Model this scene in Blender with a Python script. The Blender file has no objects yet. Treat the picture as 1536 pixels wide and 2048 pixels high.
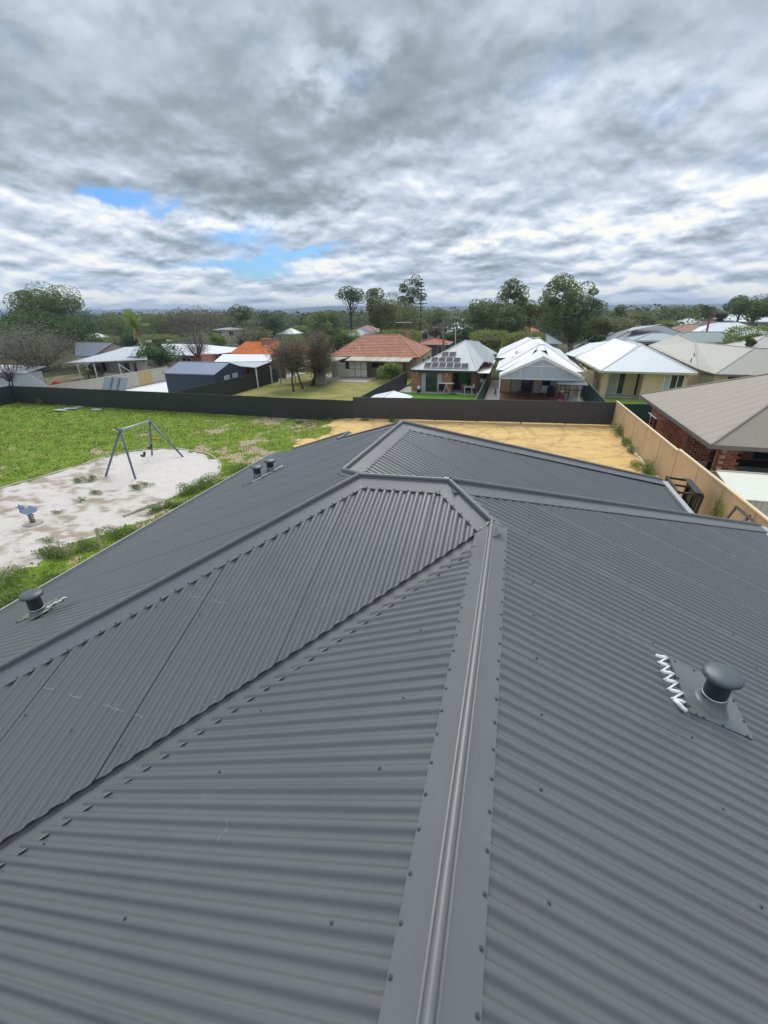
import bpy, math, random
import numpy as np
from math import sin, cos, tan, pi, radians, hypot, atan2, sqrt, exp
from mathutils import Vector, Matrix
SC = bpy.context.scene
COL = SC.collection
# ---------------------------------------------------------------- camera
CZ = 7.7
PITCH, ROLL, YAW, FPX = radians(24.8), radians(-0.6), radians(16.0), 870.0
def _rot(v):                      # world frame = street grid: x to the right, y along the fences
    return np.array([v[0]*cos(YAW)-v[1]*sin(YAW), v[0]*sin(YAW)+v[1]*cos(YAW), v[2]])
_F = np.array([0, cos(PITCH), -sin(PITCH)]); _U0 = np.array([0, sin(PITCH), cos(PITCH)]); _R0 = np.array([1., 0, 0])
_R = _rot(_R0*cos(ROLL)+_U0*sin(ROLL)); _U = _rot(_U0*cos(ROLL)-_R0*sin(ROLL)); _F = _rot(_F)
cd = bpy.data.cameras.new('camera'); cam = bpy.data.objects.new('camera', cd); COL.objects.link(cam)
cam.matrix_world = Matrix(((_R[0], _U[0], -_F[0], 0), (_R[1], _U[1], -_F[1], 0), (_R[2], _U[2], -_F[2], CZ), (0, 0, 0, 1)))
cd.sensor_fit = 'VERTICAL'; cd.sensor_height = 24; cd.lens = FPX/2048*24; cd.clip_start = .05; cd.clip_end = 20000
SC.camera = cam
SC.render.resolution_x = 768; SC.render.resolution_y = 1024
SC.view_settings.view_transform = 'Standard'; SC.view_settings.look = 'None'
SC.view_settings.gamma = 1; SC.view_settings.exposure = 0.62
try: SC.view_settings.use_curve_mapping = False
except Exception: pass
# measuring helpers: the survey of the place from its photograph
def ray(x, y): return _R*(x-768)/FPX+_U*(1024-y)/FPX+_F
def G(x, y, z=0.0):               # point seen at x,y on the level z
    d = ray(x, y); t = (z-CZ)/d[2]; return (float(d[0]*t), float(d[1]*t), z)
def PT(x, y, u):                  # point seen at x,y at distance u along the grid
    d = ray(x, y); t = u/d[1]; return (float(d[0]*t), u, float(CZ+d[2]*t))

# ---------------------------------------------------------------- node helper
class NT:
    def __init__(s, tree): s.t = tree; s.n = tree.nodes; s.l = tree.links
    def node(s, typ, **kw):
        n = s.n.new(typ)
        for k, v in kw.items():
            if k.startswith('i_'):
                key = k[2:]; n.inputs[int(key) if key.isdigit() else key.replace('_', ' ')].default_value = v
            else: setattr(n, k, v)
        return n
    def link(s, a, b): s.l.new(a, b)
    def val(s, x, sock):
        if isinstance(x, (int, float)): sock.default_value = x
        elif isinstance(x, (tuple, list)): sock.default_value = x
        else: s.l.new(x, sock)
    def m(s, op, a, b=0.0, c=0.0, clamp=False):
        n = s.n.new('ShaderNodeMath'); n.operation = op; n.use_clamp = clamp
        s.val(a, n.inputs[0]); s.val(b, n.inputs[1]); s.val(c, n.inputs[2]); return n.outputs[0]
    def mix(s, f, a, b, blend='MIX'):
        n = s.n.new('ShaderNodeMix'); n.data_type = 'RGBA'; n.blend_type = blend
        s.val(f, n.inputs[0]); s.val(a, n.inputs[6]); s.val(b, n.inputs[7]); return n.outputs[2]
    def noise(s, vec, scale, detail=4, rough=.55, dist=0.0, dims='3D'):
        n = s.n.new('ShaderNodeTexNoise'); n.noise_dimensions = dims
        if vec is not None: s.l.new(vec, n.inputs['Vector'])
        n.inputs['Scale'].default_value = scale; n.inputs['Detail'].default_value = detail
        n.inputs['Roughness'].default_value = rough; n.inputs['Distortion'].default_value = dist
        return n.outputs[0]
    def ramp(s, f, stops, interp='LINEAR'):
        n = s.n.new('ShaderNodeValToRGB'); s.l.new(f, n.inputs[0]); e = n.color_ramp.elements; n.color_ramp.interpolation = interp
        while len(e) < len(stops): e.new(.5)
        for el, (p, c) in zip(e, stops):
            el.position = p; el.color = (c, c, c, 1) if isinstance(c, (int, float)) else tuple(c)+(1,)*(4-len(c))
        return n.outputs[0]
    def mr(s, v, a, b, c=0.0, d=1.0, smooth=True):
        n = s.n.new('ShaderNodeMapRange'); n.interpolation_type = 'SMOOTHSTEP' if smooth else 'LINEAR'
        s.val(v, n.inputs[0]); n.inputs[1].default_value = a; n.inputs[2].default_value = b
        n.inputs[3].default_value = c; n.inputs[4].default_value = d; return n.outputs[0]
    def comb(s, x, y, z):
        n = s.n.new('ShaderNodeCombineXYZ'); s.val(x, n.inputs[0]); s.val(y, n.inputs[1]); s.val(z, n.inputs[2]); return n.outputs[0]

# ---------------------------------------------------------------- sky
SUN_AZ, SUN_EL = radians(-10), radians(50)        # azimuth from +y towards +x: high on the left, a little ahead
world = bpy.data.worlds.new('World'); SC.world = world; world.use_nodes = True
world.cycles.sampling_method = 'MANUAL'; world.cycles.sample_map_resolution = 512
def build_sky():
    w = NT(world.node_tree); w.n.clear()
    out = w.node('ShaderNodeOutputWorld'); bg = w.node('ShaderNodeBackground'); bg.inputs[1].default_value = .10
    sky = w.node('ShaderNodeTexSky'); sky.sky_type = 'NISHITA'; sky.sun_disc = False
    sky.sun_elevation = SUN_EL; sky.sun_rotation = SUN_AZ; sky.dust_density = 1.0; sky.air_density = 1.2; sky.ozone_density = 2.0
    tc = w.node('ShaderNodeTexCoord'); gen = tc.outputs['Generated']
    sp = w.node('ShaderNodeSeparateXYZ'); w.link(gen, sp.inputs[0]); X, Y, Z = sp.outputs
    az = w.m('ARCTAN2', X, Y); el = w.m('MAXIMUM', w.m('ARCSINE', Z), 0.0)
    hl = w.m('SQRT', w.m('ADD', w.m('MULTIPLY', X, X), w.m('ADD', w.m('MULTIPLY', Y, Y), 1e-5)))
    cx, cy = w.m('DIVIDE', X, hl), w.m('DIVIDE', Y, hl)
    V = w.m('ADD', w.m('MULTIPLY', w.m('LOGARITHM', w.m('ADD', el, .06), 2.718), .27), w.m('MULTIPLY', el, 1.05))
    def pos(dv, s=1.0): return w.comb(cx, cy, w.m('MULTIPLY', w.m('ADD', V, dv), s))
    P = pos(0)
    nw = w.node('ShaderNodeTexNoise'); w.link(P, nw.inputs['Vector']); nw.inputs['Scale'].default_value = 5; nw.inputs['Detail'].default_value = 3
    def warp(p, k=.05):
        off = w.node('ShaderNodeVectorMath', operation='MULTIPLY_ADD'); w.link(nw.outputs[1], off.inputs[0]); off.inputs[1].default_value = (k, k, k); w.link(p, off.inputs[2]); return off.outputs[0]
    PW = warp(P); PU = warp(pos(.035)); PU2 = warp(pos(.011))
    big = w.noise(PW, 2.6, 3, .5)                       # big masses
    mid = w.noise(PW, 7.5, 7, .52)                      # puffs
    mid2 = w.noise(PU, 7.5, 4, .5)                      # the same a little higher: lit upper rims, dark flat bases
    f1 = w.noise(PW, 24, 5, .52); f2 = w.noise(PU2, 24, 3, .5)
    def puff(vec, s, d): return w.m('SUBTRACT', 1.0, w.m('MULTIPLY', w.m('ABSOLUTE', w.m('SUBTRACT', w.noise(vec, s, d, .45), .5)), 5.0))
    b1 = puff(PW, 11, 2.5); b2 = puff(warp(pos(.018)), 11, 1.5)
    wob = w.noise(gen, 6.0, 6, .62); wob2 = w.noise(gen, 7.3, 5, .6, .4)
    azw = w.m('ADD', az, w.m('MULTIPLY', w.m('SUBTRACT', wob, .5), .30))
    elw = w.m('ADD', el, w.m('MULTIPLY', w.m('SUBTRACT', wob2, .5), .13))
    def blob(x, y, sx, sy, amp):
        d = ray(x, y); d = d/np.linalg.norm(d); a0 = atan2(d[0], d[1]); e0 = math.asin(d[2])
        ca = max(cos(e0), .3)
        u = w.m('DIVIDE', w.m('SUBTRACT', azw, a0), sx/870/ca*.9); v = w.m('DIVIDE', w.m('SUBTRACT', elw, e0), sy/870*.9)
        q = w.m('ADD', w.m('MULTIPLY', u, u), w.m('MULTIPLY', v, v))
        return w.m('MULTIPLY', w.m('EXPONENT', w.m('MULTIPLY', q, -1.0)), amp)
    def total(lst):
        a = None
        for b in lst:
            o = blob(*b); a = o if a is None else w.m('ADD', a, o)
        return a
    # where the sky breaks open, where the cloud is thick and dark, where it is thin and bright
    holes = total([(222, 380, 50, 13, .95), (310, 412, 45, 9, .6), (520, 540, 62, 24, 1.05), (615, 502, 75, 8, .75), (420, 524, 110, 8, .65),
                   (480, 470, 60, 14, .6), (170, 575, 60, 8, .5), (1235, 130, 120, 35, .10), (860, 572, 30, 8, .5), (1340, 578, 120, 6, .4)])
    dark = total([(250, 250, 300, 120, .8), (330, 290, 110, 60, .35), (845, 215, 170, 70, 1.25), (690, 250, 130, 40, .6), (900, 60, 130, 80, .7), (640, 60, 60, 60, .5), (590, 392, 120, 34, 1.1), (1180, 60, 140, 60, .7),
                  (1318, 258, 62, 20, .9), (330, 503, 160, 14, .75), (1250, 505, 260, 14, .6), (1420, 400, 60, 22, .5), (840, 470, 300, 14, .35), (90, 330, 160, 60, .3), (1480, 60, 160, 100, .45), (420, 568, 60, 12, .5), (1000, 540, 200, 12, .5), (1350, 548, 200, 8, .5)])
    lite = total([(660, 160, 80, 42, 1.1), (730, 90, 50, 40, .5), (600, 150, 60, 60, .4), (1180, 205, 180, 30, .8), (820, 305, 150, 18, .6), (1290, 445, 190, 16, 1.25), (980, 492, 130, 13, 1.2), (470, 452, 90, 12, 1.3), (250, 450, 110, 26, .7),
                  (380, 566, 120, 16, 1.0), (200, 600, 120, 14, .7), (1440, 380, 110, 16, .9), (620, 528, 110, 12, .8), (1330, 572, 180, 8, 1.0), (120, 400, 90, 14, .5), (880, 388, 160, 16, .7), (600, 596, 60, 10, 1.0), (1010, 590, 200, 6, .7)])
    cover = w.m('ADD', w.m('SUBTRACT', 1.02, holes), w.m('MULTIPLY', w.m('SUBTRACT', mid, .5), 1.1))
    mask = w.mr(cover, .22, .95)
    # tone: 0 dark base .. 1 sunlit rim
    rim = w.m('ADD', w.m('MULTIPLY', w.m('SUBTRACT', mid, mid2), 2.0), w.m('ADD', w.m('MULTIPLY', w.m('SUBTRACT', f1, f2), .55), w.m('MULTIPLY', w.m('SUBTRACT', b2, b1), .22)))
    t = w.m('ADD', .515, w.m('MULTIPLY', w.m('SUBTRACT', big, .5), -.9))
    t = w.m('ADD', t, w.m('MULTIPLY', w.m('SUBTRACT', mid, .5), .42))
    soft = w.mr(el, .06, .34, 1.25, .30)
    t = w.m('ADD', t, w.m('MULTIPLY', rim, soft))
    t = w.m('ADD', t, w.m('MULTIPLY', w.m('MULTIPLY', lite, w.mr(f1, .3, .62, .5, 1.25)), .30))
    t = w.m('SUBTRACT', t, w.m('MULTIPLY', dark, .26))
    low = w.mr(el, .0, .5, 1.0, 0.0)
    t = w.m('ADD', t, w.m('MULTIPLY', low, .07)); t = w.m('ADD', t, w.mr(el, .0, .07, .26, 0.0)); t = w.m('ADD', t, w.mr(el, .25, .45, 0, .05))
    K = 10.0
    col = w.ramp(t, [(0.0, (.165, .20, .225)), (.25, (.235, .28, .32)), (.48, (.345, .40, .475)), (.68, (.46, .51, .59)), (.86, (.59, .625, .665)), (1.0, (.69, .69, .635))])
    K2 = w.m('MULTIPLY', w.mr(el, .45, 1.3, 1.0, 1.45), K)     # overcast: brighter overhead than near the horizon
    sc = w.node('ShaderNodeVectorMath', operation='SCALE'); w.link(col, sc.inputs[0]); w.link(K2, sc.inputs['Scale'])
    # below the horizon the sky simply carries on as its lowest band
    skv = w.node('ShaderNodeVectorMath', operation='MULTIPLY'); w.link(sky.outputs[0], skv.inputs[0]); skv.inputs[1].default_value = (.30, .52, .86)
    fin = w.mix(mask, skv.outputs[0], sc.outputs[0])
    w.link(fin, bg.inputs[0]); w.link(bg.outputs[0], out.inputs[0])
build_sky()
sd = bpy.data.lights.new('sun', 'SUN'); sd.energy = 1.45; sd.angle = radians(38); sd.color = (1, .96, .89)
sun = bpy.data.objects.new('sun', sd); COL.objects.link(sun)
sv = Vector((sin(SUN_AZ)*cos(SUN_EL), cos(SUN_AZ)*cos(SUN_EL), sin(SUN_EL)))
sun.rotation_euler = (-sv).to_track_quat('-Z', 'Y').to_euler()

# ---------------------------------------------------------------- materials
MATS = {}
LEAFK = 2.4
def mat(name, col, rough=.6, var=.15, vs=3.0, bump=0.0, bs=20.0, spec=.5, metal=0.0, trans=0.0, stain=None, ss=1.5, sa=.5, coat=0.0):
    """painted, stained or grown surface: base colour broken up by two noises, optional stains and relief"""
    if name in MATS: return MATS[name]
    m = bpy.data.materials.new(name); m.use_nodes = True; t = NT(m.node_tree); b = t.n['Principled BSDF']
    tc = t.node('ShaderNodeTexCoord').outputs['Object']
    n1 = t.noise(tc, vs, 5, .6); n2 = t.noise(tc, vs*7.3, 4, .6)
    f = t.m('ADD', t.m('MULTIPLY', n1, .65), t.m('MULTIPLY', n2, .35))
    k = t.mr(f, .3, .7, 1-var, 1+var, False)
    sc = t.node('ShaderNodeVectorMath', operation='SCALE'); sc.inputs[0].default_value = col; t.link(k, sc.inputs['Scale'])
    c = sc.outputs[0]
    if stain:
        s = t.noise(tc, ss, 6, .65, .4)
        c = t.mix(t.mr(s, .52, .72, 0, sa), c, tuple(stain)+(1,))
    t.link(c, b.inputs['Base Color'])
    t.link(t.mr(n2, .3, .7, rough*.88, min(1, rough*1.12), False), b.inputs['Roughness'])
    b.inputs['Specular IOR Level'].default_value = spec; b.inputs['Metallic'].default_value = metal
    if coat: b.inputs['Coat Weight'].default_value = coat
    if bump:
        bn = t.node('ShaderNodeBump'); bn.inputs['Strength'].default_value = bump; bn.inputs['Distance'].default_value = .02
        t.link(t.noise(tc, bs, 5, .6), bn.inputs['Height']); t.link(bn.outputs[0], b.inputs['Normal'])
    MATS[name] = m; return m
def leafmat(name, col, col2, scale=.9):
    if name in MATS: return MATS[name]
    col = tuple(min(.3, v*LEAFK*1.1) for v in col); col2 = tuple(min(.34, v*LEAFK) for v in col2)
    m = bpy.data.materials.new(name); m.use_nodes = True; t = NT(m.node_tree); b = t.n['Principled BSDF']
    g = t.node('ShaderNodeNewGeometry'); tc = t.node('ShaderNodeTexCoord').outputs['Object']
    n = t.noise(tc, scale, 3, .6)
    f = t.m('ADD', t.m('MULTIPLY', t.mr(n, .35, .65), .6), t.m('MULTIPLY', g.outputs['Random Per Island'], .4))
    c = t.mix(f, tuple(col)+(1,), tuple(col2)+(1,))
    t.link(c, b.inputs['Base Color']); b.inputs['Roughness'].default_value = .6; b.inputs['Specular IOR Level'].default_value = .25
    tr = t.node('ShaderNodeBsdfTranslucent'); t.link(c, tr.inputs[0])
    mx = t.node('ShaderNodeMixShader'); mx.inputs[0].default_value = .38; t.link(b.outputs[0], mx.inputs[1]); t.link(tr.outputs[0], mx.inputs[2])
    t.link(mx.outputs[0], t.n['Material Output'].inputs[0])
    MATS[name] = m; return m
def brickmat(name, c1, c2, mortar, bw=.24, bh=.086, axis='xz'):
    if name in MATS: return MATS[name]
    m = bpy.data.materials.new(name); m.use_nodes = True; t = NT(m.node_tree); b = t.n['Principled BSDF']
    tc = t.node('ShaderNodeTexCoord').outputs['Object']; sp = t.node('ShaderNodeSeparateXYZ'); t.link(tc, sp.inputs[0])
    h = t.m('ADD', sp.outputs[0], sp.outputs[1])
    v = t.comb(h, sp.outputs[2], 0.0)
    br = t.node('ShaderNodeTexBrick'); t.link(v, br.inputs[0]); br.inputs['Color1'].default_value = c1+(1,); br.inputs['Color2'].default_value = c2+(1,)
    br.inputs['Mortar'].default_value = mortar+(1,); br.inputs['Scale'].default_value = 1; br.inputs['Brick Width'].default_value = bw; br.inputs['Row Height'].default_value = bh
    br.inputs['Mortar Size'].default_value = .012; br.inputs['Bias'].default_value = -.1
    n = t.noise(tc, 9, 5); c = t.mix(t.mr(n, .3, .7, 0, .5), br.outputs[0], (.35, .3, .27, 1), 'MULTIPLY')
    t.link(br.outputs[0], b.inputs['Base Color']); b.inputs['Roughness'].default_value = .85
    bn = t.node('ShaderNodeBump'); bn.inputs['Strength'].default_value = .5; bn.inputs['Distance'].default_value = .01; bn.invert = True
    t.link(br.outputs['Fac'], bn.inputs['Height']); t.link(bn.outputs[0], b.inputs['Normal'])
    MATS[name] = m; return m
def glassmat():
    if 'glass' in MATS: return MATS['glass']
    return mat('glass', (.025, .03, .035), .08, .2, 1.0, spec=.7)

# ---------------------------------------------------------------- mesh building
class MB:
    def __init__(s): s.v = []; s.f = []
    def q(s, *pts):
        i = len(s.v); s.v += [tuple(map(float, p)) for p in pts]; s.f.append(tuple(range(i, i+len(pts)))); return s
    def box(s, x0, x1, y0, y1, z0, z1):
        i = len(s.v)
        s.v += [(x0, y0, z0), (x1, y0, z0), (x1, y1, z0), (x0, y1, z0), (x0, y0, z1), (x1, y0, z1), (x1, y1, z1), (x0, y1, z1)]
        s.f += [tuple(i+k for k in f) for f in ((0, 3, 2, 1), (4, 5, 6, 7), (0, 1, 5, 4), (1, 2, 6, 5), (2, 3, 7, 6), (3, 0, 4, 7))]; return s
    def cbox(s, c, sz): return s.box(c[0]-sz[0]/2, c[0]+sz[0]/2, c[1]-sz[1]/2, c[1]+sz[1]/2, c[2]-sz[2]/2, c[2]+sz[2]/2)
    def rbox(s, x0, x1, y0, y1, z0, z1, M):
        n = len(s.v); s.box(x0, x1, y0, y1, z0, z1)
        for k in range(n, len(s.v)): s.v[k] = tuple(M @ Vector(s.v[k]))
        return s
    def tube(s, pts, r, n=8, cap=True):
        """swept round bar through pts; r number or list"""
        rs = r if isinstance(r, (list, tuple)) else [r]*len(pts)
        i0 = len(s.v); P = [Vector(p) for p in pts]; ref = None
        for k, p in enumerate(P):
            d = (P[min(k+1, len(P)-1)]-P[max(k-1, 0)]).normalized()
            a = (ref if ref is not None else (Vector((1, 0, 0)) if abs(d.x) < .8 else Vector((0, 1, 0))))
            b = d.cross(a).normalized(); a = b.cross(d).normalized(); ref = a
            for j in range(n):
                t = 2*pi*j/n; s.v.append(tuple(p+(a*cos(t)+b*sin(t))*rs[k]))
        for k in range(len(P)-1):
            for j in range(n):
                a_, b_ = i0+k*n+j, i0+k*n+(j+1) % n; s.f.append((a_, b_, b_+n, a_+n))
        if cap:
            s.f.append(tuple(i0+j for j in range(n))[::-1]); s.f.append(tuple(i0+(len(P)-1)*n+j for j in range(n)))
        return s
    def lathe(s, c, prof, n=20):
        i0 = len(s.v)
        for (r, z) in prof:
            for j in range(n): s.v.append((c[0]+r*cos(2*pi*j/n), c[1]+r*sin(2*pi*j/n), c[2]+z))
        for k in range(len(prof)-1):
            for j in range(n):
                a_, b_ = i0+k*n+j, i0+k*n+(j+1) % n; s.f.append((a_, b_, b_+n, a_+n))
        s.f.append(tuple(i0+j for j in range(n))[::-1]); s.f.append(tuple(i0+(len(prof)-1)*n+j for j in range(n)))
        return s
    def prism(s, poly, dz):
        """poly of 3D points, thickened downwards by dz"""
        n = len(poly); i = len(s.v); s.v += [tuple(map(float, p)) for p in poly]+[(float(p[0]), float(p[1]), float(p[2])-dz) for p in poly]
        s.f.append(tuple(range(i, i+n))); s.f.append(tuple(range(i+2*n-1, i+n-1, -1)))
        for k in range(n): s.f.append((i+k, i+n+k, i+n+(k+1) % n, i+(k+1) % n))
        return s
def wloc(o):
    v = Vector((0, 0, 0))
    while o is not None: v += o.location; o = o.parent
    return v
def obj(name, mb, material, parent=None, smooth=False, kind=None, label=None, loc=None):
    """links the shapes (given in world coordinates) as ONE object; loc = its origin"""
    me = bpy.data.meshes.new(name)
    base = wloc(parent) if parent is not None else Vector((0, 0, 0))
    o0 = Vector(loc)-base if loc is not None else Vector((0, 0, 0))
    org = base+o0
    me.from_pydata([(v[0]-org.x, v[1]-org.y, v[2]-org.z) for v in mb.v], [], mb.f); me.update()
    if material: me.materials.append(material)
    if smooth: me.polygons.foreach_set('use_smooth', [True]*len(me.polygons))
    o = bpy.data.objects.new(name, me); COL.objects.link(o); o.location = o0
    if parent is not None: o.parent = parent
    if kind: o['kind'] = kind
    if label: o['label'] = label
    return o
def tag(o, label=None, cat=None, group=None, kind=None):
    if label: o['label'] = label
    if cat: o['category'] = cat
    if group: o['group'] = group
    if kind: o['kind'] = kind
    return o
def thing(name, label, cat, loc, group=None):
    o = bpy.data.objects.new(name, None); o.empty_display_size = .3; COL.objects.link(o); o.location = loc
    return tag(o, label, cat, group)
def one(name, mb, material, label, cat, loc=None, group=None, smooth=False):
    if loc is None:
        a = np.array(mb.v); loc = (a[:, 0].mean(), a[:, 1].mean(), a[:, 2].min())
    return tag(obj(name, mb, material, None, smooth, loc=loc), label, cat, group)
def kids(o): return [c for c in COL.objects if c.parent == o]
def copy_tree(o, loc=None, label=None, rotz=None, _p=None):
    c = o.copy(); COL.objects.link(c)
    if _p is not None: c.parent = _p
    if loc is not None: c.location = loc
    if rotz is not None: c.rotation_euler = (0, 0, rotz)
    if label: c['label'] = label
    for ch in kids(o): copy_tree(ch, _p=c)
    return c
def npmesh(name, V, Fq, material, parent=None, smooth=False, loc=(0, 0, 0), kind=None):
    V = np.asarray(V, np.float32); Fq = np.asarray(Fq, np.int32)
    base = wloc(parent) if parent is not None else Vector((0, 0, 0))
    org = np.array([loc[0], loc[1], loc[2]], np.float32) if parent is None else np.array(base, np.float32)
    me = bpy.data.meshes.new(name); nf, k = Fq.shape
    me.vertices.add(len(V)); me.vertices.foreach_set('co', (V-org).ravel())
    me.loops.add(nf*k); me.loops.foreach_set('vertex_index', Fq.ravel())
    me.polygons.add(nf); me.polygons.foreach_set('loop_start', np.arange(0, nf*k, k, dtype=np.int32))
    try: me.polygons.foreach_set('loop_total', np.full(nf, k, np.int32))
    except Exception: pass
    if smooth: me.polygons.foreach_set('use_smooth', np.ones(nf, bool))
    me.update(calc_edges=True); me.validate()
    if material: me.materials.append(material)
    o = bpy.data.objects.new(name, me); COL.objects.link(o)
    if parent is None: o.location = loc
    else: o.parent = parent
    if kind: o['kind'] = kind
    return o
# ---------------------------------------------------------------- the ground
def sdist(px, py, poly):
    """signed distance to a polygon (positive inside), vectorised"""
    P = np.array(poly, float); n = len(P); d = np.full(px.shape, 1e9); ins = np.zeros(px.shape, bool)
    for i in range(n):
        a, b = P[i], P[(i+1) % n]; e = b-a; w0 = px-a[0]; w1 = py-a[1]
        t = np.clip((w0*e[0]+w1*e[1])/(e@e), 0, 1); d = np.minimum(d, np.hypot(w0-e[0]*t, w1-e[1]*t))
        c = (a[1] > py) != (b[1] > py)
        with np.errstate(divide='ignore', invalid='ignore'): xi = (b[0]-a[0])*(py-a[1])/(b[1]-a[1])+a[0]
        ins ^= c & (px < xi)
    return np.where(ins, d, -d)
def fbm(x, y, s, seed=0, oct=4):
    r = np.random.RandomState(seed); out = np.zeros(x.shape); amp = 1; tot = 0
    for o in range(oct):
        g = r.rand(256, 256); fx = x*s+37.1*o; fy = y*s+11.7*o
        ix = np.floor(fx).astype(int); iy = np.floor(fy).astype(int); tx = fx-ix; ty = fy-iy; tx = tx*tx*(3-2*tx); ty = ty*ty*(3-2*ty)
        a = g[ix % 256, iy % 256]; b = g[(ix+1) % 256, iy % 256]; c = g[ix % 256, (iy+1) % 256]; d = g[(ix+1) % 256, (iy+1) % 256]
        out += amp*((a*(1-tx)+b*tx)*(1-ty)+(c*(1-tx)+d*tx)*ty); tot += amp; amp *= .5; s *= 2.03
    return out/tot
def sm(x, a, b): t = np.clip((x-a)/(b-a), 0, 1); return t*t*(3-2*t)
SANDPOLY = [G(*p)[:2] for p in ((-120, 1010), (0, 978), (75, 956), (150, 934), (220, 912), (290, 900), (360, 899), (415, 908), (440, 928), (436, 950), (400, 972),
                                (330, 1000), (300, 1040), (235, 1060), (150, 1085), (60, 1130), (-40, 1190), (-250, 1260))]
TRACKS = []
def ground_height(x, y): return .30*sm(x, -14.5, -11.0)+.10*(fbm(x, y, .35, 5)-.5)*(1-sm(x, -12, -10.5))
def build_ground():
    # far land: one sheet out to the horizon
    m = bpy.data.materials.new('far_land'); m.use_nodes = True; t = NT(m.node_tree); b = t.n['Principled BSDF']
    tc = t.node('ShaderNodeTexCoord').outputs['Object']
    c = t.ramp(t.noise(tc, .05, 8, .65), [(.35, (.035, .05, .02)), (.5, (.07, .085, .035)), (.62, (.13, .12, .07)), (.75, (.22, .19, .14))])
    t.link(c, b.inputs['Base Color']); b.inputs['Roughness'].default_value = 1; b.inputs['Specular IOR Level'].default_value = .1
    mb = MB(); mb.q((-9000, -300, -.12), (9000, -300, -.12), (9000, 9000, -.12), (-9000, 9000, -.12))
    obj('ground', mb, m, kind='structure')
    # the block this side of the fences
    x0, x1, y0, y1, s = -46, 7.6, -6, 33.6, .15
    nx, ny = int((x1-x0)/s), int((y1-y0)/s); xs = np.linspace(x0, x1, nx); ys = np.linspace(y0, y1, ny)
    X, Y = np.meshgrid(xs, ys, indexing='ij')
    sd = sdist(X, Y, SANDPOLY)
    n1 = fbm(X, Y, .5, 1); n2 = fbm(X, Y, 1.9, 2); n3 = fbm(X, Y, .18, 3)
    white = sm(sd+.9*(n2-.5), -.12, .12)
    yel = sm(X+5.0*(n1-.5)+2.2*(n2-.5)+.12*(Y-20), -12.6, -10.6)
    yel = np.maximum(yel, sm(Y+4*(n1-.5)+0.75*(X+11), 30.0, 32.2)*sm(X, -16, -12)*.8)
    bare = sm(n1*.6+n2*.4+.16*sm(X, -30, -13)+.10*sm(Y, 27, 32)-.10*sm(-X, 28, 40), .60, .84)
    bare = np.maximum(bare, sm(n2+.35*sm(Y, 24, 31)*sm(X, -19, -14), .72, .86))
    n5 = .5*fbm(X*.6+Y*.3, Y*1.6, .8, 21, 4)+.5*fbm(X*.8+Y*.4, Y*1.3, 3.2, 22, 4); inside = white*(.22+.66*sm(n5, .43, .62))*(1-.85*sm(sdist(X, Y, [G(*q)[:2] for q in ((230, 915), (300, 900), (360, 899), (415, 908), (440, 928), (420, 960), (340, 985), (230, 965))]), -1.2, .8))                      # grey-brown dirt inside the sand
    # tyre tracks on the yellow sand
    trk = np.zeros_like(X); rr = random.Random(4)
    for k in range(34):
        cx, cy = rr.uniform(-8, 8), rr.uniform(18, 38); R = rr.uniform(2.5, 14)
        for dr in (0, 1.5):
            d = np.abs(np.hypot(X-cx, (Y-cy)*1.15)-R-dr); trk = np.maximum(trk, (1-sm(d, .07, .17))*rr.uniform(.5, 1)*sm(np.sin(np.arctan2(Y-cy, X-cx)*rr.uniform(.5, 1)+rr.uniform(0, 6)), -.2, .5))
    trk *= yel*sm(n2, .3, .5)
    Z = ground_height(X, Y)-.05*white*sm(sd, 0, .5)+.07*white*(fbm(X, Y, 3.1, 31, 3)-.5)+.05*(n2-.5)*(1-yel)-.02*trk+.012*(fbm(X, Y, 5, 9, 2)-.5)
    grass = (1-white)*(1-yel)*(1-bare); Z += .06*grass*fbm(X, Y, 2.7, 12)
    V = np.stack([X, Y, Z], -1).reshape(-1, 3); idx = np.arange(nx*ny).reshape(nx, ny)
    F = np.stack([idx[:-1, :-1], idx[1:, :-1], idx[1:, 1:], idx[:-1, 1:]], -1).reshape(-1, 4)
    m = bpy.data.materials.new('park_ground'); m.use_nodes = True; t = NT(m.node_tree); b = t.n['Principled BSDF']
    tc = t.node('ShaderNodeTexCoord').outputs['Object']
    at = t.node('ShaderNodeAttribute', attribute_name='zone'); sp = t.node('ShaderNodeSeparateColor'); t.link(at.outputs[0], sp.inputs[0])
    at2 = t.node('ShaderNodeAttribute', attribute_name='zone2'); sp2 = t.node('ShaderNodeSeparateColor'); t.link(at2.outputs[0], sp2.inputs[0])
    nf = t.noise(tc, 9, 8, .7); nc = t.noise(tc, 1.1, 6, .65); nff = t.noise(tc, 32, 5, .7)
    def edge(v, w=.35): return t.mr(t.m('ADD', v, t.m('MULTIPLY', t.m('SUBTRACT', nf, .5), w*1.6)), .38, .62)
    g = t.ramp(t.m('ADD', t.m('MULTIPLY', nc, .6), t.m('MULTIPLY', nf, .4)), [(.34, (.10, .17, .022)), (.5, (.17, .25, .03)), (.60, (.25, .30, .05)), (.72, (.36, .33, .14))])
    dirt = t.ramp(nf, [(.3, (.28, .215, .13)), (.55, (.42, .34, .22)), (.75, (.58, .50, .37))])
    ws = t.ramp(t.m('ADD', t.m('MULTIPLY', nf, .6), t.m('MULTIPLY', nff, .4)), [(.3, (.46, .41, .36)), (.48, (.66, .61, .555)), (.7, (.80, .76, .71))])
    wd = t.ramp(nf, [(.3, (.22, .17, .12)), (.6, (.40, .33, .25)), (.8, (.55, .48, .40))])
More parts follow.
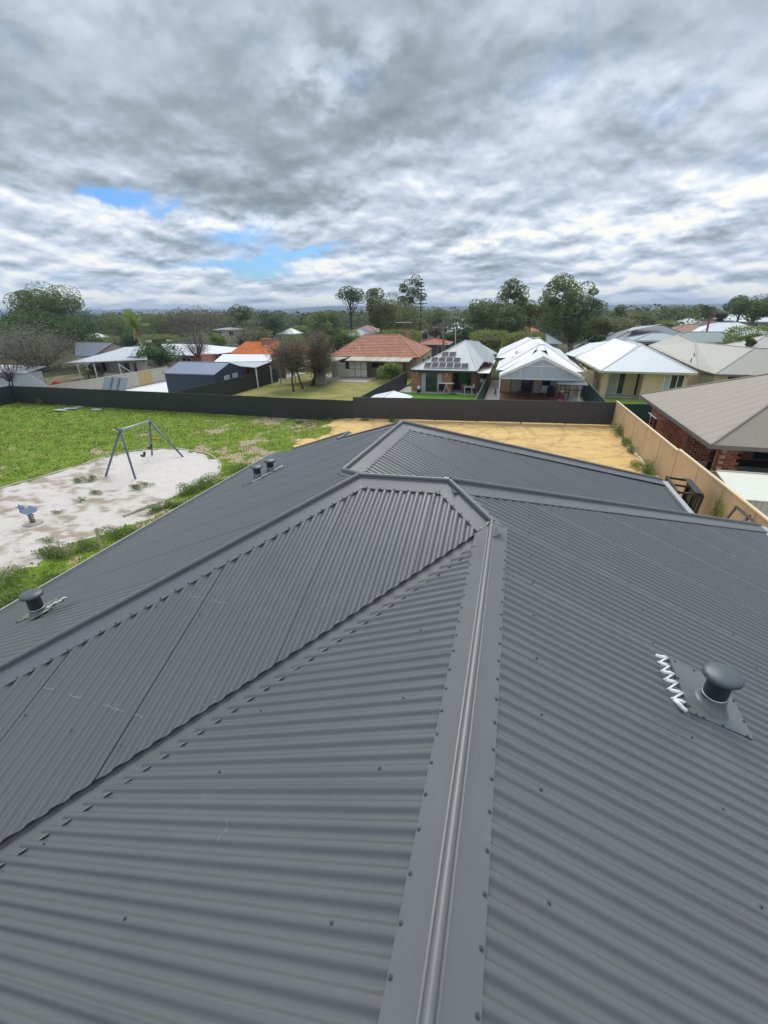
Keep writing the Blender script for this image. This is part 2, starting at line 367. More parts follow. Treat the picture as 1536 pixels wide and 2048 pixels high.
    ysn = t.ramp(t.m('ADD', t.m('MULTIPLY', nc, .5), t.m('MULTIPLY', nff, .5)), [(.3, (.60, .39, .15)), (.5, (.72, .49, .20)), (.7, (.80, .58, .27))])
    ysn = t.mix(t.m('MULTIPLY', sp2.outputs[1], .8), ysn, (.42, .285, .125, 1))
    c = t.mix(edge(sp.outputs[2]), g, dirt); c = t.mix(edge(sp.outputs[1], .5), c, ysn); w2 = t.mix(t.mr(t.m('ADD', sp2.outputs[0], t.m('MULTIPLY', t.m('SUBTRACT', nf, .5), 2.2)), .15, 1.0), ws, wd); c = t.mix(edge(sp.outputs[0], .25), c, w2)
    t.link(c, b.inputs['Base Color']); b.inputs['Roughness'].default_value = .95; b.inputs['Specular IOR Level'].default_value = .15
    bn = t.node('ShaderNodeBump'); bn.inputs['Strength'].default_value = .8; bn.inputs['Distance'].default_value = .05
    t.link(t.m('ADD', nf, t.m('MULTIPLY', nff, .4)), bn.inputs['Height']); t.link(bn.outputs[0], b.inputs['Normal'])
    o = npmesh('park_ground', V, F, m, smooth=True); tag(o, kind='structure')
    for nm, ch in (('zone', (white, yel, bare)), ('zone2', (inside, trk, trk*0))):
        ca = o.data.color_attributes.new(nm, 'FLOAT_COLOR', 'POINT')
        ca.data.foreach_set('color', np.stack([ch[0], ch[1], ch[2], np.ones_like(X)], -1).astype(np.float32).ravel())
    return sd, X, Y, grass
_gs = build_ground()
def gh(x, y): return float(ground_height(np.array([x]), np.array([y]))[0])
# grass: tufts of blades on the green part, one mesh that nobody could count
def build_grass():
    r = np.random.RandomState(7); N = 190000
    x = r.uniform(-45.5, -8, N); y = r.uniform(1, 33, N)
    sd = sdist(x, y, SANDPOLY); n1 = fbm(x, y, .5, 1); n2 = fbm(x, y, 1.9, 2)
    white = sm(sd+.9*(n2-.5), -.12, .12); yel = sm(x+5.0*(n1-.5)+2.2*(n2-.5)+.12*(y-20), -12.6, -10.6)
    bare = sm(n1*.6+n2*.4+.16*sm(x, -30, -13)+.10*sm(y, 27, 32)-.10*sm(-x, 28, 40), .60, .84)
    p = (1-white)*(1-yel)*(1-.9*bare); strip = sm(x, -14.2, -12.0)*(1-sm(x, -8.6, -8.0))*(y < 20)
    near = np.exp(-np.hypot(x, y)/26); p = p*(.25+near); p = np.maximum(p*.9, strip*.9)
    keep = (r.rand(N) < p) & (x < -7.6); x = x[keep]; y = y[keep]; strip = strip[keep]; n2 = n2[keep]
    n = len(x); h = (.03+.06*r.rand(n))*(1+1.5*strip)*(1+1.2*sm(n2, .55, .75)); w = .012+.016*r.rand(n)+.001*np.hypot(x, y)
    z = ground_height(x, y)-.02; V = []; 
    a = r.rand(n)*2*pi; lean = r.uniform(.1, .8, n); la = r.rand(n)*2*pi
    bx, by = np.cos(a)*w, np.sin(a)*w; tx, ty = x+np.cos(la)*lean*h, y+np.sin(la)*lean*h
    V = np.stack([np.stack([x-bx, y-by, z], -1), np.stack([x+bx, y+by, z], -1), np.stack([tx, ty, z+h+.04], -1)], 1).reshape(-1, 3)
    o = npmesh('grass', V, np.arange(3*n).reshape(-1, 3), leafmat('grass_blades', (.056, .086, .013), (.115, .135, .03), .5)); tag(o, 'green grass with seed heads growing over the empty block', 'grass', kind='stuff')
build_grass()
# kerb of the sand pit, a curved concrete edging
def curb():
    root = thing('garden_edging', 'curved pale concrete edging between the grass and the play sand', 'edging', G(0, 978))
    pts = [G(*p) for p in ((-120, 1010), (0, 978), (75, 956), (150, 934), (220, 912), (290, 900), (360, 899), (415, 908), (440, 928), (434, 950), (400, 972), (330, 1000), (240, 1035))]
    P = [Vector(p) for p in pts]; fine = []
    for i in range(len(P)-1):
        p0, p1, p2, p3 = P[max(i-1, 0)], P[i], P[i+1], P[min(i+2, len(P)-1)]
        for k in range(8):
            t = k/8; fine.append(.5*((2*p1)+(p2-p0)*t+(2*p0-5*p1+4*p2-p3)*t*t+(3*p1-p0-3*p2+p3)*t**3))
    mb = MB(); mt = mat('kerb_concrete', (.50, .45, .38), .9, .3, 2, .4, stain=(.2, .2, .1), sa=.7)
    for i in range(len(fine)-1):
        a, b = fine[i], fine[i+1]; d = (b-a).normalized(); n = Vector((-d.y, d.x, 0))*.05
        z = gh(a.x, a.y)+.05+.02*sin(i*.7); z2 = gh(b.x, b.y)+.05+.02*sin((i+1)*.7)
        mb.prism([(a-n).to_tuple()[:2]+(z,), (b-n).to_tuple()[:2]+(z2,), (b+n).to_tuple()[:2]+(z2,), (a+n).to_tuple()[:2]+(z,)], .2)
    obj('edging_strip', mb, mt, root)
curb()

# ---------------------------------------------------------------- the house underfoot: dark corrugated roof
M_ROOF = None
def roofmat(name, col, rough, var=.06, dirt=.25, coat=.25):
    m = bpy.data.materials.new(name); m.use_nodes = True; t = NT(m.node_tree); b = t.n['Principled BSDF']
    tc = t.node('ShaderNodeTexCoord').outputs['Object']
    n1 = t.noise(tc, 1.3, 6, .6); n2 = t.noise(tc, 24, 5, .65); n3 = t.noise(tc, 260, 3, .6); n4 = t.noise(tc, 5.5, 8, .72, .8)
    k = t.m('ADD', t.mr(n1, .3, .7, 1-var, 1+var, False), t.m('ADD', t.m('MULTIPLY', t.m('SUBTRACT', n2, .5), .10), t.m('MULTIPLY', t.m('SUBTRACT', n3, .5), .16)))
    sc = t.node('ShaderNodeVectorMath', operation='SCALE'); sc.inputs[0].default_value = col; t.link(k, sc.inputs['Scale'])
    # dust and scuffs left by boots and swarf
    c = t.mix(t.mr(n4, .60, .80, 0, dirt), sc.outputs[0], (.30, .30, .285, 1))
    sp_ = t.noise(tc, 70, 2, .5); c = t.mix(t.mr(sp_, .76, .82, 0, .45), c, (.42, .42, .41, 1))
    t.link(c, b.inputs['Base Color'])
    t.link(t.mr(t.m('ADD', n1, t.m('MULTIPLY', n4, .6)), .5, 1.1, rough*.85, rough*1.25, False), b.inputs['Roughness']); b.inputs['Specular IOR Level'].default_value = .7; b.inputs['Coat Weight'].default_value = coat; b.inputs['Coat Roughness'].default_value = .30
    bn = t.node('ShaderNodeBump'); bn.inputs['Strength'].default_value = .22; bn.inputs['Distance'].default_value = .008
    t.link(t.m('ADD', n1, t.m('MULTIPLY', n2, .05)), bn.inputs['Height']); t.link(bn.outputs[0], b.inputs['Normal'])
    MATS[name] = m; return m
M_SHEET = roofmat('dark_steel_sheet', (.108, .113, .112), .35)
M_CAP = roofmat('dark_steel_flashing', (.128, .134, .135), .40, dirt=.35, coat=.08)
M_SCREW = mat('screw_steel', (.06, .068, .075), .45, .2)
M_WHITE = mat('white_sealant', (.86, .86, .84), .55, .05)
HOUSE = thing('metal_roofed_house', 'dark grey corrugated steel roof of the house underfoot with screwed ridge caps', 'house', (0, 4, 0))
PITCHC = .091; AMP = .0098
A_ = Vector((-.04, 4.03, 5.75)); B_ = Vector((-.55, 4.52, 5.961)); C_ = Vector((-1.56, 4.45, 5.961)); C2_ = Vector((-2.0, 5.05, 5.775)); P_ = Vector((-1.80, 7.52, 5.86))
L_ = C_+(Vector((-3.91, 1.78, 4.95))-C_)*2.34; V_ = A_+(Vector((-2.89, .91, 4.56))-A_)*1.84
G_ = Vector((-.04, -2.6, 5.75)); kR = .4142
RE_ = B_+(Vector((5.57, 10.13, 3.44))-B_)*.945
Q_ = Vector((3.84, 11.59, 3.81)); Q2_ = Vector((4.03, 10.0, 3.62)); T_ = Vector((-3.58, 8.80, 5.09)); T2_ = Vector((-3.53, 9.42, 5.11)); K_ = Vector((-5.70, 10.69, 4.18)); E1_ = Vector((-6.87, 3.40, 3.66)); E2_ = Vector((-6.87, 11.96, 3.66))
class Plane:
    """plane through three points; s = horizontal axis across the sheets, d = down the slope"""
    def __init__(s, a, b, c, down):
        s.o = a.copy(); n = (b-a).cross(c-a).normalized()
        if n.z < 0: n = -n
        s.n = n; dn = Vector(down); dn = dn-n*dn.dot(n); s.d = dn.normalized(); s.s = n.cross(s.d).normalized()
        if s.s.x+s.s.y < 0: s.s = -s.s
    def uv(s, p): q = p-s.o; return (q.dot(s.s), q.dot(s.d))
    def pt(s, a, b, h=0): return s.o+s.s*a+s.d*b+s.n*h
    def hit(s, x, y):
        d = Vector(ray(x, y)); o = Vector((0, 0, CZ)); t = (s.o-o).dot(s.n)/d.dot(s.n); return o+d*t
SHEET_W = PITCHC*10
def corr_z(a): return AMP*(cos(2*pi*a/PITCHC)-.13*cos(6*pi*a/PITCHC))/.87
screw_pts = []
def corrugate(pl, poly, nper=10, phase=0.0, screws=True, seed=1, cut=None):
    P = [pl.uv(Vector(p)) for p in poly]; smin = min(p[0] for p in P); smax = max(p[0] for p in P)
    def rng(a):
        hits = []
        for i in range(len(P)):
            (a0, b0), (a1, b1) = P[i], P[(i+1) % len(P)]
            if (a0-a)*(a1-a) <= 0 and abs(a1-a0) > 1e-9: hits.append(b0+(b1-b0)*(a-a0)/(a1-a0))
        return (min(hits), max(hits)) if len(hits) >= 2 else None
    rd = random.Random(seed); n = 0
    i0 = math.floor((smin-phase)/SHEET_W)
    while i0*SHEET_W+phase < smax:
        a0 = i0*SHEET_W+phase; a1 = a0+SHEET_W+PITCHC*.62
        st = PITCHC/nper; k0 = int(round((max(a0, smin+1e-4)-a0)/st)); k1 = int((min(a1, smax-1e-4)-a0)/st)
        V = []; F = []; tilt = rd.uniform(-.0008, .0008)
        for k in range(k0, k1+1):
            a = a0+k*st; g = rng(min(max(a, smin+1e-4), smax-1e-4))
            if g is None: continue
            x = (a-a0); lift = .0015+(.005 if x > SHEET_W+PITCHC*.05 else 0)-(.004*exp(-((x-PITCHC*.9)/.02)**2))
            nn = 2
            for j in range(nn):
                b = g[0]+(g[1]-g[0])*j/(nn-1); V.append(pl.pt(a, b, corr_z(a)+lift+tilt*(b-g[0])))
        nn = 2; c = len(V)//nn
        for i in range(c-1):
            for j in range(nn-1): F.append((i*nn+j, (i+1)*nn+j, (i+1)*nn+j+1, i*nn+j+1))
        if F:
            mb = MB(); mb.v = [tuple(v) for v in V]; mb.f = F
            o = obj('roof_sheet', mb, M_SHEET, HOUSE, smooth=True)
            if screws:
                mid = rng(max(smin+.01, min(smax-.01, (a0+a1)/2)))
                if mid:
                    row = .42
                    while row < 12:
                        for q in (1, 6) if rd.random() < .75 else (3,):
                            a = a0+(q+(1 if rd.random() < .08 else 0))*PITCHC; g = rng(a) if smin < a < smax else None
                            if g and g[0]+.25 < row+rd.uniform(-.01, .01) < g[1]-.1: screw_pts.append((pl.pt(a, row+rd.uniform(-.02, .02), AMP+.003), pl.n.copy()))
                        row += 1.1
        i0 += 1
def screw_mesh(mb, p, n, s=1.0):
    q = n.to_track_quat('Z', 'Y'); i = len(mb.v)
    for r, z in ((.0105, 0), (.0105, .002), (.006, .0025), (.006, .0065)):
        for j in range(6): mb.v.append(tuple(p+q @ Vector((r*s*cos(j*pi/3), r*s*sin(j*pi/3), z*s))))
    for k in range(3):
        for j in range(6): mb.f.append((i+k*6+j, i+k*6+(j+1) % 6, i+k*6+6+(j+1) % 6, i+k*6+6+j))
    mb.f.append(tuple(i+18+j for j in range(6)))
def edge_vec(p0, p1, pl):         # unit vector in the plane, square to the line, pointing down the slope
    l = (p1-p0).normalized(); w = pl.n.cross(l).normalized()
    return w if w.dot(pl.d) > 0 else -w
_screw = MB(); screw_mesh(_screw, Vector((0, 0, 0)), Vector((0, 0, 1)), .9)
SCREW_ME = bpy.data.meshes.new('screw'); SCREW_ME.from_pydata(_screw.v, [], _screw.f); SCREW_ME.materials.append(M_SCREW)
def cap(name, p0, p1, plA, plB, wA=.165, wB=.165, roll=.03, lift=.0, screw_step=.16, seg=3.0, singles=True, ext=.0, miter=(0, 0, 0, 0)):
    """folded cap: two flat wings on the sheets and a half-round roll between two grooves"""
    l = (p1-p0).normalized(); a, b = edge_vec(p0, p1, plA), edge_vec(p0, p1, plB)
    up = (plA.n+plB.n).normalized(); side = (a-up*a.dot(up)).normalized()
    top = AMP+.004+lift
    prof = []                      # (point offset, t) from wing A edge to wing B edge
    prof.append((a*(wA+.004)+plA.n*(top-.006), 'A')); prof.append((a*wA+plA.n*top, 'A')); prof.append((a*(roll*1.02+.001)+plA.n*(top+.009), 'A'))
    c = up*(top+.004+roll*.95)
    prof.append((side*(roll*.78)+up*(top-.002), 'c'))
    for k in range(9):
        t = radians(-50+k*280/8); prof.append((c+side*cos(t)*roll+up*sin(t)*roll, 'c'))
    prof.append((-side*(roll*.78)+up*(top-.002), 'c'))
    prof.append((b*(roll*1.02+.001)+plB.n*(top+.009), 'B')); prof.append((b*wB+plB.n*top, 'B')); prof.append((b*(wB+.004)+plB.n*(top-.006), 'B'))
    L = (p1-p0).length; n = max(1, round(L/seg)); root = None
    for k in range(n):
        t0, t1 = k/n, (k+1)/n; mb = MB(); h = .0025*(k % 2)
        steps = 2
        for j in range(steps+1):
            tt = t0+(t1-t0)*j/steps
            for off, s in prof:
                sh = 0.0           # mitred ends so that neighbouring caps meet
                d = off.dot(a) if s == 'A' else off.dot(b) if s == 'B' else 0
                if s == 'A': sh = (miter[0]*(1-tt)+miter[2]*tt)*d
                if s == 'B': sh = (miter[1]*(1-tt)+miter[3]*tt)*d
                mb.v.append(tuple(p0+(p1-p0)*tt+off+l*sh+up*h+l*(.03 if (j == steps and k < n-1) else 0)))
        m_ = len(prof)
        for j in range(steps):
            for i in range(m_-1): mb.f.append((j*m_+i, j*m_+i+1, (j+1)*m_+i+1, (j+1)*m_+i))
        o = obj(name, mb, M_CAP, HOUSE)
        for i, pg in enumerate(o.data.polygons): pg.use_smooth = 4 <= (i % (m_-1)) <= 11
    return a, b, l
def cap_screws(p0, p1, plA, plB, wA, wB, step=.16, inset=.014, r0=.1, r1=.1, jitter=.006, seed=3):
    a, b = edge_vec(p0, p1, plA), edge_vec(p0, p1, plB); L = (p1-p0).length; l = (p1-p0).normalized(); rd = random.Random(seed)
    for w, e, pl in ((wA, a, plA), (wB, b, plB)):
        if w is None: continue
        x = r0
        while x < L-r1:
            p = p0+l*(x+rd.uniform(-jitter, jitter))+e*(w-inset)+pl.n*(AMP+.006); CAPSCREWS.append((p, pl.n)); x += step
CAPSCREWS = []
def up_(v, dz): return Vector((v.x, v.y, v.z+dz))
def build_roof():
    PR = Plane(A_, G_, A_+Vector((1, 0, -kR)), (1, 0, -kR)); PLp = Plane(A_, G_, V_, (-1, 0, -kR)); PP = Plane(A_, B_, C_, (0, -1, -kR))
    PLL = Plane(C_, L_, C_+Vector((0, 1, 0)), (-1, 0, -kR)); s2 = Vector((1, -.09, -kR*1.03)); PR2 = Plane(C2_, P_, C2_+s2, tuple(s2))
    PH = Plane(B_, C_, RE_, (0, 1, -kR)); PF = Plane(P_, T_, Q_, (0, 1, -.45)); HOUSE['label'] = HOUSE['label']
    def on(pl, v): q = v-pl.o; return v-pl.n*q.dot(pl.n)
    ez = 3.58
    # valley between the panel facing us and the left slope: sheets are cut back from it
    va = (V_-A_).normalized()
    VP0 = A_+va*.16+PP.d*(-.015); VP1 = V_+PP.d*(-.015); VL0 = A_+va*.16-Vector((0, 1, 0))*.0; VL1 = V_
    corrugate(PP, [on(PP, A_)+va*.05, B_, C_, L_, VP1, VP0], 12, .21, seed=2)
    sh = Vector((0, -.235, 0))
    corrugate(PLp, [A_+Vector((0, -.12, 0)), G_, Vector((V_.x, -2.6, V_.z)), V_+sh, A_+va*.12+sh*.9], 14, .0, seed=3)
    RB = Vector((RE_.x, -2.6, RE_.z)); RB = on(PR, RB); corrugate(PR, [G_, A_, on(PR, B_), on(PR, RE_), RB], 12, .1, seed=4)
    # far panels
    yv = E2_.y; corrugate(PLL, [L_, C_, C2_, P_, T_, on(PLL, T2_), on(PLL, K_), on(PLL, Vector((-6.87, 11.9, 3.66))), on(PLL, Vector((-6.87, -1.6, 3.66)))], 8, .3, seed=5)
    corrugate(PR2, [C2_, P_, on(PR2, Q_), on(PR2, Q2_)], 8, .05, seed=6)
    mb = MB(); mb.q(C2_, C_, B_, RE_, Q2_); mb.q(P_, T_, (-.1, 12.3, 3.6), Q_); mb.q(T_, T2_, (2.0-3.9, 12.3, 3.7), (-.1, 12.3, 3.6)); mb.q(T2_, K_, (-5.2, 12.6, 3.6), (-1.9, 12.6, 3.6))
    obj('back_slope', mb, M_SHEET, HOUSE)
    # caps
    W = .155
    cap('ridge_cap', A_+Vector((0, .0, 0)), G_, PLp, PR, W, W+.012, .024, miter=(-.41, -.41, 0, 0), seg=7); cap_screws(A_, G_, PLp, PR, W, W+.012, .157, r0=.42, seed=1)
    cap('hip_cap', B_, A_, PP, PR, .175, .14, .026, miter=(.38, -.35, -.0, .35), seg=4); cap_screws(B_, A_, PP, PR, .175, .14, .13, r0=.06, r1=.06)
    cap('ridge_cap', C_-Vector((.0, 0, 0)), B_, PP, PH, .175, .1, .024, miter=(.45, 0, -.45, 0), seg=4); cap_screws(C_, B_, PP, PH, .175, None, .155, r0=.12)
    cap('hip_cap', C_, L_, PP, PLL, .175, .06, .026, miter=(-.42, 0, 0, 0), seg=2.6); cap_screws(C_, L_, PP, PLL, .175, .06, .135, r0=.2)
    cap('hip_cap', B_+(RE_-B_).normalized()*.0, RE_, PR, PH, .21, .1, .028, lift=.004, seg=3.2, miter=(-.3, 0, 0, 0)); cap_screws(B_, RE_, PR, PH, .21, None, .155, r0=.3)
    cap('hip_cap', C2_, C_+(B_-C_)*.03, PLL, PH, .06, .12, .026, seg=9)
    cap('ridge_cap', C2_, P_, PLL, PR2, .085, .20, .028, seg=1.3); cap_screws(C2_, P_, PLL, PR2, .085, .20, .15)
    cap('hip_cap', P_, Q_, PR2, PF, .21, .12, .026, seg=2.2); cap_screws(P_, Q_, PR2, PF, .21, None, .2)
    cap('hip_cap', P_, T_, PLL, PF, .12, .12, .022, seg=3)
    cap('ridge_cap', T_, T2_, PLL, Plane(T_, T2_, T_+Vector((1, 0, -kR)), (1, 0, -kR)), .1, .15, .022, seg=3)
    cap('hip_cap', T2_, on(PLL, K_), PLL, Plane(T2_, K_, T2_+Vector((0, 1, -kR)), (0, 1, -kR)), .05, .1, .02, seg=3)
    # valley gutter: folded sheet under both edges
    mb = MB(); nA = Vector((-va.y, va.x, 0)).normalized(); nA = nA if nA.y > 0 else -nA
    for k in range(6):
        t0 = k/6; t1 = (k+1)/6+.004
        a0, a1 = A_+(V_-A_)*t0, A_+(V_-A_)*t1
        for s_, z_ in ((1, 1), (-1, 1)):
            e = nA*.24*s_; pl = PP if s_ > 0 else PLp
            q0, q1 = on(pl, a0+e), on(pl, a1+e); dz = Vector((0, 0, (-.034 if s_ > 0 else .002)+.001*(k % 2)))
            z0_ = Vector((0, 0, -.024)); mb.q(a0+z0_, a1+z0_, q1+dz, q0+dz)
    obj('valley_gutter', mb, M_CAP, HOUSE)
    mb = MB(); o0 = nA*(-.115)               # folded lip of the left sheets along the valley
    # screws: those of the near caps singly, the rest joined
    near = sorted(CAPSCREWS, key=lambda s: (s[0]-Vector((0, 0, CZ))).length); mb = MB()
    base = wloc(HOUSE)
    for p, n in near[:230]:
        o = bpy.data.objects.new('screw', SCREW_ME); COL.objects.link(o); o.parent = HOUSE; o.location = p-base; o.rotation_euler = (n+Vector((random.uniform(-.12, .12), random.uniform(-.12, .12), 0))).to_track_quat('Z', 'Y').to_euler()
    for p, n in near[230:]: screw_mesh(mb, p, n, .9)
    for p, n in screw_pts: screw_mesh(mb, p, n, .78)
    obj('sheet_screws', mb, M_SCREW, HOUSE, kind='stuff')
    # rivets and sealant at the mitres
    mb = MB()
    for q in [(718, 957), (722, 968), (722, 977), (883, 977), (876, 990), (946, 1059), (961, 1059), (886, 966), (890, 964), (900, 965)]:
        p = PP.hit(*q)+PP.n*.021; mb.lathe(p, [(.006, 0), (.005, .003), (.002, .004)], 8)
    mb.tube([PP.hit(885, 966)+PP.n*.035, PP.hit(890, 962)+PP.n*.045, PP.hit(899, 962)+PP.n*.045], [.006, .012, .005], 6)
    mb.tube([PP.hit(972, 1053)+PP.n*.03, PP.hit(977, 1050)+PP.n*.045], [.004, .009], 6)
    mb.tube([PP.hit(928, 1127)+Vector((.02, 0, .03)), PP.hit(934, 1131)+Vector((.02, 0, .03))], [.004, .006], 6)
    obj('sealant_dabs', mb, M_WHITE, HOUSE)
    # chalk lines snapped across the panel, following the corrugations
    mc = mat('chalk', (.42, .48, .54), .9, .1)
    def chalk(pl, q0, q1, w=.0028, gaps=.5, seed=1):
        rd = random.Random(seed); p0, p1 = pl.hit(*q0), pl.hit(*q1); u0, u1 = pl.uv(p0), pl.uv(p1); n = int((p1-p0).length/.008)+2; mb = MB(); prev = None; on_ = True
        for i in range(n):
            t = i/(n-1); a = u0[0]+(u1[0]-u0[0])*t; b = u0[1]+(u1[1]-u0[1])*t+.004*sin(i*.9)
            c = pl.pt(a, b, corr_z(a)+.0045); 
            if rd.random() < .2: on_ = rd.random() < gaps*.8
            if prev is not None and on_: dd = pl.d*w*.5; mb.q(prev-dd, c-dd, c+dd, prev+dd)
            prev = c
        if mb.f: obj('chalk_line', mb, mc, HOUSE, kind='stuff')
    chalk(PP, (372, 1190), (455, 1208), seed=1, gaps=.8); chalk(PP, (640, 1217), (715, 1168), seed=2, gaps=.8); chalk(PP, (90, 1375), (285, 1434), seed=3, gaps=.55); chalk(PP, (560, 1260), (640, 1215), seed=8, gaps=.3)
    chalk(PLp, (460, 1640), (415, 1728), .0022, .35, 4); chalk(PLp, (240, 1555), (275, 1535), .005, .7, 6); pass
    # gutters and fascia
    mg = mat('pale_gutter', (.42, .43, .43), .45, .1, 4, stain=(.6, .6, .58), sa=.6)
    mb = MB()
    for y0 in np.arange(-1.6, 11.9, .9):
        y1 = min(y0+.9, 11.95); x = -6.94; z = 3.62
        mb.box(x-.13, x-.118, y0, y1, z-.12, z+.035); mb.box(x-.118, x+.1, y0, y1, z-.13, z-.12); mb.box(x-.136, x-.112, y0, y1, z+.035, z+.043)
    obj('gutter', mb, mg, HOUSE)
    mb = MB(); a, b = Q_, Q2_; mb.prism([(a.x, a.y, a.z+.02), (a.x+.13, a.y, a.z+.0), (b.x+.13, b.y-.1, b.z+.0), (b.x, b.y-.1, b.z+.02)], .1); obj('gutter', mb, mg, HOUSE)
    mb = MB(); mb.prism([(5.25, -2.6, 3.56), (5.4, -2.6, 3.56), (5.4, 9.9, 3.56), (5.25, 9.9, 3.56)], .12); obj('gutter', mb, mg, HOUSE)
    mb = MB(); mb.q((-6.8, 12.0, 3.66), (-5.66, 10.7, 4.17), (-5.6, 10.75, 3.9), (-6.8, 12.05, 3.55)); obj('fascia', mb, M_CAP, HOUSE)
    mw = mat('rendered_wall', (.55, .53, .49), .85, .1, 2, .2)
    mb = MB(); mb.box(-6.5, 3.5, 3, 11.2, 0, 3.45); mb.box(-5.0, 5.0, -2.4, 9.5, 0, 3.45); obj('wall', mb, mw, HOUSE)
    mb = MB(); mb.box(-6.9, 4.0, 3, 11.0, 3.47, 3.5); mb.box(-5.2, 5.2, -2.5, 9.6, 3.475, 3.505); obj('soffit', mb, mg, HOUSE)
    # end lap of a short sheet and small litter
    # vents
    md = mat('vent_black', (.022, .028, .033), .42, .2); mcap = mat('vent_cowl_grey', (.085, .098, .105), .38, .12, 6)
    mfl = mat('lead_flashing', (.14, .152, .152), .33, .15, 5, .3, 8)
    def vent(pl, q, r, h, plate, seal, mcol, mf):
        """plate: corners in (across, down) metres from the pipe centre"""
        c = pl.hit(*q); rt = obj('roof_vent', MB().tube([c-Vector((0, 0, .03)), c+Vector((0, 0, h))], r, 28, False), md, HOUSE, True, loc=tuple(c))
        mb = MB(); R = r*1.6; z = h-.015
        mb.lathe(c, [(r*1.05, z-.01), (R*.95, z+.002), (R, z+.006), (R*1.01, z+.024), (R*.985, z+.032), (R*.86, z+.042), (R*.62, z+.051), (R*.32, z+.057), (.003, z+.059)], 40)
        o = obj('cowl', mb, mcol, rt, True)
        mb = MB(); k = len(plate); cc = pl.uv(c); top = [pl.pt(cc[0]+a, cc[1]+b, AMP+.010+hh) for a, b, hh in plate]; ctr = [c+Vector((cos(t)*r*1.06, sin(t)*r*1.06, .0)) for t in np.linspace(0, 2*pi, 25)[:-1]]
        mb.q(*top)
        for i in range(k): a, b = top[i], top[(i+1) % k]; mb.q(a, b, b-pl.n*.02, a-pl.n*.02)
        o = obj('flashing', mb, mf, rt)
        mb = MB(); n = 24
        for kk, (rr, hh) in enumerate(((r*1.75, .012), (r*1.35, .035), (r*1.1, .075), (r*1.03, .11))):
            for j in range(n):
                t = 2*pi*j/n; p = Vector((cos(t)*rr, sin(t)*rr, 0)); p = p-pl.n*p.dot(pl.n)*(1-kk/3.2); mb.v.append(tuple(c+p+pl.n*AMP+Vector((0, 0, hh))))
        for kk in range(3):
            for j in range(n): mb.f.append((kk*n+j, kk*n+(j+1) % n, (kk+1)*n+(j+1) % n, (kk+1)*n+j))
        obj('boot', mb, mf, rt, True)
        mb = MB(); mb.lathe(c, [(r*1.01, .108), (r*1.05, .112), (r*1.04, .12), (r*1.0, .123)], 28); obj('clamp_ring', mb, mat('clamp_steel', (.5, .55, .58), .3, .1, metal=.7), rt, True)
        if seal: 
            mb = MB(); mb.tube(seal, [.006+.006*abs(sin(i*2.1)) for i in range(len(seal))], 7); obj('sealant_bead', mb, M_WHITE, rt, True)
        mb = MB()
        for i in range(k):
            for t in (.1, .6): screw_mesh(mb, top[i]*(1-t)+top[(i+1) % k]*t+(pl.pt(*cc)-top[i])*.03+pl.n*.002, pl.n)
        obj('flashing_screws', mb, M_SCREW, rt, kind='stuff')
        return rt
    c = PR.hit(1420, 1412); cu = PR.uv(c)
    def zig(pl, q0, q1, n, w, lift=.016):
        a, b = pl.hit(*q0), pl.hit(*q1); L = []; dd = pl.d
        for i in range(n*4+1):
            t = i/(n*4); s_ = (0, 1, 0, -1)[i % 4] if 0 else (1 if (i % 2) else -1)
            au = pl.uv(a+(b-a)*t); L.append(pl.pt(au[0], au[1]+s_*w*(.7+.3*sin(i*1.7)), max(corr_z(au[0]), .0)+lift))
        return L
    uvs = [tuple(x-y for x, y in zip(PR.uv(PR.hit(*q)), cu)) for q in ((1336, 1320), (1412, 1356), (1458, 1398), (1503, 1482), (1405, 1440), (1378, 1428))]
    vent(PR, (1420, 1412), .076, .295, [(a, b, .012 if i in (2,) else 0) for i, (a, b) in enumerate(uvs)], None, mcap, mfl)
    # hand-squeezed zig-zag of sealant on the uphill edge of that flashing
    zz = [(1310, 1315), (1333, 1318), (1314, 1328), (1336, 1335), (1318, 1346), (1345, 1350), (1325, 1363), (1352, 1368), (1332, 1382), (1363, 1389), (1340, 1401), (1369, 1408), (1345, 1406), (1378, 1431)]
    L = []
    for i in range(len(zz)-1):
        for t in (0, .25, .5, .75):
            x = zz[i][0]+(zz[i+1][0]-zz[i][0])*t; y = zz[i][1]+(zz[i+1][1]-zz[i][1])*t; p = PR.hit(x, y); L.append(p+PR.n*(max(corr_z(PR.uv(p)[0]), .002)+.014))
    rt = [o for o in COL.objects if o.name.startswith('roof_vent')][-1]
    mb = MB(); mb.tube(L, [.015 if (i % 8) < 4 else .007 for i in range(len(L))], 7); obj('sealant_bead', mb, M_WHITE, rt, True)
    for q, r, h, sl in (((80, 1231), .074, .30, ((64, 1236), (134, 1197))), ((516, 958), .075, .26, ((505, 966), (545, 944))), ((542, 945), .075, .26, ((530, 953), (566, 933)))):
        c = PLL.hit(*q); cu = PLL.uv(c); a, b = PLL.uv(PLL.hit(*sl[0])), PLL.uv(PLL.hit(*sl[1])); a = (a[0]-cu[0], a[1]-cu[1]); b = (b[0]-cu[0], b[1]-cu[1])
        near = q[1] > 1100
        if near: up2 = [tuple(x-y for x, y in zip(PLL.uv(PLL.hit(*qq)), cu)) for qq in ((32, 1248), (64, 1236), (134, 1197), (112, 1198), (60, 1226))]
        else: up2 = [(a[0], a[1]), (b[0], b[1]), (b[0]-.05, b[1]+.12), (a[0]-.1, a[1]+.2)]
        vent(PLL, q, r, h, [(p[0], p[1], 0) for p in up2], zig(PLL, sl[0], sl[1], 6, .022 if near else .012), mcap, mfl)
    return PR, PLp, PP, PLL, PR2
PLANES = build_roof()
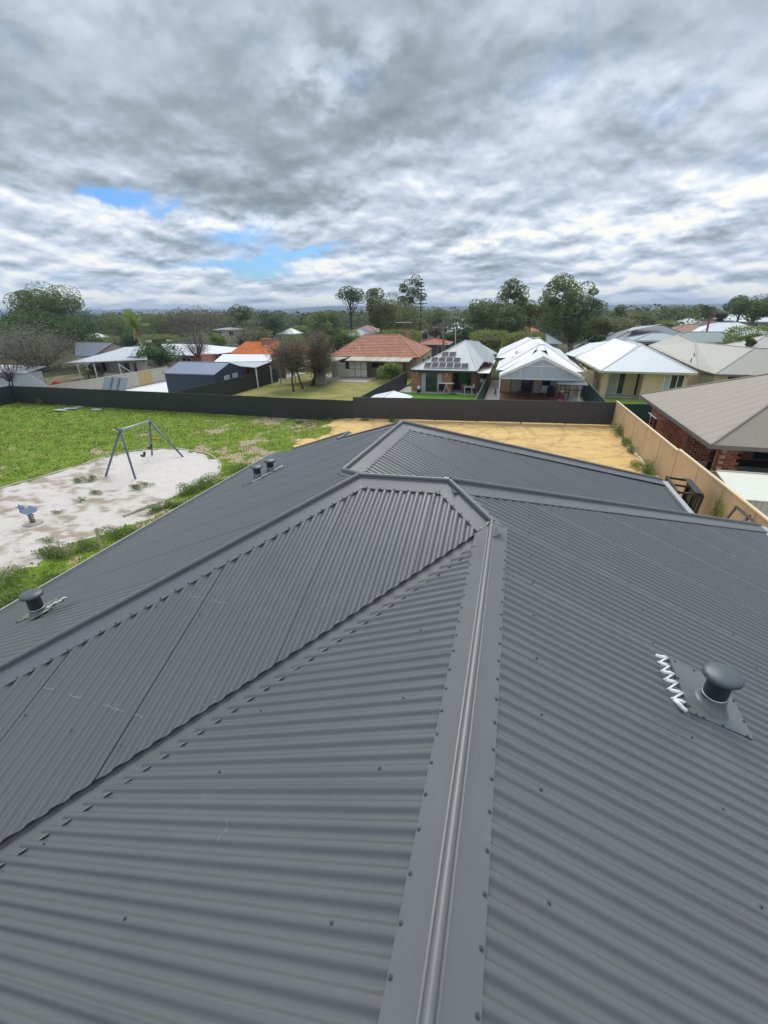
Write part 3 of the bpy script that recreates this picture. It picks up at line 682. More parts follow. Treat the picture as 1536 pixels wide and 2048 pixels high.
# ---------------------------------------------------------------- fences
M_FD = mat('fence_dark_olive', (.030, .036, .032), .55, .12, 2, stain=(.05, .05, .04), sa=.3)
M_FG = mat('fence_slate_grey', (.052, .056, .062), .5, .1, 2, stain=(.14, .13, .11), sa=.25)
M_FGR = mat('fence_bottle_green', (.018, .07, .05), .5, .12, 2)
M_TAN = mat('fence_tan_board', (.57, .41, .245), .8, .10, 1.5, .2, stain=(.36, .25, .13), ss=1.2, sa=.5)
M_TANC = mat('fence_cream_cap', (.74, .60, .40), .6, .08)
def panel_mesh(L, h, ribs, m):
    """a folded steel infill: real trapezoid ribs, front and back"""
    me = bpy.data.meshes.new('fence_panel'); V = []; F = []; n = ribs; pts = []
    for k in range(n):
        x = L*k/n; w = L/n; pts += [(x, .0), (x+w*.42, .0), (x+w*.5, .022), (x+w*.92, .022)]
    pts.append((L, .0)); pts = [(min(p[0], L), p[1]) for p in pts]
    for s, off in ((0, -.012), (1, -.016)):
        for x, d in pts: V += [(x, off-d if s == 0 else off-d+.01, .03), (x, off-d if s == 0 else off-d+.01, h-.05)]
    q = len(pts)
    for k in range(q-1): F.append((2*k, 2*k+2, 2*k+3, 2*k+1)); F.append((2*q+2*k+1, 2*q+2*k+3, 2*q+2*k+2, 2*q+2*k))
    me.from_pydata(V, [], F); me.materials.append(m); return me
def boxmesh(name, x0, x1, y0, y1, z0, z1, m):
    b = MB(); b.box(x0, x1, y0, y1, z0, z1); me = bpy.data.meshes.new(name); me.from_pydata(b.v, [], b.f); me.materials.append(m); return me
def steel_fence(name, label, p0, p1, h, z0, m, L=2.37, ribs=12, z1=None, group='sheet steel fences between the yards', first=0):
    p0, p1 = Vector(p0+(0,)), Vector(p1+(0,)); D = (p1-p0).length; n = max(1, round(D/L)); Lr = D/n; ang = atan2((p1-p0).y, (p1-p0).x)
    t = thing(name, label, 'fence', (p0.x, p0.y, z0), group); t.rotation_euler = (0, 0, ang)
    pm = panel_mesh(Lr-.06, h, ribs, m); po = boxmesh('post', -.032, .032, -.035, .035, -.2, h+.01, m); tr = boxmesh('top_rail', 0, Lr-.06, -.028, .02, h-.06, h, m)
    rd = random.Random(int(D*100))
    for k in range(n+1):
        o = bpy.data.objects.new('post', po); COL.objects.link(o); o.parent = t; zz = 0 if z1 is None else (z1-z0)*k/n; o.location = (k*Lr, 0, zz)
        if k < n:
            dz = rd.uniform(-.012, .012)+zz
            for nm, me in (('fence_panel', pm), ('top_rail', tr)):
                o = bpy.data.objects.new(nm, me); COL.objects.link(o); o.parent = t; o.location = (k*Lr+.03, 0, dz); o.rotation_euler = (0, 0, rd.uniform(-.003, .003))
    return t
steel_fence('sheet_fence', 'long dark olive steel fence along the far side of the grass', (-45.5, 31.15), (-11.25, 31.15), 1.63, 0, M_FD)
steel_fence('sheet_fence', 'slate grey steel fence behind the bare yellow sand', (-11.2, 31.1), (7.0, 33.2), 1.58, .33, M_FG, 3.0, 26)
steel_fence('sheet_fence', 'dark olive steel fence closing the left side of the grass block', (-45.5, 10), (-45.5, 31.1), 1.63, 0, M_FD)
steel_fence('sheet_fence', 'dark steel fence between the blue grey shed and the lawn with bare trees', (-27.5, 31.2), (-27.5, 49.5), 1.6, 0, M_FD)
steel_fence('sheet_fence', 'slate steel fence between the lawn and the house with the solar triangle', (-11.3, 31.3), (-11.3, 49.2), 1.6, 0, mat('fence_charcoal', (.045, .05, .055), .5, .1))
steel_fence('sheet_fence', 'bottle green steel fence beside the brick house with artificial lawn', (-2.45, 33.0), (-2.45, 50.5), 1.6, 0, M_FGR)
steel_fence('sheet_fence', 'bottle green steel fence between the gabled patio and the cream house', (6.75, 33.6), (6.75, 48.5), 1.6, 0, M_FGR)
steel_fence('sheet_fence', 'short bottle green steel fence behind the corner of the tan fence', (7.1, 34.4), (16.5, 36.0), 1.6, 0, M_FGR)
def tan_fence():
    t = thing('board_fence', 'tan panel fence with cream capping between the sand and the brick neighbour', 'fence', (7.1, 33, .2))
    ys = [33.2, 30.6, 28.2, 25.9, 23.6, 21.3, 19.0, 16.8, 14.6, 12.4, 10.2, 8.0]; rd = random.Random(2)
    for i in range(len(ys)-1):
        y0, y1 = ys[i+1], ys[i]; top = 1.98 if y0 > 20 else 2.06; x = 7.05+.055*(33-y0)/2.5*1.0
        x0 = 7.03+.03*(33.2-y1); x1 = 7.03+.03*(33.2-y0); j = rd.uniform(-.006, .006)
        mb = MB(); mb.prism([(x1+j, y0+.012, top), (x1+.05+j, y0+.012, top), (x0+.05, y1-.012, top), (x0, y1-.012, top)], top-.05); obj('fence_panel', mb, M_TAN, t)
        mb = MB(); mb.prism([(x1-.025, y0, top+.03), (x1+.075, y0, top+.03), (x0+.075, y1-.004, top+.03), (x0-.025, y1-.004, top+.03)], .05); obj('capping', mb, M_TANC, t)
        mb = MB(); mb.box(x0-.008, x0+.06, y1-.03, y1+.03, .05, top-.002); obj('joiner', mb, mat('fence_tan_joiner', (.45, .30, .15), .8), t)
    mb = MB()
    for i in range(7): y = 31.5-i*1.9; mb.prism([(6.86+.03*(33-y), y-1.8, .36+.05*(i % 2)), (6.98+.03*(33-y), y-1.8, .36+.05*(i % 2)), (6.98+.03*(33-y), y, .36), (6.86+.03*(33-y), y, .36)], .3)
    obj('plinth', mb, mat('limestone_plinth', (.66, .58, .45), .9, .15, 3, .3), t)
tan_fence()
def concrete_wall():
    t = thing('concrete_fence', 'cream fibre cement fence with one yellowed sheet left of the white slab', 'fence', (-41.4, 31.3, 0)); y = 31.4; k = 0
    m1 = mat('fibre_cement', (.52, .49, .41), .85, .12, 1.5, .1, stain=(.36, .33, .26), sa=.5); m2 = mat('fibre_cement_yellow', (.55, .40, .19), .85, .15)
    while y < 47:
        mb = MB(); mb.box(-41.45, -41.40, y+.01, y+.99, 0, 1.62); obj('sheet', mb, m2 if 11 <= k <= 12 else m1, t); mb = MB(); mb.box(-41.48, -41.37, y, y+1, 1.62, 1.67); obj('capping', mb, m1, t); y += 1; k += 1
concrete_wall()

# ---------------------------------------------------------------- yards behind the fences
def slab(name, x0, x1, y0, y1, z, m): mb = MB(); mb.box(x0, x1, y0, y1, z-.2, z); return obj(name, mb, m, kind='structure')
def lawnmat(name, a, b, c, sc=.7):
    m = bpy.data.materials.new(name); m.use_nodes = True; t = NT(m.node_tree); p = t.n['Principled BSDF']; tc = t.node('ShaderNodeTexCoord').outputs['Object']
    n = t.m('ADD', t.m('MULTIPLY', t.noise(tc, sc, 6, .6), .7), t.m('MULTIPLY', t.noise(tc, 14, 5, .7), .3))
    t.link(t.ramp(n, [(.36, a), (.5, b), (.64, c)]), p.inputs['Base Color']); p.inputs['Roughness'].default_value = .95; p.inputs['Specular IOR Level'].default_value = .15
    bn = t.node('ShaderNodeBump'); bn.inputs['Strength'].default_value = .6; bn.inputs['Distance'].default_value = .04; t.link(t.noise(tc, 18, 4, .7), bn.inputs['Height']); t.link(bn.outputs[0], p.inputs['Normal']); return m
M_CONC = mat('pale_concrete', (.46, .45, .42), .85, .12, 1.2, .2, stain=(.3, .29, .26), sa=.4)
slab('yard_lawn', -27.4, -11.4, 31.3, 58, .0, lawnmat('dry_lawn', (.16, .19, .04), (.27, .26, .08), (.38, .31, .14), .45))
slab('green_lawn', -11.2, -2.6, 31.4, 45.0, .0, lawnmat('artificial_lawn', (.075, .20, .012), (.10, .25, .02), (.15, .30, .04), .9))
slab('patio_paving', -11.2, -2.6, 45.0, 48.5, .06, M_CONC)
slab('side_path', -2.3, 6.6, 33.5, 56, .0, M_CONC)
slab('back_lawn', 6.9, 20, 34.2, 46.6, .0, lawnmat('olive_lawn', (.14, .22, .03), (.20, .29, .05), (.26, .32, .09)))
slab('patio_paving', 7.3, 17, 46.6, 48.5, .08, M_CONC)
slab('white_yard_slab', -41.3, -35, 31.5, 49, .02, mat('white_concrete', (.74, .74, .74), .85, .06, 1.5))
slab('shed_yard', -35, -27.6, 31.5, 58, .0, M_CONC)
slab('weedy_yard', -60, -41.5, 31.4, 60, .0, lawnmat('weedy_dirt', (.10, .11, .05), (.17, .15, .09), (.27, .23, .16)))
slab('neighbour_paving', 7.6, 30, 8, 34.1, .02, M_CONC)

# ---------------------------------------------------------------- playground
def swing_set():
    P = [G(208, 950), G(271, 957), G(303, 908), G(369, 912)]
    t = thing('swing_set', 'blue grey steel swing frame with two strap seats standing on the pale sand', 'swing set', ((P[0][0]+P[3][0])/2, (P[0][1]+P[3][1])/2, -.05))
    m = mat('swing_blue_steel', (.12, .16, .23), .4, .15, 4); mt = mat('swing_galvanised', (.38, .45, .47), .4, .1, metal=.3); mr = mat('seat_rubber', (.035, .03, .03), .7)
    a = Vector((sum(p[0] for p in P[:2])/2, sum(p[1] for p in P[:2])/2, 2.42)); b = Vector((sum(p[0] for p in P[2:])/2-.05, sum(p[1] for p in P[2:])/2, 2.42))
    a = Vector(PT(240, 860, a.y)); b = Vector(PT(299, 842, b.y)); 
    for i, p in enumerate(P): top = a if i < 2 else b; obj('leg', MB().tube([Vector((p[0], p[1], -.2)), top], .052, 10), m, t, True)
    obj('top_beam', MB().tube([a-(b-a)*.02, b+(b-a)*.02], .05, 10), mt, t, True)
    for q, c in ((a, -1), (b, 1)): obj('joint', MB().lathe((q.x, q.y, q.z-.09), [(.09, 0), (.10, .05), (.08, .16), (.02, .19)], 10), m, t, True)
    mb = MB(); p0, p1 = Vector(P[2]), Vector(P[3]); z = 1.45
    la = p0+(b-p0)*.46; lb = p1+(b-p1)*.46; mb.tube([la, la+(lb-la)*.62], .04, 8); obj('cross_bar', mb, mat('rusty_red_bar', (.42, .09, .04), .6), t, True)
    for k, f in enumerate((.42, .76)):
        c = a+(b-a)*f; ax = (b-a).normalized(); w = .26; sag = .34+.0*k; zb = .55
        s0, s1 = c-ax*w, c+ax*w; sw = Vector((.05 if k == 0 else -.06, .1, 0)); ends = []
        for s_ in (s0, s1):
            e = Vector((s_.x, s_.y, zb+.22))+sw; ends.append(e); mb = MB(); n = 26
            for i in range(n):
                u = s_+(e-s_)*(i/n); v = s_+(e-s_)*((i+.8)/n); mb.tube([u, v], .011, 4)
            obj('chain', mb, mt, t)
        mb = MB(); pts = []; n = 9
        for i in range(n): x = i/(n-1); q = ends[0]+(ends[1]-ends[0])*x; q.z -= .20*sin(pi*x)**.8; pts.append(q)
        sd = Vector((-ax.y, ax.x, 0))*.07
        for i in range(n-1): mb.prism([pts[i]-sd, pts[i+1]-sd, pts[i+1]+sd, pts[i]+sd], .014)
        obj('seat', mb, mr, t)
swing_set()
def spring_rocker():
    g = G(66, 1045); x, y = g[0], g[1]
    t = thing('spring_rocker', 'pale blue rider on a coil spring standing on the pale sand', 'spring rocker', (x, y, -.05)); mb = MB(); pts = []
    for i in range(65): a = i/64*5*2*pi; pts.append(Vector((x+.085*cos(a), y+.085*sin(a), .02+.34*i/64)))
    obj('spring', mb.tube(pts, .018, 5), mat('spring_dark', (.05, .045, .05), .5), t, True)
    obj('base_pad', MB().lathe((x, y, -.05), [(.34, 0), (.34, .05), (.30, .06)], 20), mat('pad_concrete', (.42, .37, .32), .9), t)
    m = mat('rocker_blue', (.34, .44, .60), .45, .1); d = Vector((-.15, -.98, 0)).normalized(); n = Vector((-d.y, d.x, 0)); c = Vector((x, y, .42))
    for s_ in (-.09, .09):
        out = [(-.42, -.05), (-.38, .10), (-.18, .16), (.02, .06), (.16, .10), (.24, .30), (.34, .36), (.44, .26), (.40, .12), (.46, .02), (.30, -.10), (.0, -.14), (-.3, -.12)]
        P = [c+d*a*.62+Vector((0, 0, b*.95+.12))+n*s_ for a, b in out]; Q = [p+n*.03 for p in P]; mb = MB(); k = len(P); mb.v = [tuple(p) for p in P+Q]
        mb.f = [tuple(range(k)), tuple(range(2*k-1, k-1, -1))]+[(i, k+i, k+(i+1) % k, (i+1) % k) for i in range(k)]; obj('side_board', mb, m, t)
    mb = MB(); q = c+d*(-.12)+Vector((0, 0, .14)); mb.prism([q-d*.2-n*.09, q+d*.16-n*.09, q+d*.16+n*.12, q-d*.2+n*.12], .03); obj('seat', mb, m, t)
    obj('handle_bar', MB().tube([c+d*.26-n*.28+Vector((0, 0, .34)), c+d*.26+n*.3+Vector((0, 0, .34))], .014, 6), mat('rocker_dark', (.03, .03, .035), .5), t)
    obj('foot_bar', MB().tube([c-n*.26+Vector((0, 0, -.02)), c+n*.28+Vector((0, 0, -.02))], .014, 6), mat('rocker_dark', (.03, .03, .035), .5), t)
spring_rocker()
g = G(210, 1112); mb = MB(); b0 = Vector((g[0], g[1], -.1)); b1 = b0+Vector((-.10, .05, 1.12)); d = Vector((.045, 0, 0)); e = Vector((0, .025, 0))
mb.v = [tuple(b0+s*d+r*e) for s, r in ((-1, -1), (1, -1), (1, 1), (-1, 1))]+[tuple(b1+s*d+r*e+Vector((0, 0, .03*s))) for s, r in ((-1, -1), (1, -1), (1, 1), (-1, 1))]
mb.f = [(0, 3, 2, 1), (4, 5, 6, 7), (0, 1, 5, 4), (1, 2, 6, 5), (2, 3, 7, 6), (3, 0, 4, 7)]
one('timber_stake', mb, mat('weathered_pine', (.50, .43, .28), .85, .2, 6, .3), 'pale timber stake leaning among weeds beside the roof edge', 'stake')

# ---------------------------------------------------------------- weeds
M_WEED = leafmat('weed_leaves', (.045, .07, .02), (.12, .145, .05), 3)
def leafquads(C, size, r, flat=.5):
    """leaf-sized quads at the points C, turned at random"""
    n = len(C); a = r.rand(n)*2*pi; th = np.arccos(r.uniform(-1, 1, n)); 
    u = np.stack([np.cos(a), np.sin(a), r.uniform(-.5, .5, n)], -1); u /= np.linalg.norm(u, axis=1)[:, None]
    w = np.stack([np.sin(th)*np.cos(a*3.1), np.sin(th)*np.sin(a*3.1), np.cos(th)], -1); v = np.cross(u, w); v /= (np.linalg.norm(v, axis=1)[:, None]+1e-6)
    s = (size*(.6+.8*r.rand(n)))[:, None] if np.ndim(size) == 0 else (size*(.6+.8*r.rand(n)))[:, None]
    return np.stack([C-u*s*.5, C-v*s*flat*.5, C+u*s*.5, C+v*s*flat*.5], 1).reshape(-1, 3), np.arange(4*n).reshape(-1, 4)
def weed(name, label, x, y, rx, ry, h, n, size=.06, m=None, z=None, group=None, seed=1, cat='weed', clumps=7):
    r = np.random.RandomState(seed); z = gh(x, y)-.02 if z is None else z
    cl = r.normal(0, .45, (clumps, 2)); k = r.randint(0, clumps, n); a = r.rand(n)*2*pi; q = np.sqrt(r.rand(n))*.5
    ht = (.4+.6*r.rand(clumps))[k]*h*(1-.5*q)
    C = np.stack([x+rx*(cl[k, 0]+q*np.cos(a)), y+ry*(cl[k, 1]+q*np.sin(a)), z+ht*(r.rand(n)**.6)], -1); V, F = leafquads(C, size, r)
    t = thing(name, label, cat, (x, y, z), group)
    npmesh('foliage', V, F, m or M_WEED, t)
    mb = MB()
    for c in cl[:5]: mb.tube([Vector((x, y, z-.03)), Vector((x+rx*c[0]*.7, y+ry*c[1]*.7, z+h*.6))], .008, 4)
    obj('stem', mb, mat('weed_stem', (.12, .13, .05), .8), t)
    return t
gw = 'weeds on the play sand'
for i, (px, py, rx, ry, h, n, lb) in enumerate([
    (158, 962, .5, .35, .4, 420, 'grey green weed left of the swing frame near the grass'), (185, 958, .5, .4, .45, 420, 'dark weed clump just left of the nearest swing leg'),
    (272, 978, .45, .35, .45, 500, 'flowering weed in front of the front swing leg'), (290, 970, .5, .35, .3, 320, 'low weed right of the front swing leg'),
    (190, 985, .5, .3, .22, 260, 'flat weed in the middle of the pale sand'), (160, 1004, .3, .25, .3, 200, 'small single weed below the flat weed on the sand'),
    (118, 1025, .5, .3, .12, 160, 'low creeping weed right of the spring rocker'), (92, 1082, .6, .4, .15, 260, 'creeping weed below the spring rocker')]):
    g = G(px, py); weed('weed', lb, g[0], g[1], rx*.7, ry*.7, h*.85, int(n*1.3), .05, group=gw, seed=i+3)
gw = 'weeds along the left edge of the roof'
for i, (px, py, rx, ry, h, n, lb) in enumerate([
    (20, 1175, 1.1, .9, .55, 1900, 'leafy green weeds left behind the vent with the pale sealant'), (120, 1110, 1.3, .5, .55, 2000, 'wide clump of dark weeds left of the timber stake'), (165, 1100, .8, .5, .5, 1200, 'dark weeds touching the foot of the timber stake'),
    (255, 1075, 1.3, .5, .55, 1900, 'bright green weeds right of the timber stake'), (385, 985, .7, .7, .7, 1500, 'tall weeds between the sand and the roof gutter'), (420, 975, .8, 1.2, .8, 2200, 'tall yellow green grass weeds where the sand pit ends'),
    (50, 1210, .8, .5, .4, 1200, 'low weeds at the roof edge below the sand'), (310, 1022, .5, .5, .35, 700, 'small dark weed on the dirt above the gutter'), (120, 1160, .9, .4, .3, 900, 'weed carpet between the sand and the left vent'),
    (345, 1018, .9, .4, .5, 1300, 'weed row against the gutter under the tall weeds'), (480, 945, .7, 1.0, .5, 1500, 'grass weeds beside the two far vents')]):
    g = G(px, py); weed('weed', lb, g[0], g[1], rx*.85, ry*.85, h*.85, int(n*1.4), .055, leafmat('weed_bright', (.04, .075, .014), (.115, .15, .035), 2) if i in (0, 3, 4, 5, 8, 9, 10) else None, group=gw, seed=i+30)
for i, (px, py, rx, ry, h, n, lb) in enumerate([
    (1240, 868, .25, .9, 1.0, 900, 'weeds climbing the end of the tan fence by the grey fence'), (1256, 888, .3, .6, .5, 600, 'green weed below the second tan fence panel'), (1272, 905, .22, .4, .6, 300, 'thin weed between two tan fence panels'),
    (1300, 940, .45, .9, .5, 1300, 'broad grass clump at the foot of the tan fence'), (1318, 968, .25, .6, .4, 500, 'grass clump by the tan fence near the roof corner')]):
    g = G(px, py, .35); weed('weed', lb, min(g[0], 6.95), g[1], rx, ry, h, n, .08, leafmat('weed_bright', (.04, .075, .014), (.115, .15, .035), 2), z=.3, group='weeds along the tan fence', seed=i+60)
for i, (px, py, h, lb) in enumerate([(790, 838, .4, 'small round shrub at the foot of the grey fence'), (735, 838, .25, 'yellowish weed where the olive and grey fences meet'), (92, 805, .9, 'spindly weed against the left of the olive fence'), (655, 842, .3, 'low weeds at the foot of the olive fence'), (600, 843, .25, 'grass fringe under the olive fence')]):
    g = G(px, py+3, .2 if px > 700 else 0); weed('weed', lb, g[0], min(g[1], 30.8), .45, .2, h, 420, .08, None, group='weeds along the back fence', seed=i+80)
p = PLANES[3]; 
mb = MB(); c = G(92, 796); r_ = random.Random(3); rubble = thing('rubble_heap', 'flattened pale plastic sheeting lying in the grass by the left fence', 'sheeting', (c[0], 29.6, 0))
for k, px in enumerate((20, 120, 140, 158, 195)):
    g = G(px, (802, 822, 819, 816, 821)[k]); mb = MB(); w = .5+.5*r_.random(); pts = [(g[0]+cos(a)*w*r_.uniform(.5, 1), g[1]+sin(a)*.4*r_.uniform(.5, 1), .09+.05*r_.random()) for a in np.linspace(0, 6, 9)]; mb.prism(pts, .05)
    obj('sheet_piece', mb, mat('pale_plastic', (.40, .42, .40), .6, .2, 5), rubble)

# ---------------------------------------------------------------- black steel frames by the tan fence
M_BLK = mat('black_steel', (.014, .014, .015), .45, .2, 6, stain=(.05, .04, .035), sa=.4)
def cage():
    t = thing('steel_cage', 'black steel cage frame leaning between the roof corner and the tan fence', 'cage', (6.5, 17.4, .3)); W, D, H = .75, 1.55, 1.5
    M = Matrix.Translation((6.35, 17.2, .30)) @ Matrix.Rotation(radians(-3), 4, 'Z') @ Matrix.Rotation(radians(4), 4, 'Y')
    def bar(a, b, s=.045, nm='bar'):
        mb = MB(); a, b = Vector(a), Vector(b); lo = Vector((min(a.x, b.x)-s, min(a.y, b.y)-s, min(a.z, b.z)-s)); hi = Vector((max(a.x, b.x)+s, max(a.y, b.y)+s, max(a.z, b.z)+s))
        mb.rbox(lo.x, hi.x, lo.y, hi.y, lo.z, hi.z, M); obj(nm, mb, M_BLK, t)
    for x in (-W/2, W/2):
        for y in (-D/2, D/2): bar((x, y, 0), (x, y, H), nm='corner_post')
        for z in (0, .75, H): bar((x, -D/2, z), (x, D/2, z), .035)
        bar((x, 0, 0), (x, 0, H), .03); bar((x, -.5, .0), (x, -.5, H), .02)
    for y in (-D/2, 0, D/2):
        for z in (0, H): bar((-W/2, y, z), (W/2, y, z), .035)
    mb = MB(); mb.rbox(W/2-.22, W/2+.03, -D/2, D/2, H+.045, H+.075, M); obj('top_plate', mb, M_BLK, t)
    mb = MB(); mb.rbox(W/2+.05, W/2+.08, -D/2, D/2, .1, H, M); obj('back_plate', mb, M_BLK, t)
    mb = MB(); mb.lathe(tuple(M @ Vector((-.1, .15, .05))), [(.14, 0), (.17, .35), (.12, .4)], 10); obj('bucket', mb, mat('dull_grey_plastic', (.25, .25, .23), .6), t)
cage()
t = thing('propped_frame', 'black steel frame propped against the tan fence behind the roof edge', 'frame', (7.6, 14.6, .4))
for nm, a, b, s in (('rail', PT(1441, 1052, 14.9), PT(1473, 1014, 15.3), .04), ('rail', PT(1478, 1056, 14.3), PT(1500, 1030, 14.6), .045), ('top_bar', PT(1472, 1013, 15.3), PT(1518, 1052, 13.9), .05), ('rail', PT(1470, 1052, 14.4), PT(1500, 1031, 14.6), .02)):
    obj(nm, MB().tube([Vector(a), Vector(b)], s, 4), M_BLK, t)
# ---------------------------------------------------------------- building kit
M_GLASS = glassmat()
M_WHITEP = mat('white_paint', (.78, .78, .76), .5, .06)
M_ROOFW = mat('white_steel_roof', (.66, .68, .70), .45, .05, 1.5, stain=(.5, .51, .52), sa=.4)
M_ROOFP = mat('pale_grey_roof', (.34, .385, .39), .45, .05, 1.2, stain=(.36, .40, .40), sa=.5)
M_ROOFT = mat('taupe_steel_roof', (.25, .21, .165), .5, .06, 1.2, stain=(.29, .26, .225), sa=.5)
M_CREAM = mat('cream_wall', (.72, .56, .34), .85, .1, 2, .15, stain=(.62, .45, .24), sa=.4)
M_CURT = mat('curtain', (.48, .50, .50), .9, .1, 6)
M_DARK = mat('interior_shade', (.018, .018, .02), .8, .2)  # near-black colour standing in for shade inside openings
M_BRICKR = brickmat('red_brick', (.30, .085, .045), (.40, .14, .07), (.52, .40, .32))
M_BRICKH = brickmat('red_brick_house', (.36, .10, .045), (.46, .16, .08), (.62, .48, .36), .36, .135)
def part(nm, mb, m, t, **k): return obj(nm, mb, m, t, **k)
def roof_faces(t, faces, m, nm='roof', dz=.06, ribs=None):
    mb = MB()
    for f in faces: mb.prism(f, dz)
    return obj(nm, mb, m, t)
def line_strip(t, pts, w, m, nm='ridge_cap', lift=.03):
    for a, b in pts:
        mb = MB(); mb.tube([Vector(a)+Vector((0, 0, lift*.5)), Vector(b)+Vector((0, 0, lift*.5))], w, 6); obj(nm, mb, m, t)
def roof_relief(t, face, m, step=.76, h=.010):
    """standing laps of the sheets down one slope (face: eaveL, eaveR, ridgeR, ridgeL)"""
    a, b, c, d = [Vector(p) for p in face]; L = (b-a).length; n = int(L/step); mb = MB()
    e = (b-a).normalized()
    for i in range(1, n):
        p = a+e*(L*i/n); # climb until the face border
        up = ((d+c)*.5-(a+b)*.5); up = up-e*up.dot(e); H = 1.0
        x = L*i/n; dl = (d-a).dot(e); cr = (c-a).dot(e)
        if x < dl and dl > 1e-3: H = x/dl
        if x > cr and L-cr > 1e-3: H = (L-x)/(L-cr)
        q = p+up*max(0, min(1, H)); nrm = e.cross(up).normalized(); nrm = nrm if nrm.z > 0 else -nrm
        mb.v += [tuple(p-e*.02+nrm*.004), tuple(p+nrm*h), tuple(p+e*.02+nrm*.004), tuple(q-e*.02+nrm*.004), tuple(q+nrm*h), tuple(q+e*.02+nrm*.004)]; k = len(mb.v)-6
        mb.f += [(k, k+1, k+4, k+3), (k+1, k+2, k+5, k+4)]
    if mb.f: obj('roof_laps', mb, m, t)
def hip(t, x0, x1, y0, y1, ez, k, roofm, wallm, trim, over=.45, hips=(1, 1), laps=True, lh=.01, gut=True, base=0, walls=True):
    w, d = x1-x0, y1-y0; h = min(w, d)/2; rz = ez+k*h
    if w <= d: A, B = ((x0+x1)/2, y0+h*hips[0], rz), ((x0+x1)/2, y1-h*hips[1], rz)
    else: A, B = (x0+h*hips[0], (y0+y1)/2, rz), (x1-h*hips[1], (y0+y1)/2, rz)
    c = [(x0, y0, ez), (x1, y0, ez), (x1, y1, ez), (x0, y1, ez)]
    F = ([c[0], c[1], A], [c[1], c[2], B, A], [c[2], c[3], B], [c[3], c[0], A, B]) if w <= d else ([c[0], c[1], B, A], [c[1], c[2], B], [c[2], c[3], A, B], [c[3], c[0], A])
    mb = MB()
    for f in F: mb.q(*f)
    mb.q(*c[::-1]); obj('roof', mb, roofm, t)
    line_strip(t, [(A, B)]+[(c[i], A if (i in (0, 1) if w <= d else i in (0, 3)) else B) for i in range(4)], .055, roofm)
    if laps:
        if w <= d: roof_relief(t, (c[0], c[1], A, A), roofm); roof_relief(t, (c[3], c[0], A, B), roofm); roof_relief(t, (c[1], c[2], B, A), roofm)
        else: roof_relief(t, (c[0], c[1], B, A), roofm, h=lh); roof_relief(t, (c[3], c[0], A, A), roofm, h=lh)
    if gut:
        mb = MB(); g = .07; z0, z1 = ez-.16, ez+.02
        mb.box(x0-g, x1+g, y0-g, y0-.003, z0, z1); mb.box(x0-g, x1+g, y1+.003, y1+g, z0, z1); mb.box(x0-g, x0-.003, y0-.002, y1+.002, z0, z1); mb.box(x1+.003, x1+g, y0-.002, y1+.002, z0, z1); obj('gutter', mb, trim, t)
        mb = MB(); mb.box(x0, x1, y0, y1, ez-.14, ez-.12); obj('soffit', mb, trim, t)
    if walls: mb = MB(); mb.box(x0+over, x1-over, y0+over, y1-over, base-.2, ez-.14); obj('wall', mb, wallm, t)
    return A, B, c
def window(t, side, at, a0, a1, z0, z1, m=None, mull=1, curt=0, bar=.05, pane=None):
    """side f: facing -y at y=at, spans x a0..a1; l: facing -x at x=at, spans y; r: facing +x"""
    m = m or M_WHITEP; d = .05; mb = MB()
    def bx(b, u0, u1, w0, w1, n0, n1):
        if side == 'f': b.box(u0, u1, at-n1, at-n0, w0, w1)
        elif side == 'l': b.box(at-n1, at-n0, u0, u1, w0, w1)
        else: b.box(at+n0, at+n1, u0, u1, w0, w1)
    bx(mb, a0, a1, z1-bar, z1, .004, d); bx(mb, a0, a1, z0, z0+bar, .004, d); bx(mb, a0, a0+bar, z0+bar, z1-bar, .004, d); bx(mb, a1-bar, a1, z0+bar, z1-bar, .004, d)
    for i in range(1, mull+1): c = a0+(a1-a0)*i/(mull+1); bx(mb, c-bar/2, c+bar/2, z0+bar, z1-bar, .006, d-.004)
    fr = obj('window', mb, m, t); n = mull+1
    for i in range(n):
        u0, u1 = a0+(a1-a0)*i/n, a0+(a1-a0)*(i+1)/n; b = MB(); bx(b, u0+bar*.5, u1-bar*.5, z0+bar*.6, z1-bar*.6, .003, .018); obj('pane', b, pane if (pane and i not in (curt if isinstance(curt, tuple) else ())) else (M_CURT if (isinstance(curt, tuple) and i in curt) else M_GLASS), fr)
    return fr
def post(t, x, y, z0, z1, w=.09, m=None, nm='post'): mb = MB(); mb.box(x-w/2, x+w/2, y-w/2, y+w/2, z0, z1); return obj(nm, mb, m or M_WHITEP, t)

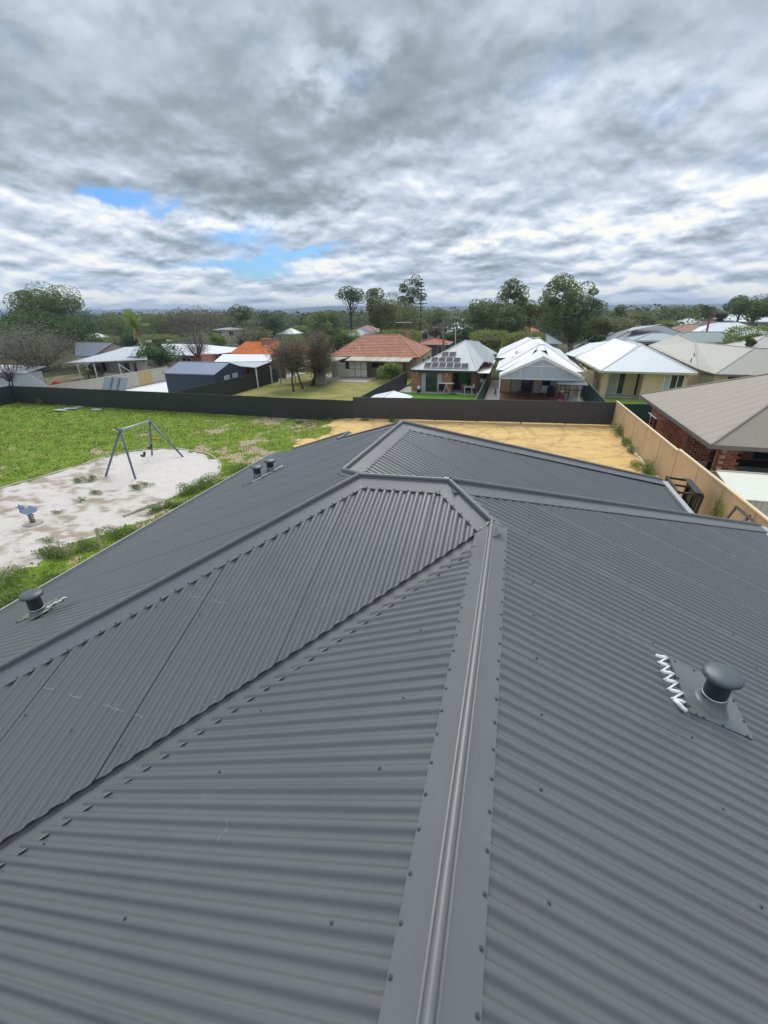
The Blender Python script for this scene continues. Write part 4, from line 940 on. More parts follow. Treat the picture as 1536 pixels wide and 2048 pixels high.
# ---------------------------------------------------------------- near right: brick neighbour with taupe roof
def near_brick():
    t = thing('brick_house', 'near red brick house with taupe steel roof and open alfresco behind the tan fence', 'house', (13, 27, 0))
    x0, x1, y0, y1, ez, k = 8.45, 20.5, 21.0, 33.5, 2.42, .43
    trim = mat('taupe_gutter', (.17, .155, .14), .45, .08); A, B, c = hip(t, x0, x1, y0, y1, ez, k, M_ROOFT, M_BRICKR, trim, over=.75, walls=False, lh=.005)
    M_IN = brickmat('red_brick_body', (.22, .06, .035), (.30, .10, .055), (.45, .34, .27), .30, .11)  # brick and mortar toned down to paint the shaded inside of the alfresco
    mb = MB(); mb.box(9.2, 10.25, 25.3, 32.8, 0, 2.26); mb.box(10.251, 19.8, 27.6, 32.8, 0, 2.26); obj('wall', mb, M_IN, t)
    mb = MB(); mb.box(9.0, 19.8, 21.4, 27.59, .02, .05); obj('alfresco_floor', mb, mat('shaded_paving', (.10, .085, .075), .8), t)  # floor colour darkened to paint the shade under the alfresco roof
    mb = MB(); mb.box(19.7, 19.85, 21.5, 25.2, 0, 2.26); obj('end_wall', mb, M_IN, t)
    for a in ((11.0, 12.6), (13.2, 16.0)): window(t, 'f', 27.6, a[0], a[1], .1, 2.1, mat('charcoal_frame', (.05, .05, .055), .4), 1)
    # bricks one by one on the faces that can be seen over the fence
    mbk = bpy.data.meshes.new('brick'); b = MB(); b.box(-.135, .135, -.012, .05, -.055, .055); mbk.from_pydata(b.v, [], b.f)
    mats = [mat('brick_a', (.30, .085, .045), .85, .25, 9, .3, 60), mat('brick_b', (.40, .135, .07), .85, .25, 9, .3, 60), mat('brick_c', (.24, .06, .04), .85, .25, 9, .3, 60)]
    mes = []
    for m in mats: q = mbk.copy(); q.materials.append(m); mes.append(q)
    rd = random.Random(1); cnt = 0; base = wloc(t); cand = []
    def face(px, py, dx, dy, L, z0, z1, ang, off=0):
        nonlocal cnt
        rows = int((z1-z0)/.128)
        for r in range(rows):
            x = -.15 if r % 2 else 0
            while x+.15 < L:
                if x+.15 > .13: cand.append((px+dx*(x+.15), py+dy*(x+.15), z0+.064+r*.128, ang))
                x += .30
    face(9.2, 32.8, 0, -1, 7.5, .46, 2.26, -pi/2)            # long side wall
    face(9.2, 25.3, 1, 0, 1.05, .46, 2.26, 0)                  # return facing us
    face(9.3, 21.9, 1, 0, .62, .46, 2.26, 0); face(9.3, 22.5, 0, -1, .60, .46, 2.26, -pi/2)
    cand.sort(key=lambda q: q[1]); extra = MB()
    for i, (x, y, z, a) in enumerate(cand):
        if i < 298:
            o = bpy.data.objects.new('brick', mes[rd.choice((0, 0, 1, 1, 2))]); COL.objects.link(o); o.parent = t; o.location = (x-base.x+rd.uniform(-.003, .003), y-base.y+rd.uniform(-.003, .003), z); o.rotation_euler = (0, 0, a)
        else: extra.rbox(-.135, .135, -.012, .05, -.055, .055, Matrix.Translation((x, y, z)) @ Matrix.Rotation(a, 4, 'Z'))
    if extra.f: obj('bricks_beyond', extra, mats[1], t, kind='stuff')
    mo = mat('mortar', (.55, .42, .32), .95, .1); mb = MB(); mb.box(9.31, 9.91, 21.91, 22.5, 0, 2.26); obj('pier', mb, mo, t)
    mb = MB(); mb.box(9.198, 9.203, 25.31, 32.8, 0, 2.25); mb.box(9.21, 10.24, 25.296, 25.2995, 0, 2.25); obj('mortar_bed', mb, mo, t)
    mb = MB(); mb.tube([Vector((9.12, 25.45, 0)), Vector((9.12, 25.45, 2.26))], .04, 8); obj('downpipe', mb, trim, t)
near_brick()
t = thing('clothes_airer', 'white wall mounted airer hung with red and black clothes on the brick side wall', 'airer', (8.9, 29.2, 1.3))
mb = MB(); y0, y1 = 28.6, 30.3
for yy in np.linspace(y0, y1, 5): mb.tube([Vector((8.35, yy, 1.85)), Vector((9.15, yy, 1.85))], .012, 4)
mb.tube([Vector((8.35, y0, 1.85)), Vector((8.35, y1, 1.85))], .022, 6); obj('rack', mb, M_WHITEP, t)
for k, (yy, w, h, m) in enumerate(((28.8, .42, .75, mat('black_cloth', (.015, .015, .018), .9)), (29.25, .3, .5, mat('red_cloth', (.55, .03, .04), .9)), (29.6, .4, .6, mat('black_cloth', (.015, .015, .018), .9)), (30.0, .3, .22, mat('white_cloth', (.6, .62, .65), .9)))):
    mb = MB(); n = 7
    for i in range(n):
        for j in (0, 1): mb.v.append((8.40+.03*sin(i*1.9+k)+.02*j, yy-w/2+w*i/(n-1), 1.86-h*j-.04*sin(i*2.3)*j))
    for i in range(n-1): mb.f.append((2*i, 2*i+2, 2*i+3, 2*i+1))
    obj('garment', mb, m, t)
weed('shrub', 'yellow green shrub between the tan fence and the brick side wall', 8.4, 27.2, .7, 1.1, 1.75, 1500, .09, leafmat('yellow_shrub', (.16, .17, .02), (.38, .34, .05), 3), z=0, seed=91, cat='shrub')
weed('creeper', 'green creeper hanging down the tan fence near the black frames', 7.42, 16.6, .12, .35, 1.75, 500, .07, leafmat('weed_bright', (.06, .13, .02), (.18, .27, .05), 2), z=.3, seed=92, cat='creeper')
def cream_shed():
    t = thing('garden_shed', 'cream ribbed steel shed between the tan fence and the brick neighbour', 'shed', (9.6, 18, 0)); m = mat('cream_ribbed_steel', (.60, .58, .46), .5, .06, 2, stain=(.5, .48, .38), sa=.4)
    x0, x1, y0, y1 = 7.95, 12.2, 16.6, 19.3; ez, rz, ry = 1.72, 2.05, 18.55; mb = MB()
    n = 22
    for i in range(n):                              # ribbed front
        xa = x0+(x1-x0)*i/n; w = (x1-x0)/n; mb.box(xa, xa+w*.62, y0, y0+.03, 0, ez); mb.box(xa+w*.62, xa+w, y0+.018, y0+.03, 0, ez)
    obj('front_wall', mb, m, t); mb = MB(); mb.q((x0, y1, 0), (x0, y0+.03, 0), (x0, y0+.03, ez-.01), (x0, ry, rz-.03), (x0, y1, ez-.01)); obj('side_wall', mb, m, t)
    mb = MB(); mb.box(x0+.02, x1, y0+.04, y1, 0, ez-.05); obj('body', mb, m, t)
    roof_faces(t, [[(x0-.08, y0-.08, ez+.01), (x1, y0-.08, ez+.01), (x1, ry, rz), (x0-.08, ry, rz)]], mat('cream_shed_roof', (.72, .72, .60), .45, .05), 'roof', .03)
    roof_faces(t, [[(x0-.08, ry+.004, rz), (x1, ry+.004, rz), (x1, y1+.1, ez+.01), (x0-.08, y1+.1, ez+.01)]], mat('cream_shed_roof', (.72, .72, .60), .45, .05), 'roof', .03)
    line_strip(t, [((x0-.08, ry, rz), (x1, ry, rz))], .03, m)
cream_shed()
t = thing('outdoor_setting', 'dark table with pale chairs standing in the alfresco of the brick house', 'table', (11.5, 23.3, 0))
mb = MB(); mb.box(10.2, 12.2, 22.8, 23.8, .72, .76); obj('table_top', mb, mat('pale_table', (.45, .45, .42), .5), t)
for x in (10.3, 12.1):
    for y in (22.9, 23.7): post(t, x, y, .05, .72, .06, M_BLK, 'leg')
# ---------------------------------------------------------------- cream house with pale roof
def cream_house():
    t = thing('cream_house', 'cream rendered house with pale grey hip roof and white sliding windows', 'house', (12, 50, 0)); tr = mat('olive_cream_gutter', (.50, .49, .36), .5, .06)
    y0 = 45.6; ez = 2.3; L = PT(1200, 745, y0); R = PT(1396, 743, y0); x0, x1 = L[0], R[0]; ez = (L[2]+R[2])/2
    ap = PT(1283, 689, y0+4.4); k = (ap[2]-ez)/4.4; bk = (ap[0], 60, ap[2]); m = M_ROOFP
    m = mat('cream_house_roof', (.66, .69, .69), .45, .04, 1.2, stain=(.62, .65, .65), sa=.5)
    faces = [[(x0, y0, ez), (x1, y0, ez), ap], [(x1, y0, ez), (x1, 62, ez), bk, ap], [(x0, 50, ez), (x0, y0, ez), ap, (ap[0], 56, ap[2])]]
    roof_faces(t, faces, m, 'roof', .05); line_strip(t, [((x0, y0, ez), ap), ((x1, y0, ez), ap), (ap, bk)], .06, m); roof_relief(t, ((x0, y0, ez), (x1, y0, ez), ap, ap), m)
    a2 = PT(1229, 677, 55.5); l2 = PT(1152, 714, 51); f2 = PT(1170, 729.5, 48.5); p3 = PT(1181, 686, 61); l3 = PT(1131, 708, 56.5)
    roof_faces(t, [[l2, (x0+.1, y0+.3, ez+.02), (ap[0]-.2, ap[1]+.6, ap[2]-.05), a2], [a2, (ap[0]-.2, ap[1]+.6, ap[2]-.05), (ap[0]+2.6, 58, ap[2]-.9)]], m, 'roof', .05)
    roof_faces(t, [[l3, (l2[0]-.1, l2[1]+.5, l2[2]), (a2[0]-.2, a2[1]+1, a2[2]-.3), p3]], m, 'roof', .05); line_strip(t, [(l2, a2), (l3, p3), (a2, (ap[0]-.2, ap[1]+.6, ap[2]-.05))], .05, m)
    mb = MB(); mb.box(x0-.05, x1+.05, y0-.08, y0-.003, ez-.16, ez+.01); mb.prism([(x0-.08, y0, ez+.01), (x0-.003, y0, ez+.01), (l2[0]-.003, l2[1], l2[2]+.01), (l2[0]-.08, l2[1], l2[2]+.01)], .16); obj('gutter', mb, tr, t)
    wy = y0+.6; mb = MB(); X = lambda px: PT(px, 770, wy)[0]
    mb.box(X(1255), X(1284), wy+1.5, wy+1.6, 0, ez-.12); mb.box(X(1284), X(1290), wy, wy+1.6, 0, ez-.12); mb.box(X(1290), x1-.4, wy, wy+.2, 0, ez-.12); mb.box(X(1202), X(1214), wy, wy+.3, 0, ez-.12)
    mb.box(X(1202), X(1255), wy+1.61, wy+1.8, 0, ez-.12); mb.box(x0+.35, x0+.55, wy+.3, 58, 0, ez-.12); mb.box(x1-.6, x1-.4, wy+.2, 58, 0, ez-.12); obj('wall', mb, M_CREAM, t)
    window(t, 'f', wy+1.6, PT(1214, 770, wy+1.6)[0], PT(1256, 770, wy+1.6)[0], .12, ez-.2, M_WHITEP, 1, (0,), .06)
    window(t, 'f', wy, X(1325), X(1366), .25, ez-.22, M_WHITEP, 2, (0,), .07); window(t, 'f', wy+1.5, X(1277)+.05, X(1284)+.1, .1, ez-.3, M_WHITEP, 0)
    mb = MB(); mb.box(x0, x1, y0, 58, ez-.13, ez-.11); obj('soffit', mb, M_WHITEP, t)
    t2 = thing('hot_water_unit', 'white outdoor unit against the side wall of the cream house', 'water heater', (x0-.1, 48.6, 0)); mb = MB(); mb.box(x0-.15, x0+.34, 48.3, 49.0, .0, 1.5); obj('cabinet', mb, M_WHITEP, t2); mb = MB(); mb.box(x0-.02, x0+.1, 48.5, 48.8, 1.5, 1.62); obj('flue', mb, M_WHITEP, t2)
cream_house()
def taupe_house():
    t = thing('taupe_roof_house', 'cream house with wide taupe grey hip roof at the right', 'house', (20, 52, 0)); m = mat('taupe_grey_roof', (.36, .345, .29), .5, .06, 1.2, stain=(.32, .30, .26), sa=.5)
    a = PT(1431, 748, 46.6); b = (27.5, 46.6, a[2]); c = PT(1508, 697, 51.5); d = PT(1390, 684, 58); e = PT(1355, 669.5, 64); f = PT(1296, 691, 60); g = PT(1397, 738, 50); h = (33, 51.5, c[2])
    roof_faces(t, [[a, b, (b[0], 51.5, c[2]), c]], m); roof_faces(t, [[a, c, d, g]], m); roof_faces(t, [[g, d, e, f]], m); line_strip(t, [(a, c), (c, d), (d, e), (d, g), (c, h)], .05, mat('taupe_cap', (.42, .40, .35), .5)); roof_relief(t, (a, b, (b[0], 51.5, c[2]), c), m)
    mb = MB(); mb.box(a[0]-.05, b[0], 46.5, 46.6, a[2]-.18, a[2]+.0); obj('gutter', mb, mat('taupe_gutter', (.17, .155, .14), .45, .08), t)
    mb = MB(); mb.box(a[0]+.3, a[0]+1.2, 47.0, 47.3, 0, a[2]-.18); mb.box(a[0]-2.2, a[0]+.28, 50.5, 50.8, 0, a[2]-.15); mb.box(a[0]+1.21, b[0], 49.2, 49.4, 0, a[2]-.18); mb.box(f[0]+.6, f[0]+.9, 51, 62, 0, 2.3); obj('wall', mb, M_CREAM, t)
    window(t, 'f', 49.2, a[0]+1.5, a[0]+3.6, .1, a[2]-.3, mat('charcoal_frame', (.05, .05, .055), .4), 1); window(t, 'f', 49.2, a[0]+4.6, a[0]+6.6, .1, a[2]-.3, mat('charcoal_frame', (.05, .05, .055), .4), 1)
    for px, py, u in ((1388, 708, 54), (1371, 701, 57), (1382, 718, 52.5)): p = PT(px, py+3, u); part('vent_pipe', MB().tube([Vector(p)-Vector((0, 0, .1)), Vector(p)+Vector((0, 0, .22))], .06, 8), mat('vent_grey', (.2, .2, .2), .5), t)
taupe_house()
def white_house():
    t = thing('gabled_patio_house', 'cream house with white roofs and an open gabled patio over a timber deck', 'house', (2.4, 48, 0)); w = mat('white_house_roof', (.72, .73, .76), .5, .04, 1.3, stain=(.62, .63, .66), sa=.4)
    y0 = 40.8; L = PT(1001, 754, y0); R = PT(1166, 754, y0); A = PT(1084, 715, y0); ez = (L[2]+R[2])/2; x0, x1 = L[0], R[0]; yb = 47.2
    A = ((x0+x1)/2, y0, A[2]); Ab = (A[0], yb+1.5, A[2])
    roof_faces(t, [[(x0-.15, y0, ez-.03), (x0-.15, yb, ez-.03), (A[0], yb+1.6, A[2]), A]], w, 'patio_roof', .05); roof_faces(t, [[(x1+.15, y0, ez-.03), A, (A[0], yb+1.6, A[2]), (x1+.15, yb, ez-.03)]], w, 'patio_roof', .05)
    # bargeboards, tie beam, translucent gable infill
    bb = MB(); 
    for xe in (x0-.15, x1+.15): bb.v += [(xe, y0-.06, ez+.06), (A[0], y0-.06, A[2]+.12), (A[0], y0-.06, A[2]-.16), (xe, y0-.06, ez-.14), (xe, y0-.01, ez+.06), (A[0], y0-.01, A[2]+.12), (A[0], y0-.01, A[2]-.16), (xe, y0-.01, ez-.14)]; k = len(bb.v)-8; bb.f += [(k, k+1, k+2, k+3), (k+7, k+6, k+5, k+4), (k, k+4, k+5, k+1), (k+3, k+2, k+6, k+7), (k, k+3, k+7, k+4)]
    obj('bargeboard', bb, mat('cream_bargeboard', (.78, .76, .66), .5), t)
    mb = MB(); mb.q((x0, y0+.03, ez-.1), (x1, y0+.03, ez-.1), (A[0], y0+.03, A[2]-.1)); obj('gable_infill', mb, mat('frosted_sheet', (.44, .48, .50), .35, .06), t)
    mb = MB(); mb.box(x0-.1, x1+.1, y0-.05, y0+.02, ez-.24, ez-.1); obj('front_beam', mb, mat('pale_beam', (.55, .60, .58), .5), t)
    hh = A[2]-ez; mb = MB(); mb.box(A[0]-1.35, A[0]+1.35, y0-.01, y0+.025, ez+hh*.52, ez+hh*.56)
    for f in (.25, .5, .75): xx = x0+(x1-x0)*f; mb.box(xx-.02, xx+.02, y0-.008, y0+.024, ez-.1, ez+hh*(1-abs(f-.5)*2)*.9)
    obj('gable_bars', mb, M_WHITEP, t)
    post(t, x0-.02, y0, 0, ez-.24, .1); post(t, x1-.08, y0, 0, ez-.24, .1); post(t, x1-.08, yb-1.2, 0, ez-.1, .09)
    # main roofs behind
    e1, e2 = PT(993, 743, 43.6), PT(1167, 740, 43.6); ezB = (e1[2]+e2[2])/2; B1 = PT(1078, 689.5, 49.6); B2 = PT(1089, 689.5, 49.6); bz = B1[2]; yb0 = 43.6
    e1, e2 = (e1[0], yb0, ezB), (e2[0], yb0, ezB); C0 = PT(1057.5, 681.5, 56.0); c1, c2 = PT(992, 716.5, 51.8), PT(1139, 716, 51.8); cz = (c1[2]+c2[2])/2; c1, c2 = (c1[0], 51.8, cz), (c2[0], 51.8, cz)
    for f in ([(e1[0], 60, ezB), e1, B1, (B1[0], 60, bz)], [e2, (e2[0], 60, ezB), (B2[0], 60, bz), B2], [e1, (e1[0]+.6, yb0, ezB), (A[0]-.8, 47, A[2]-.35), B1], [(e2[0]-.6, yb0, ezB), e2, B2, (A[0]+.8, 47, A[2]-.35)], [(B1[0]-.3, 48.6, bz-.45), (B2[0]+.3, 48.6, bz-.45), B2, B1], [B1, B2, (B2[0], 60, bz), (B1[0], 60, bz)]): roof_faces(t, [f], w, 'roof', .04)
    for f in ([(c1[0], 64, cz), c1, C0, (C0[0], 64, C0[2])], [c1, c2, C0], [c2, (c2[0], 64, cz), (C0[0], 64, C0[2]), C0]): roof_faces(t, [f], w, 'roof', .04)
    ez2 = ezB; cap_ = mat('white_cap', (.60, .61, .64), .5); line_strip(t, [(e1, B1), (e2, B2), (c1, C0), (B1, B2), (B1, (B1[0], 52.5, bz)), (C0, (C0[0], 60, C0[2]))], .05, cap_)
    g_ = mat('cream_gutter', (.68, .66, .56), .5); mb = MB(); mb.prism([(e1[0]-.08, e1[1], e1[2]+.02), (e1[0], e1[1], e1[2]+.02), (e1[0]+.0, 53, e1[2]+.02), (e1[0]-.08, 53, e1[2]+.02)], .15); mb.prism([(e2[0], e2[1], e2[2]+.02), (e2[0]+.08, e2[1], e2[2]+.02), (e2[0]+.08, 56, e2[2]+.02), (e2[0], 56, e2[2]+.02)], .15); obj('gutter', mb, g_, t)
    for px, py, u in ((1033, 702, 51), (1040, 704, 51), (1026, 714, 48.5)): p = PT(px, py+3, u); part('roof_vent', MB().box(p[0]-.12, p[0]+.12, u-.1, u+.2, p[2]-.1, p[2]+.18), cap_, t)
    # wall with sliding doors
    wy = yb; X = lambda px: PT(px, 780, wy)[0]
    mb = MB(); mb.box(X(1000), X(1183), wy, wy+.25, 0, ez-.1); mb.box(X(1000), X(1000)+.2, wy+.26, 56, 0, ez2-.2); mb.box(X(1183)-.9, X(1183)-.7, wy+.26, 56, 0, ez2-.2); obj('wall', mb, M_CREAM, t)
    bl = mat('blue_black_frame', (.05, .06, .08), .4); window(t, 'f', wy, X(1020), X(1064), .12, ez-.25, bl, 1, (0,), .05); window(t, 'f', wy, X(1083), X(1113), .12, ez-.25, bl, 1, (1,), .05); window(t, 'f', wy, X(1118), X(1136), .9, ez-.25, bl, 0)
    mb = MB(); mb.box(x0-.1, X(1000)+.0, wy-.3, wy+.2, 0, ez-.1); obj('pier', mb, M_CREAM, t)
    # deck of boards
    md = mat('timber_deck', (.30, .13, .07), .6, .2, 3); n = 40; me = boxmesh('deck_board', -.07, .07, 0, yb-y0+1.2, -.03, 0, md)
    for i in range(n):
        xx = x0+.1+(x1-x0-.9)*i/(n-1)
        if i < n: o = bpy.data.objects.new('deck_board', me); COL.objects.link(o); o.parent = t; o.location = (xx-t.location.x, y0-1.2-t.location.y, .09)
white_house()
def patio_stuff():
    Y = 44.0; X = lambda px, u=Y: PT(px, 780, u)[0]
    t = thing('pop_up_gazebo', 'black flat topped gazebo frame standing on the timber deck', 'gazebo', (X(1142, 40), 40, 0)); a, b = PT(1114, 765, 40.2), PT(1172, 768, 40.2); xa, xb = a[0], b[0]; zt = a[2]+.05
    mb = MB(); mb.prism([(xa, 39.4, zt-.08), (xb+.1, 39.4, zt-.08), (xb+.0, 41.6, zt+.12), (xa-.1, 41.6, zt+.12)], .05); obj('canopy', mb, mat('black_canopy', (.07, .085, .10), .6), t)
    for x in (X(1130, 39.6), X(1139, 41.2), xb-.15, X(1105, 39.6)+.6):
        y = 39.6 if x != X(1139, 41.2) else 41.2; post(t, x, y, .1, zt-.06, .05, M_BLK, 'leg')
    mb = MB(); mb.box(xa+.3, xb-.1, 39.58, 39.62, zt-.55, zt-.5); obj('rail', mb, M_BLK, t)
    t = thing('barbecue', 'black covered barbecue on the deck beside the sliding door', 'barbecue', (X(1104), Y+1.2, .1)); x = X(1104); mb = MB(); mb.box(x-.35, x+.35, Y+.9, Y+1.4, .12, .85); obj('cabinet', mb, M_BLK, t)
    mb = MB(); mb.lathe((x, Y+1.15, .85), [(.36, 0), (.36, .12), (.28, .25), (.05, .3)], 12); obj('hood', mb, M_BLK, t)
    for k, (px, u, lab, mm) in enumerate(((1030, 45.6, 'pale outdoor chair left of the dark sliding door', mat('beige_cushion', (.42, .38, .30), .9)), (1076, 45.8, 'pale armchair with white throw beside the cream wall', M_CURT), (1090, 45.6, 'white cushioned chair right of the armchair on the deck', M_WHITEP))):
        x = X(px, u); t = thing('patio_chair', lab, 'chair', (x, u, .1), 'chairs on the timber deck'); mb = MB(); mb.box(x-.3, x+.3, u-.3, u+.3, .42, .55); obj('seat', mb, mm, t); mb = MB(); mb.box(x-.3, x+.3, u+.24, u+.34, .55, 1.0); obj('backrest', mb, mm, t)
        for sx in (-.26, .26):
            for sy in (-.26, .26): post(t, x+sx, u+sy, .1, .42, .05, M_BLK, 'leg')
    x = X(1048, 44.9); t = thing('dark_bench', 'low dark bench on the deck in front of the dark door', 'bench', (x, 44.9, .1)); mb = MB(); mb.box(x-.5, x+.5, 44.6, 45.1, .5, .58); obj('seat', mb, M_BLK, t)
    for sx in (-.45, .45): post(t, x+sx, 44.85, .1, .5, .08, M_BLK, 'leg')
    t = thing('table', 'brown timber table with white boxes near the barbecue', 'table', (X(1128), 43.6, .1)); x = X(1128); mb = MB(); mb.box(x-.45, x+.45, 43.3, 43.9, .75, .8); obj('table_top', mb, mat('brown_timber', (.22, .11, .06), .6), t)
    for sx in (-.4, .4): post(t, x+sx, 43.6, .1, .75, .06, M_BLK, 'leg')
    mb = MB(); mb.box(x-.3, x+.05, 43.45, 43.75, .8, 1.1); one('white_box', mb, M_WHITEP, 'white box standing on the brown table of the patio', 'box')
    c = PT(1120, 797, 40.4); mb = MB(); mb.lathe((c[0], c[1], .1), [(.22, 0), (.34, .15), (.3, .38), (.16, .52), (.24, .6)], 9); o = one('pink_bag', mb, mat('pink_cloth', (.75, .20, .42), .7, .3), 'pink bag lying on the deck under the gazebo', 'bag')
    for k, (px, py, m, lb) in enumerate(((1098, 798, M_WHITEP, 'white toy lying on the deck left of the pink bag'), (1088, 802, mat('beige_cushion', (.42, .38, .30), .9), 'beige cloth dropped on the deck boards'), (1104, 794, M_CURT, 'grey toy lying behind the white toy on the deck'))):
        c = PT(px, py, 40.6+k*.2); mb = MB(); mb.lathe((c[0], c[1], .1), [(.12, 0), (.18, .06), (.12, .14), (.02, .17)], 7); one('toy', mb, m, lb, 'toy', group='toys on the deck')
    def bike(x, y, z, s, lab, col, ang):
        t = thing('bicycle', lab, 'bicycle', (x, y, z), 'bicycles beside the patio'); mt = mat('tyre', (.02, .02, .02), .7); M = Matrix.Translation((x, y, z)) @ Matrix.Rotation(ang, 4, 'Z')
        for nm, cx in (('wheel', -.5*s), ('wheel', .5*s)):
            pts = [M @ Vector((cx+.3*s*cos(a), 0, .31*s+.3*s*sin(a))) for a in np.linspace(0, 2*pi, 17)]; obj(nm, MB().tube(pts, .025*s, 5, False), mt, t)
        P = lambda a, b: M @ Vector((a*s, 0, b*s)); mb = MB()
        for a, b in (((-.5, .31), (-.15, .62)), ((-.15, .62), (.35, .66)), ((-.1, .3), (.38, .6)), ((-.1, .3), (-.2, .78)), ((-.5, .31), (-.1, .3)), ((.38, .86), (.5, .31))): mb.tube([P(*a), P(*b)], .018*s, 5)
        obj('frame', mb, col, t); mb = MB(); mb.box(-.28*s, -.08*s, -.05*s, .05*s, .78*s, .82*s); mb.v = [tuple(M @ Vector(v)) for v in mb.v]; obj('saddle', mb, mt, t)
        mb = MB(); mb.tube([M @ Vector((.36*s, -.25*s, .9*s)), M @ Vector((.36*s, .25*s, .9*s))], .014, 5); obj('handlebar', mb, mt, t)
    bike(X(1150, 39.2)-.1, 39.2, .02, .9, 'dark bicycle leaning by the right post of the gabled patio', M_BLK, .3); bike(X(1166, 40.2)+.1, 40.6, .02, .7, 'small red bicycle beside the green fence', mat('red_paint', (.5, .03, .04), .4), 1.2)
    bike(X(998, 46)-.35, 46, 0, .7, 'dark bicycle on the path left of the gabled patio', M_BLK, 1.5)
    g = G(972, 803, 0); t = thing('umbrella_base', 'small black cross shaped stand on the side path by the green fence', 'stand', (g[0], 40.5, 0)); x = PT(972, 795, 40.5)[0]; mb = MB(); mb.box(x-.3, x+.3, 40.45, 40.55, 0, .06); mb.box(x-.05, x+.05, 40.2, 40.8, .061, .11); obj('foot', mb, M_BLK, t); mb = MB(); mb.tube([Vector((x, 40.5, .05)), Vector((x, 40.5, .6))], .03, 6); obj('tube', mb, M_BLK, t)
patio_stuff()
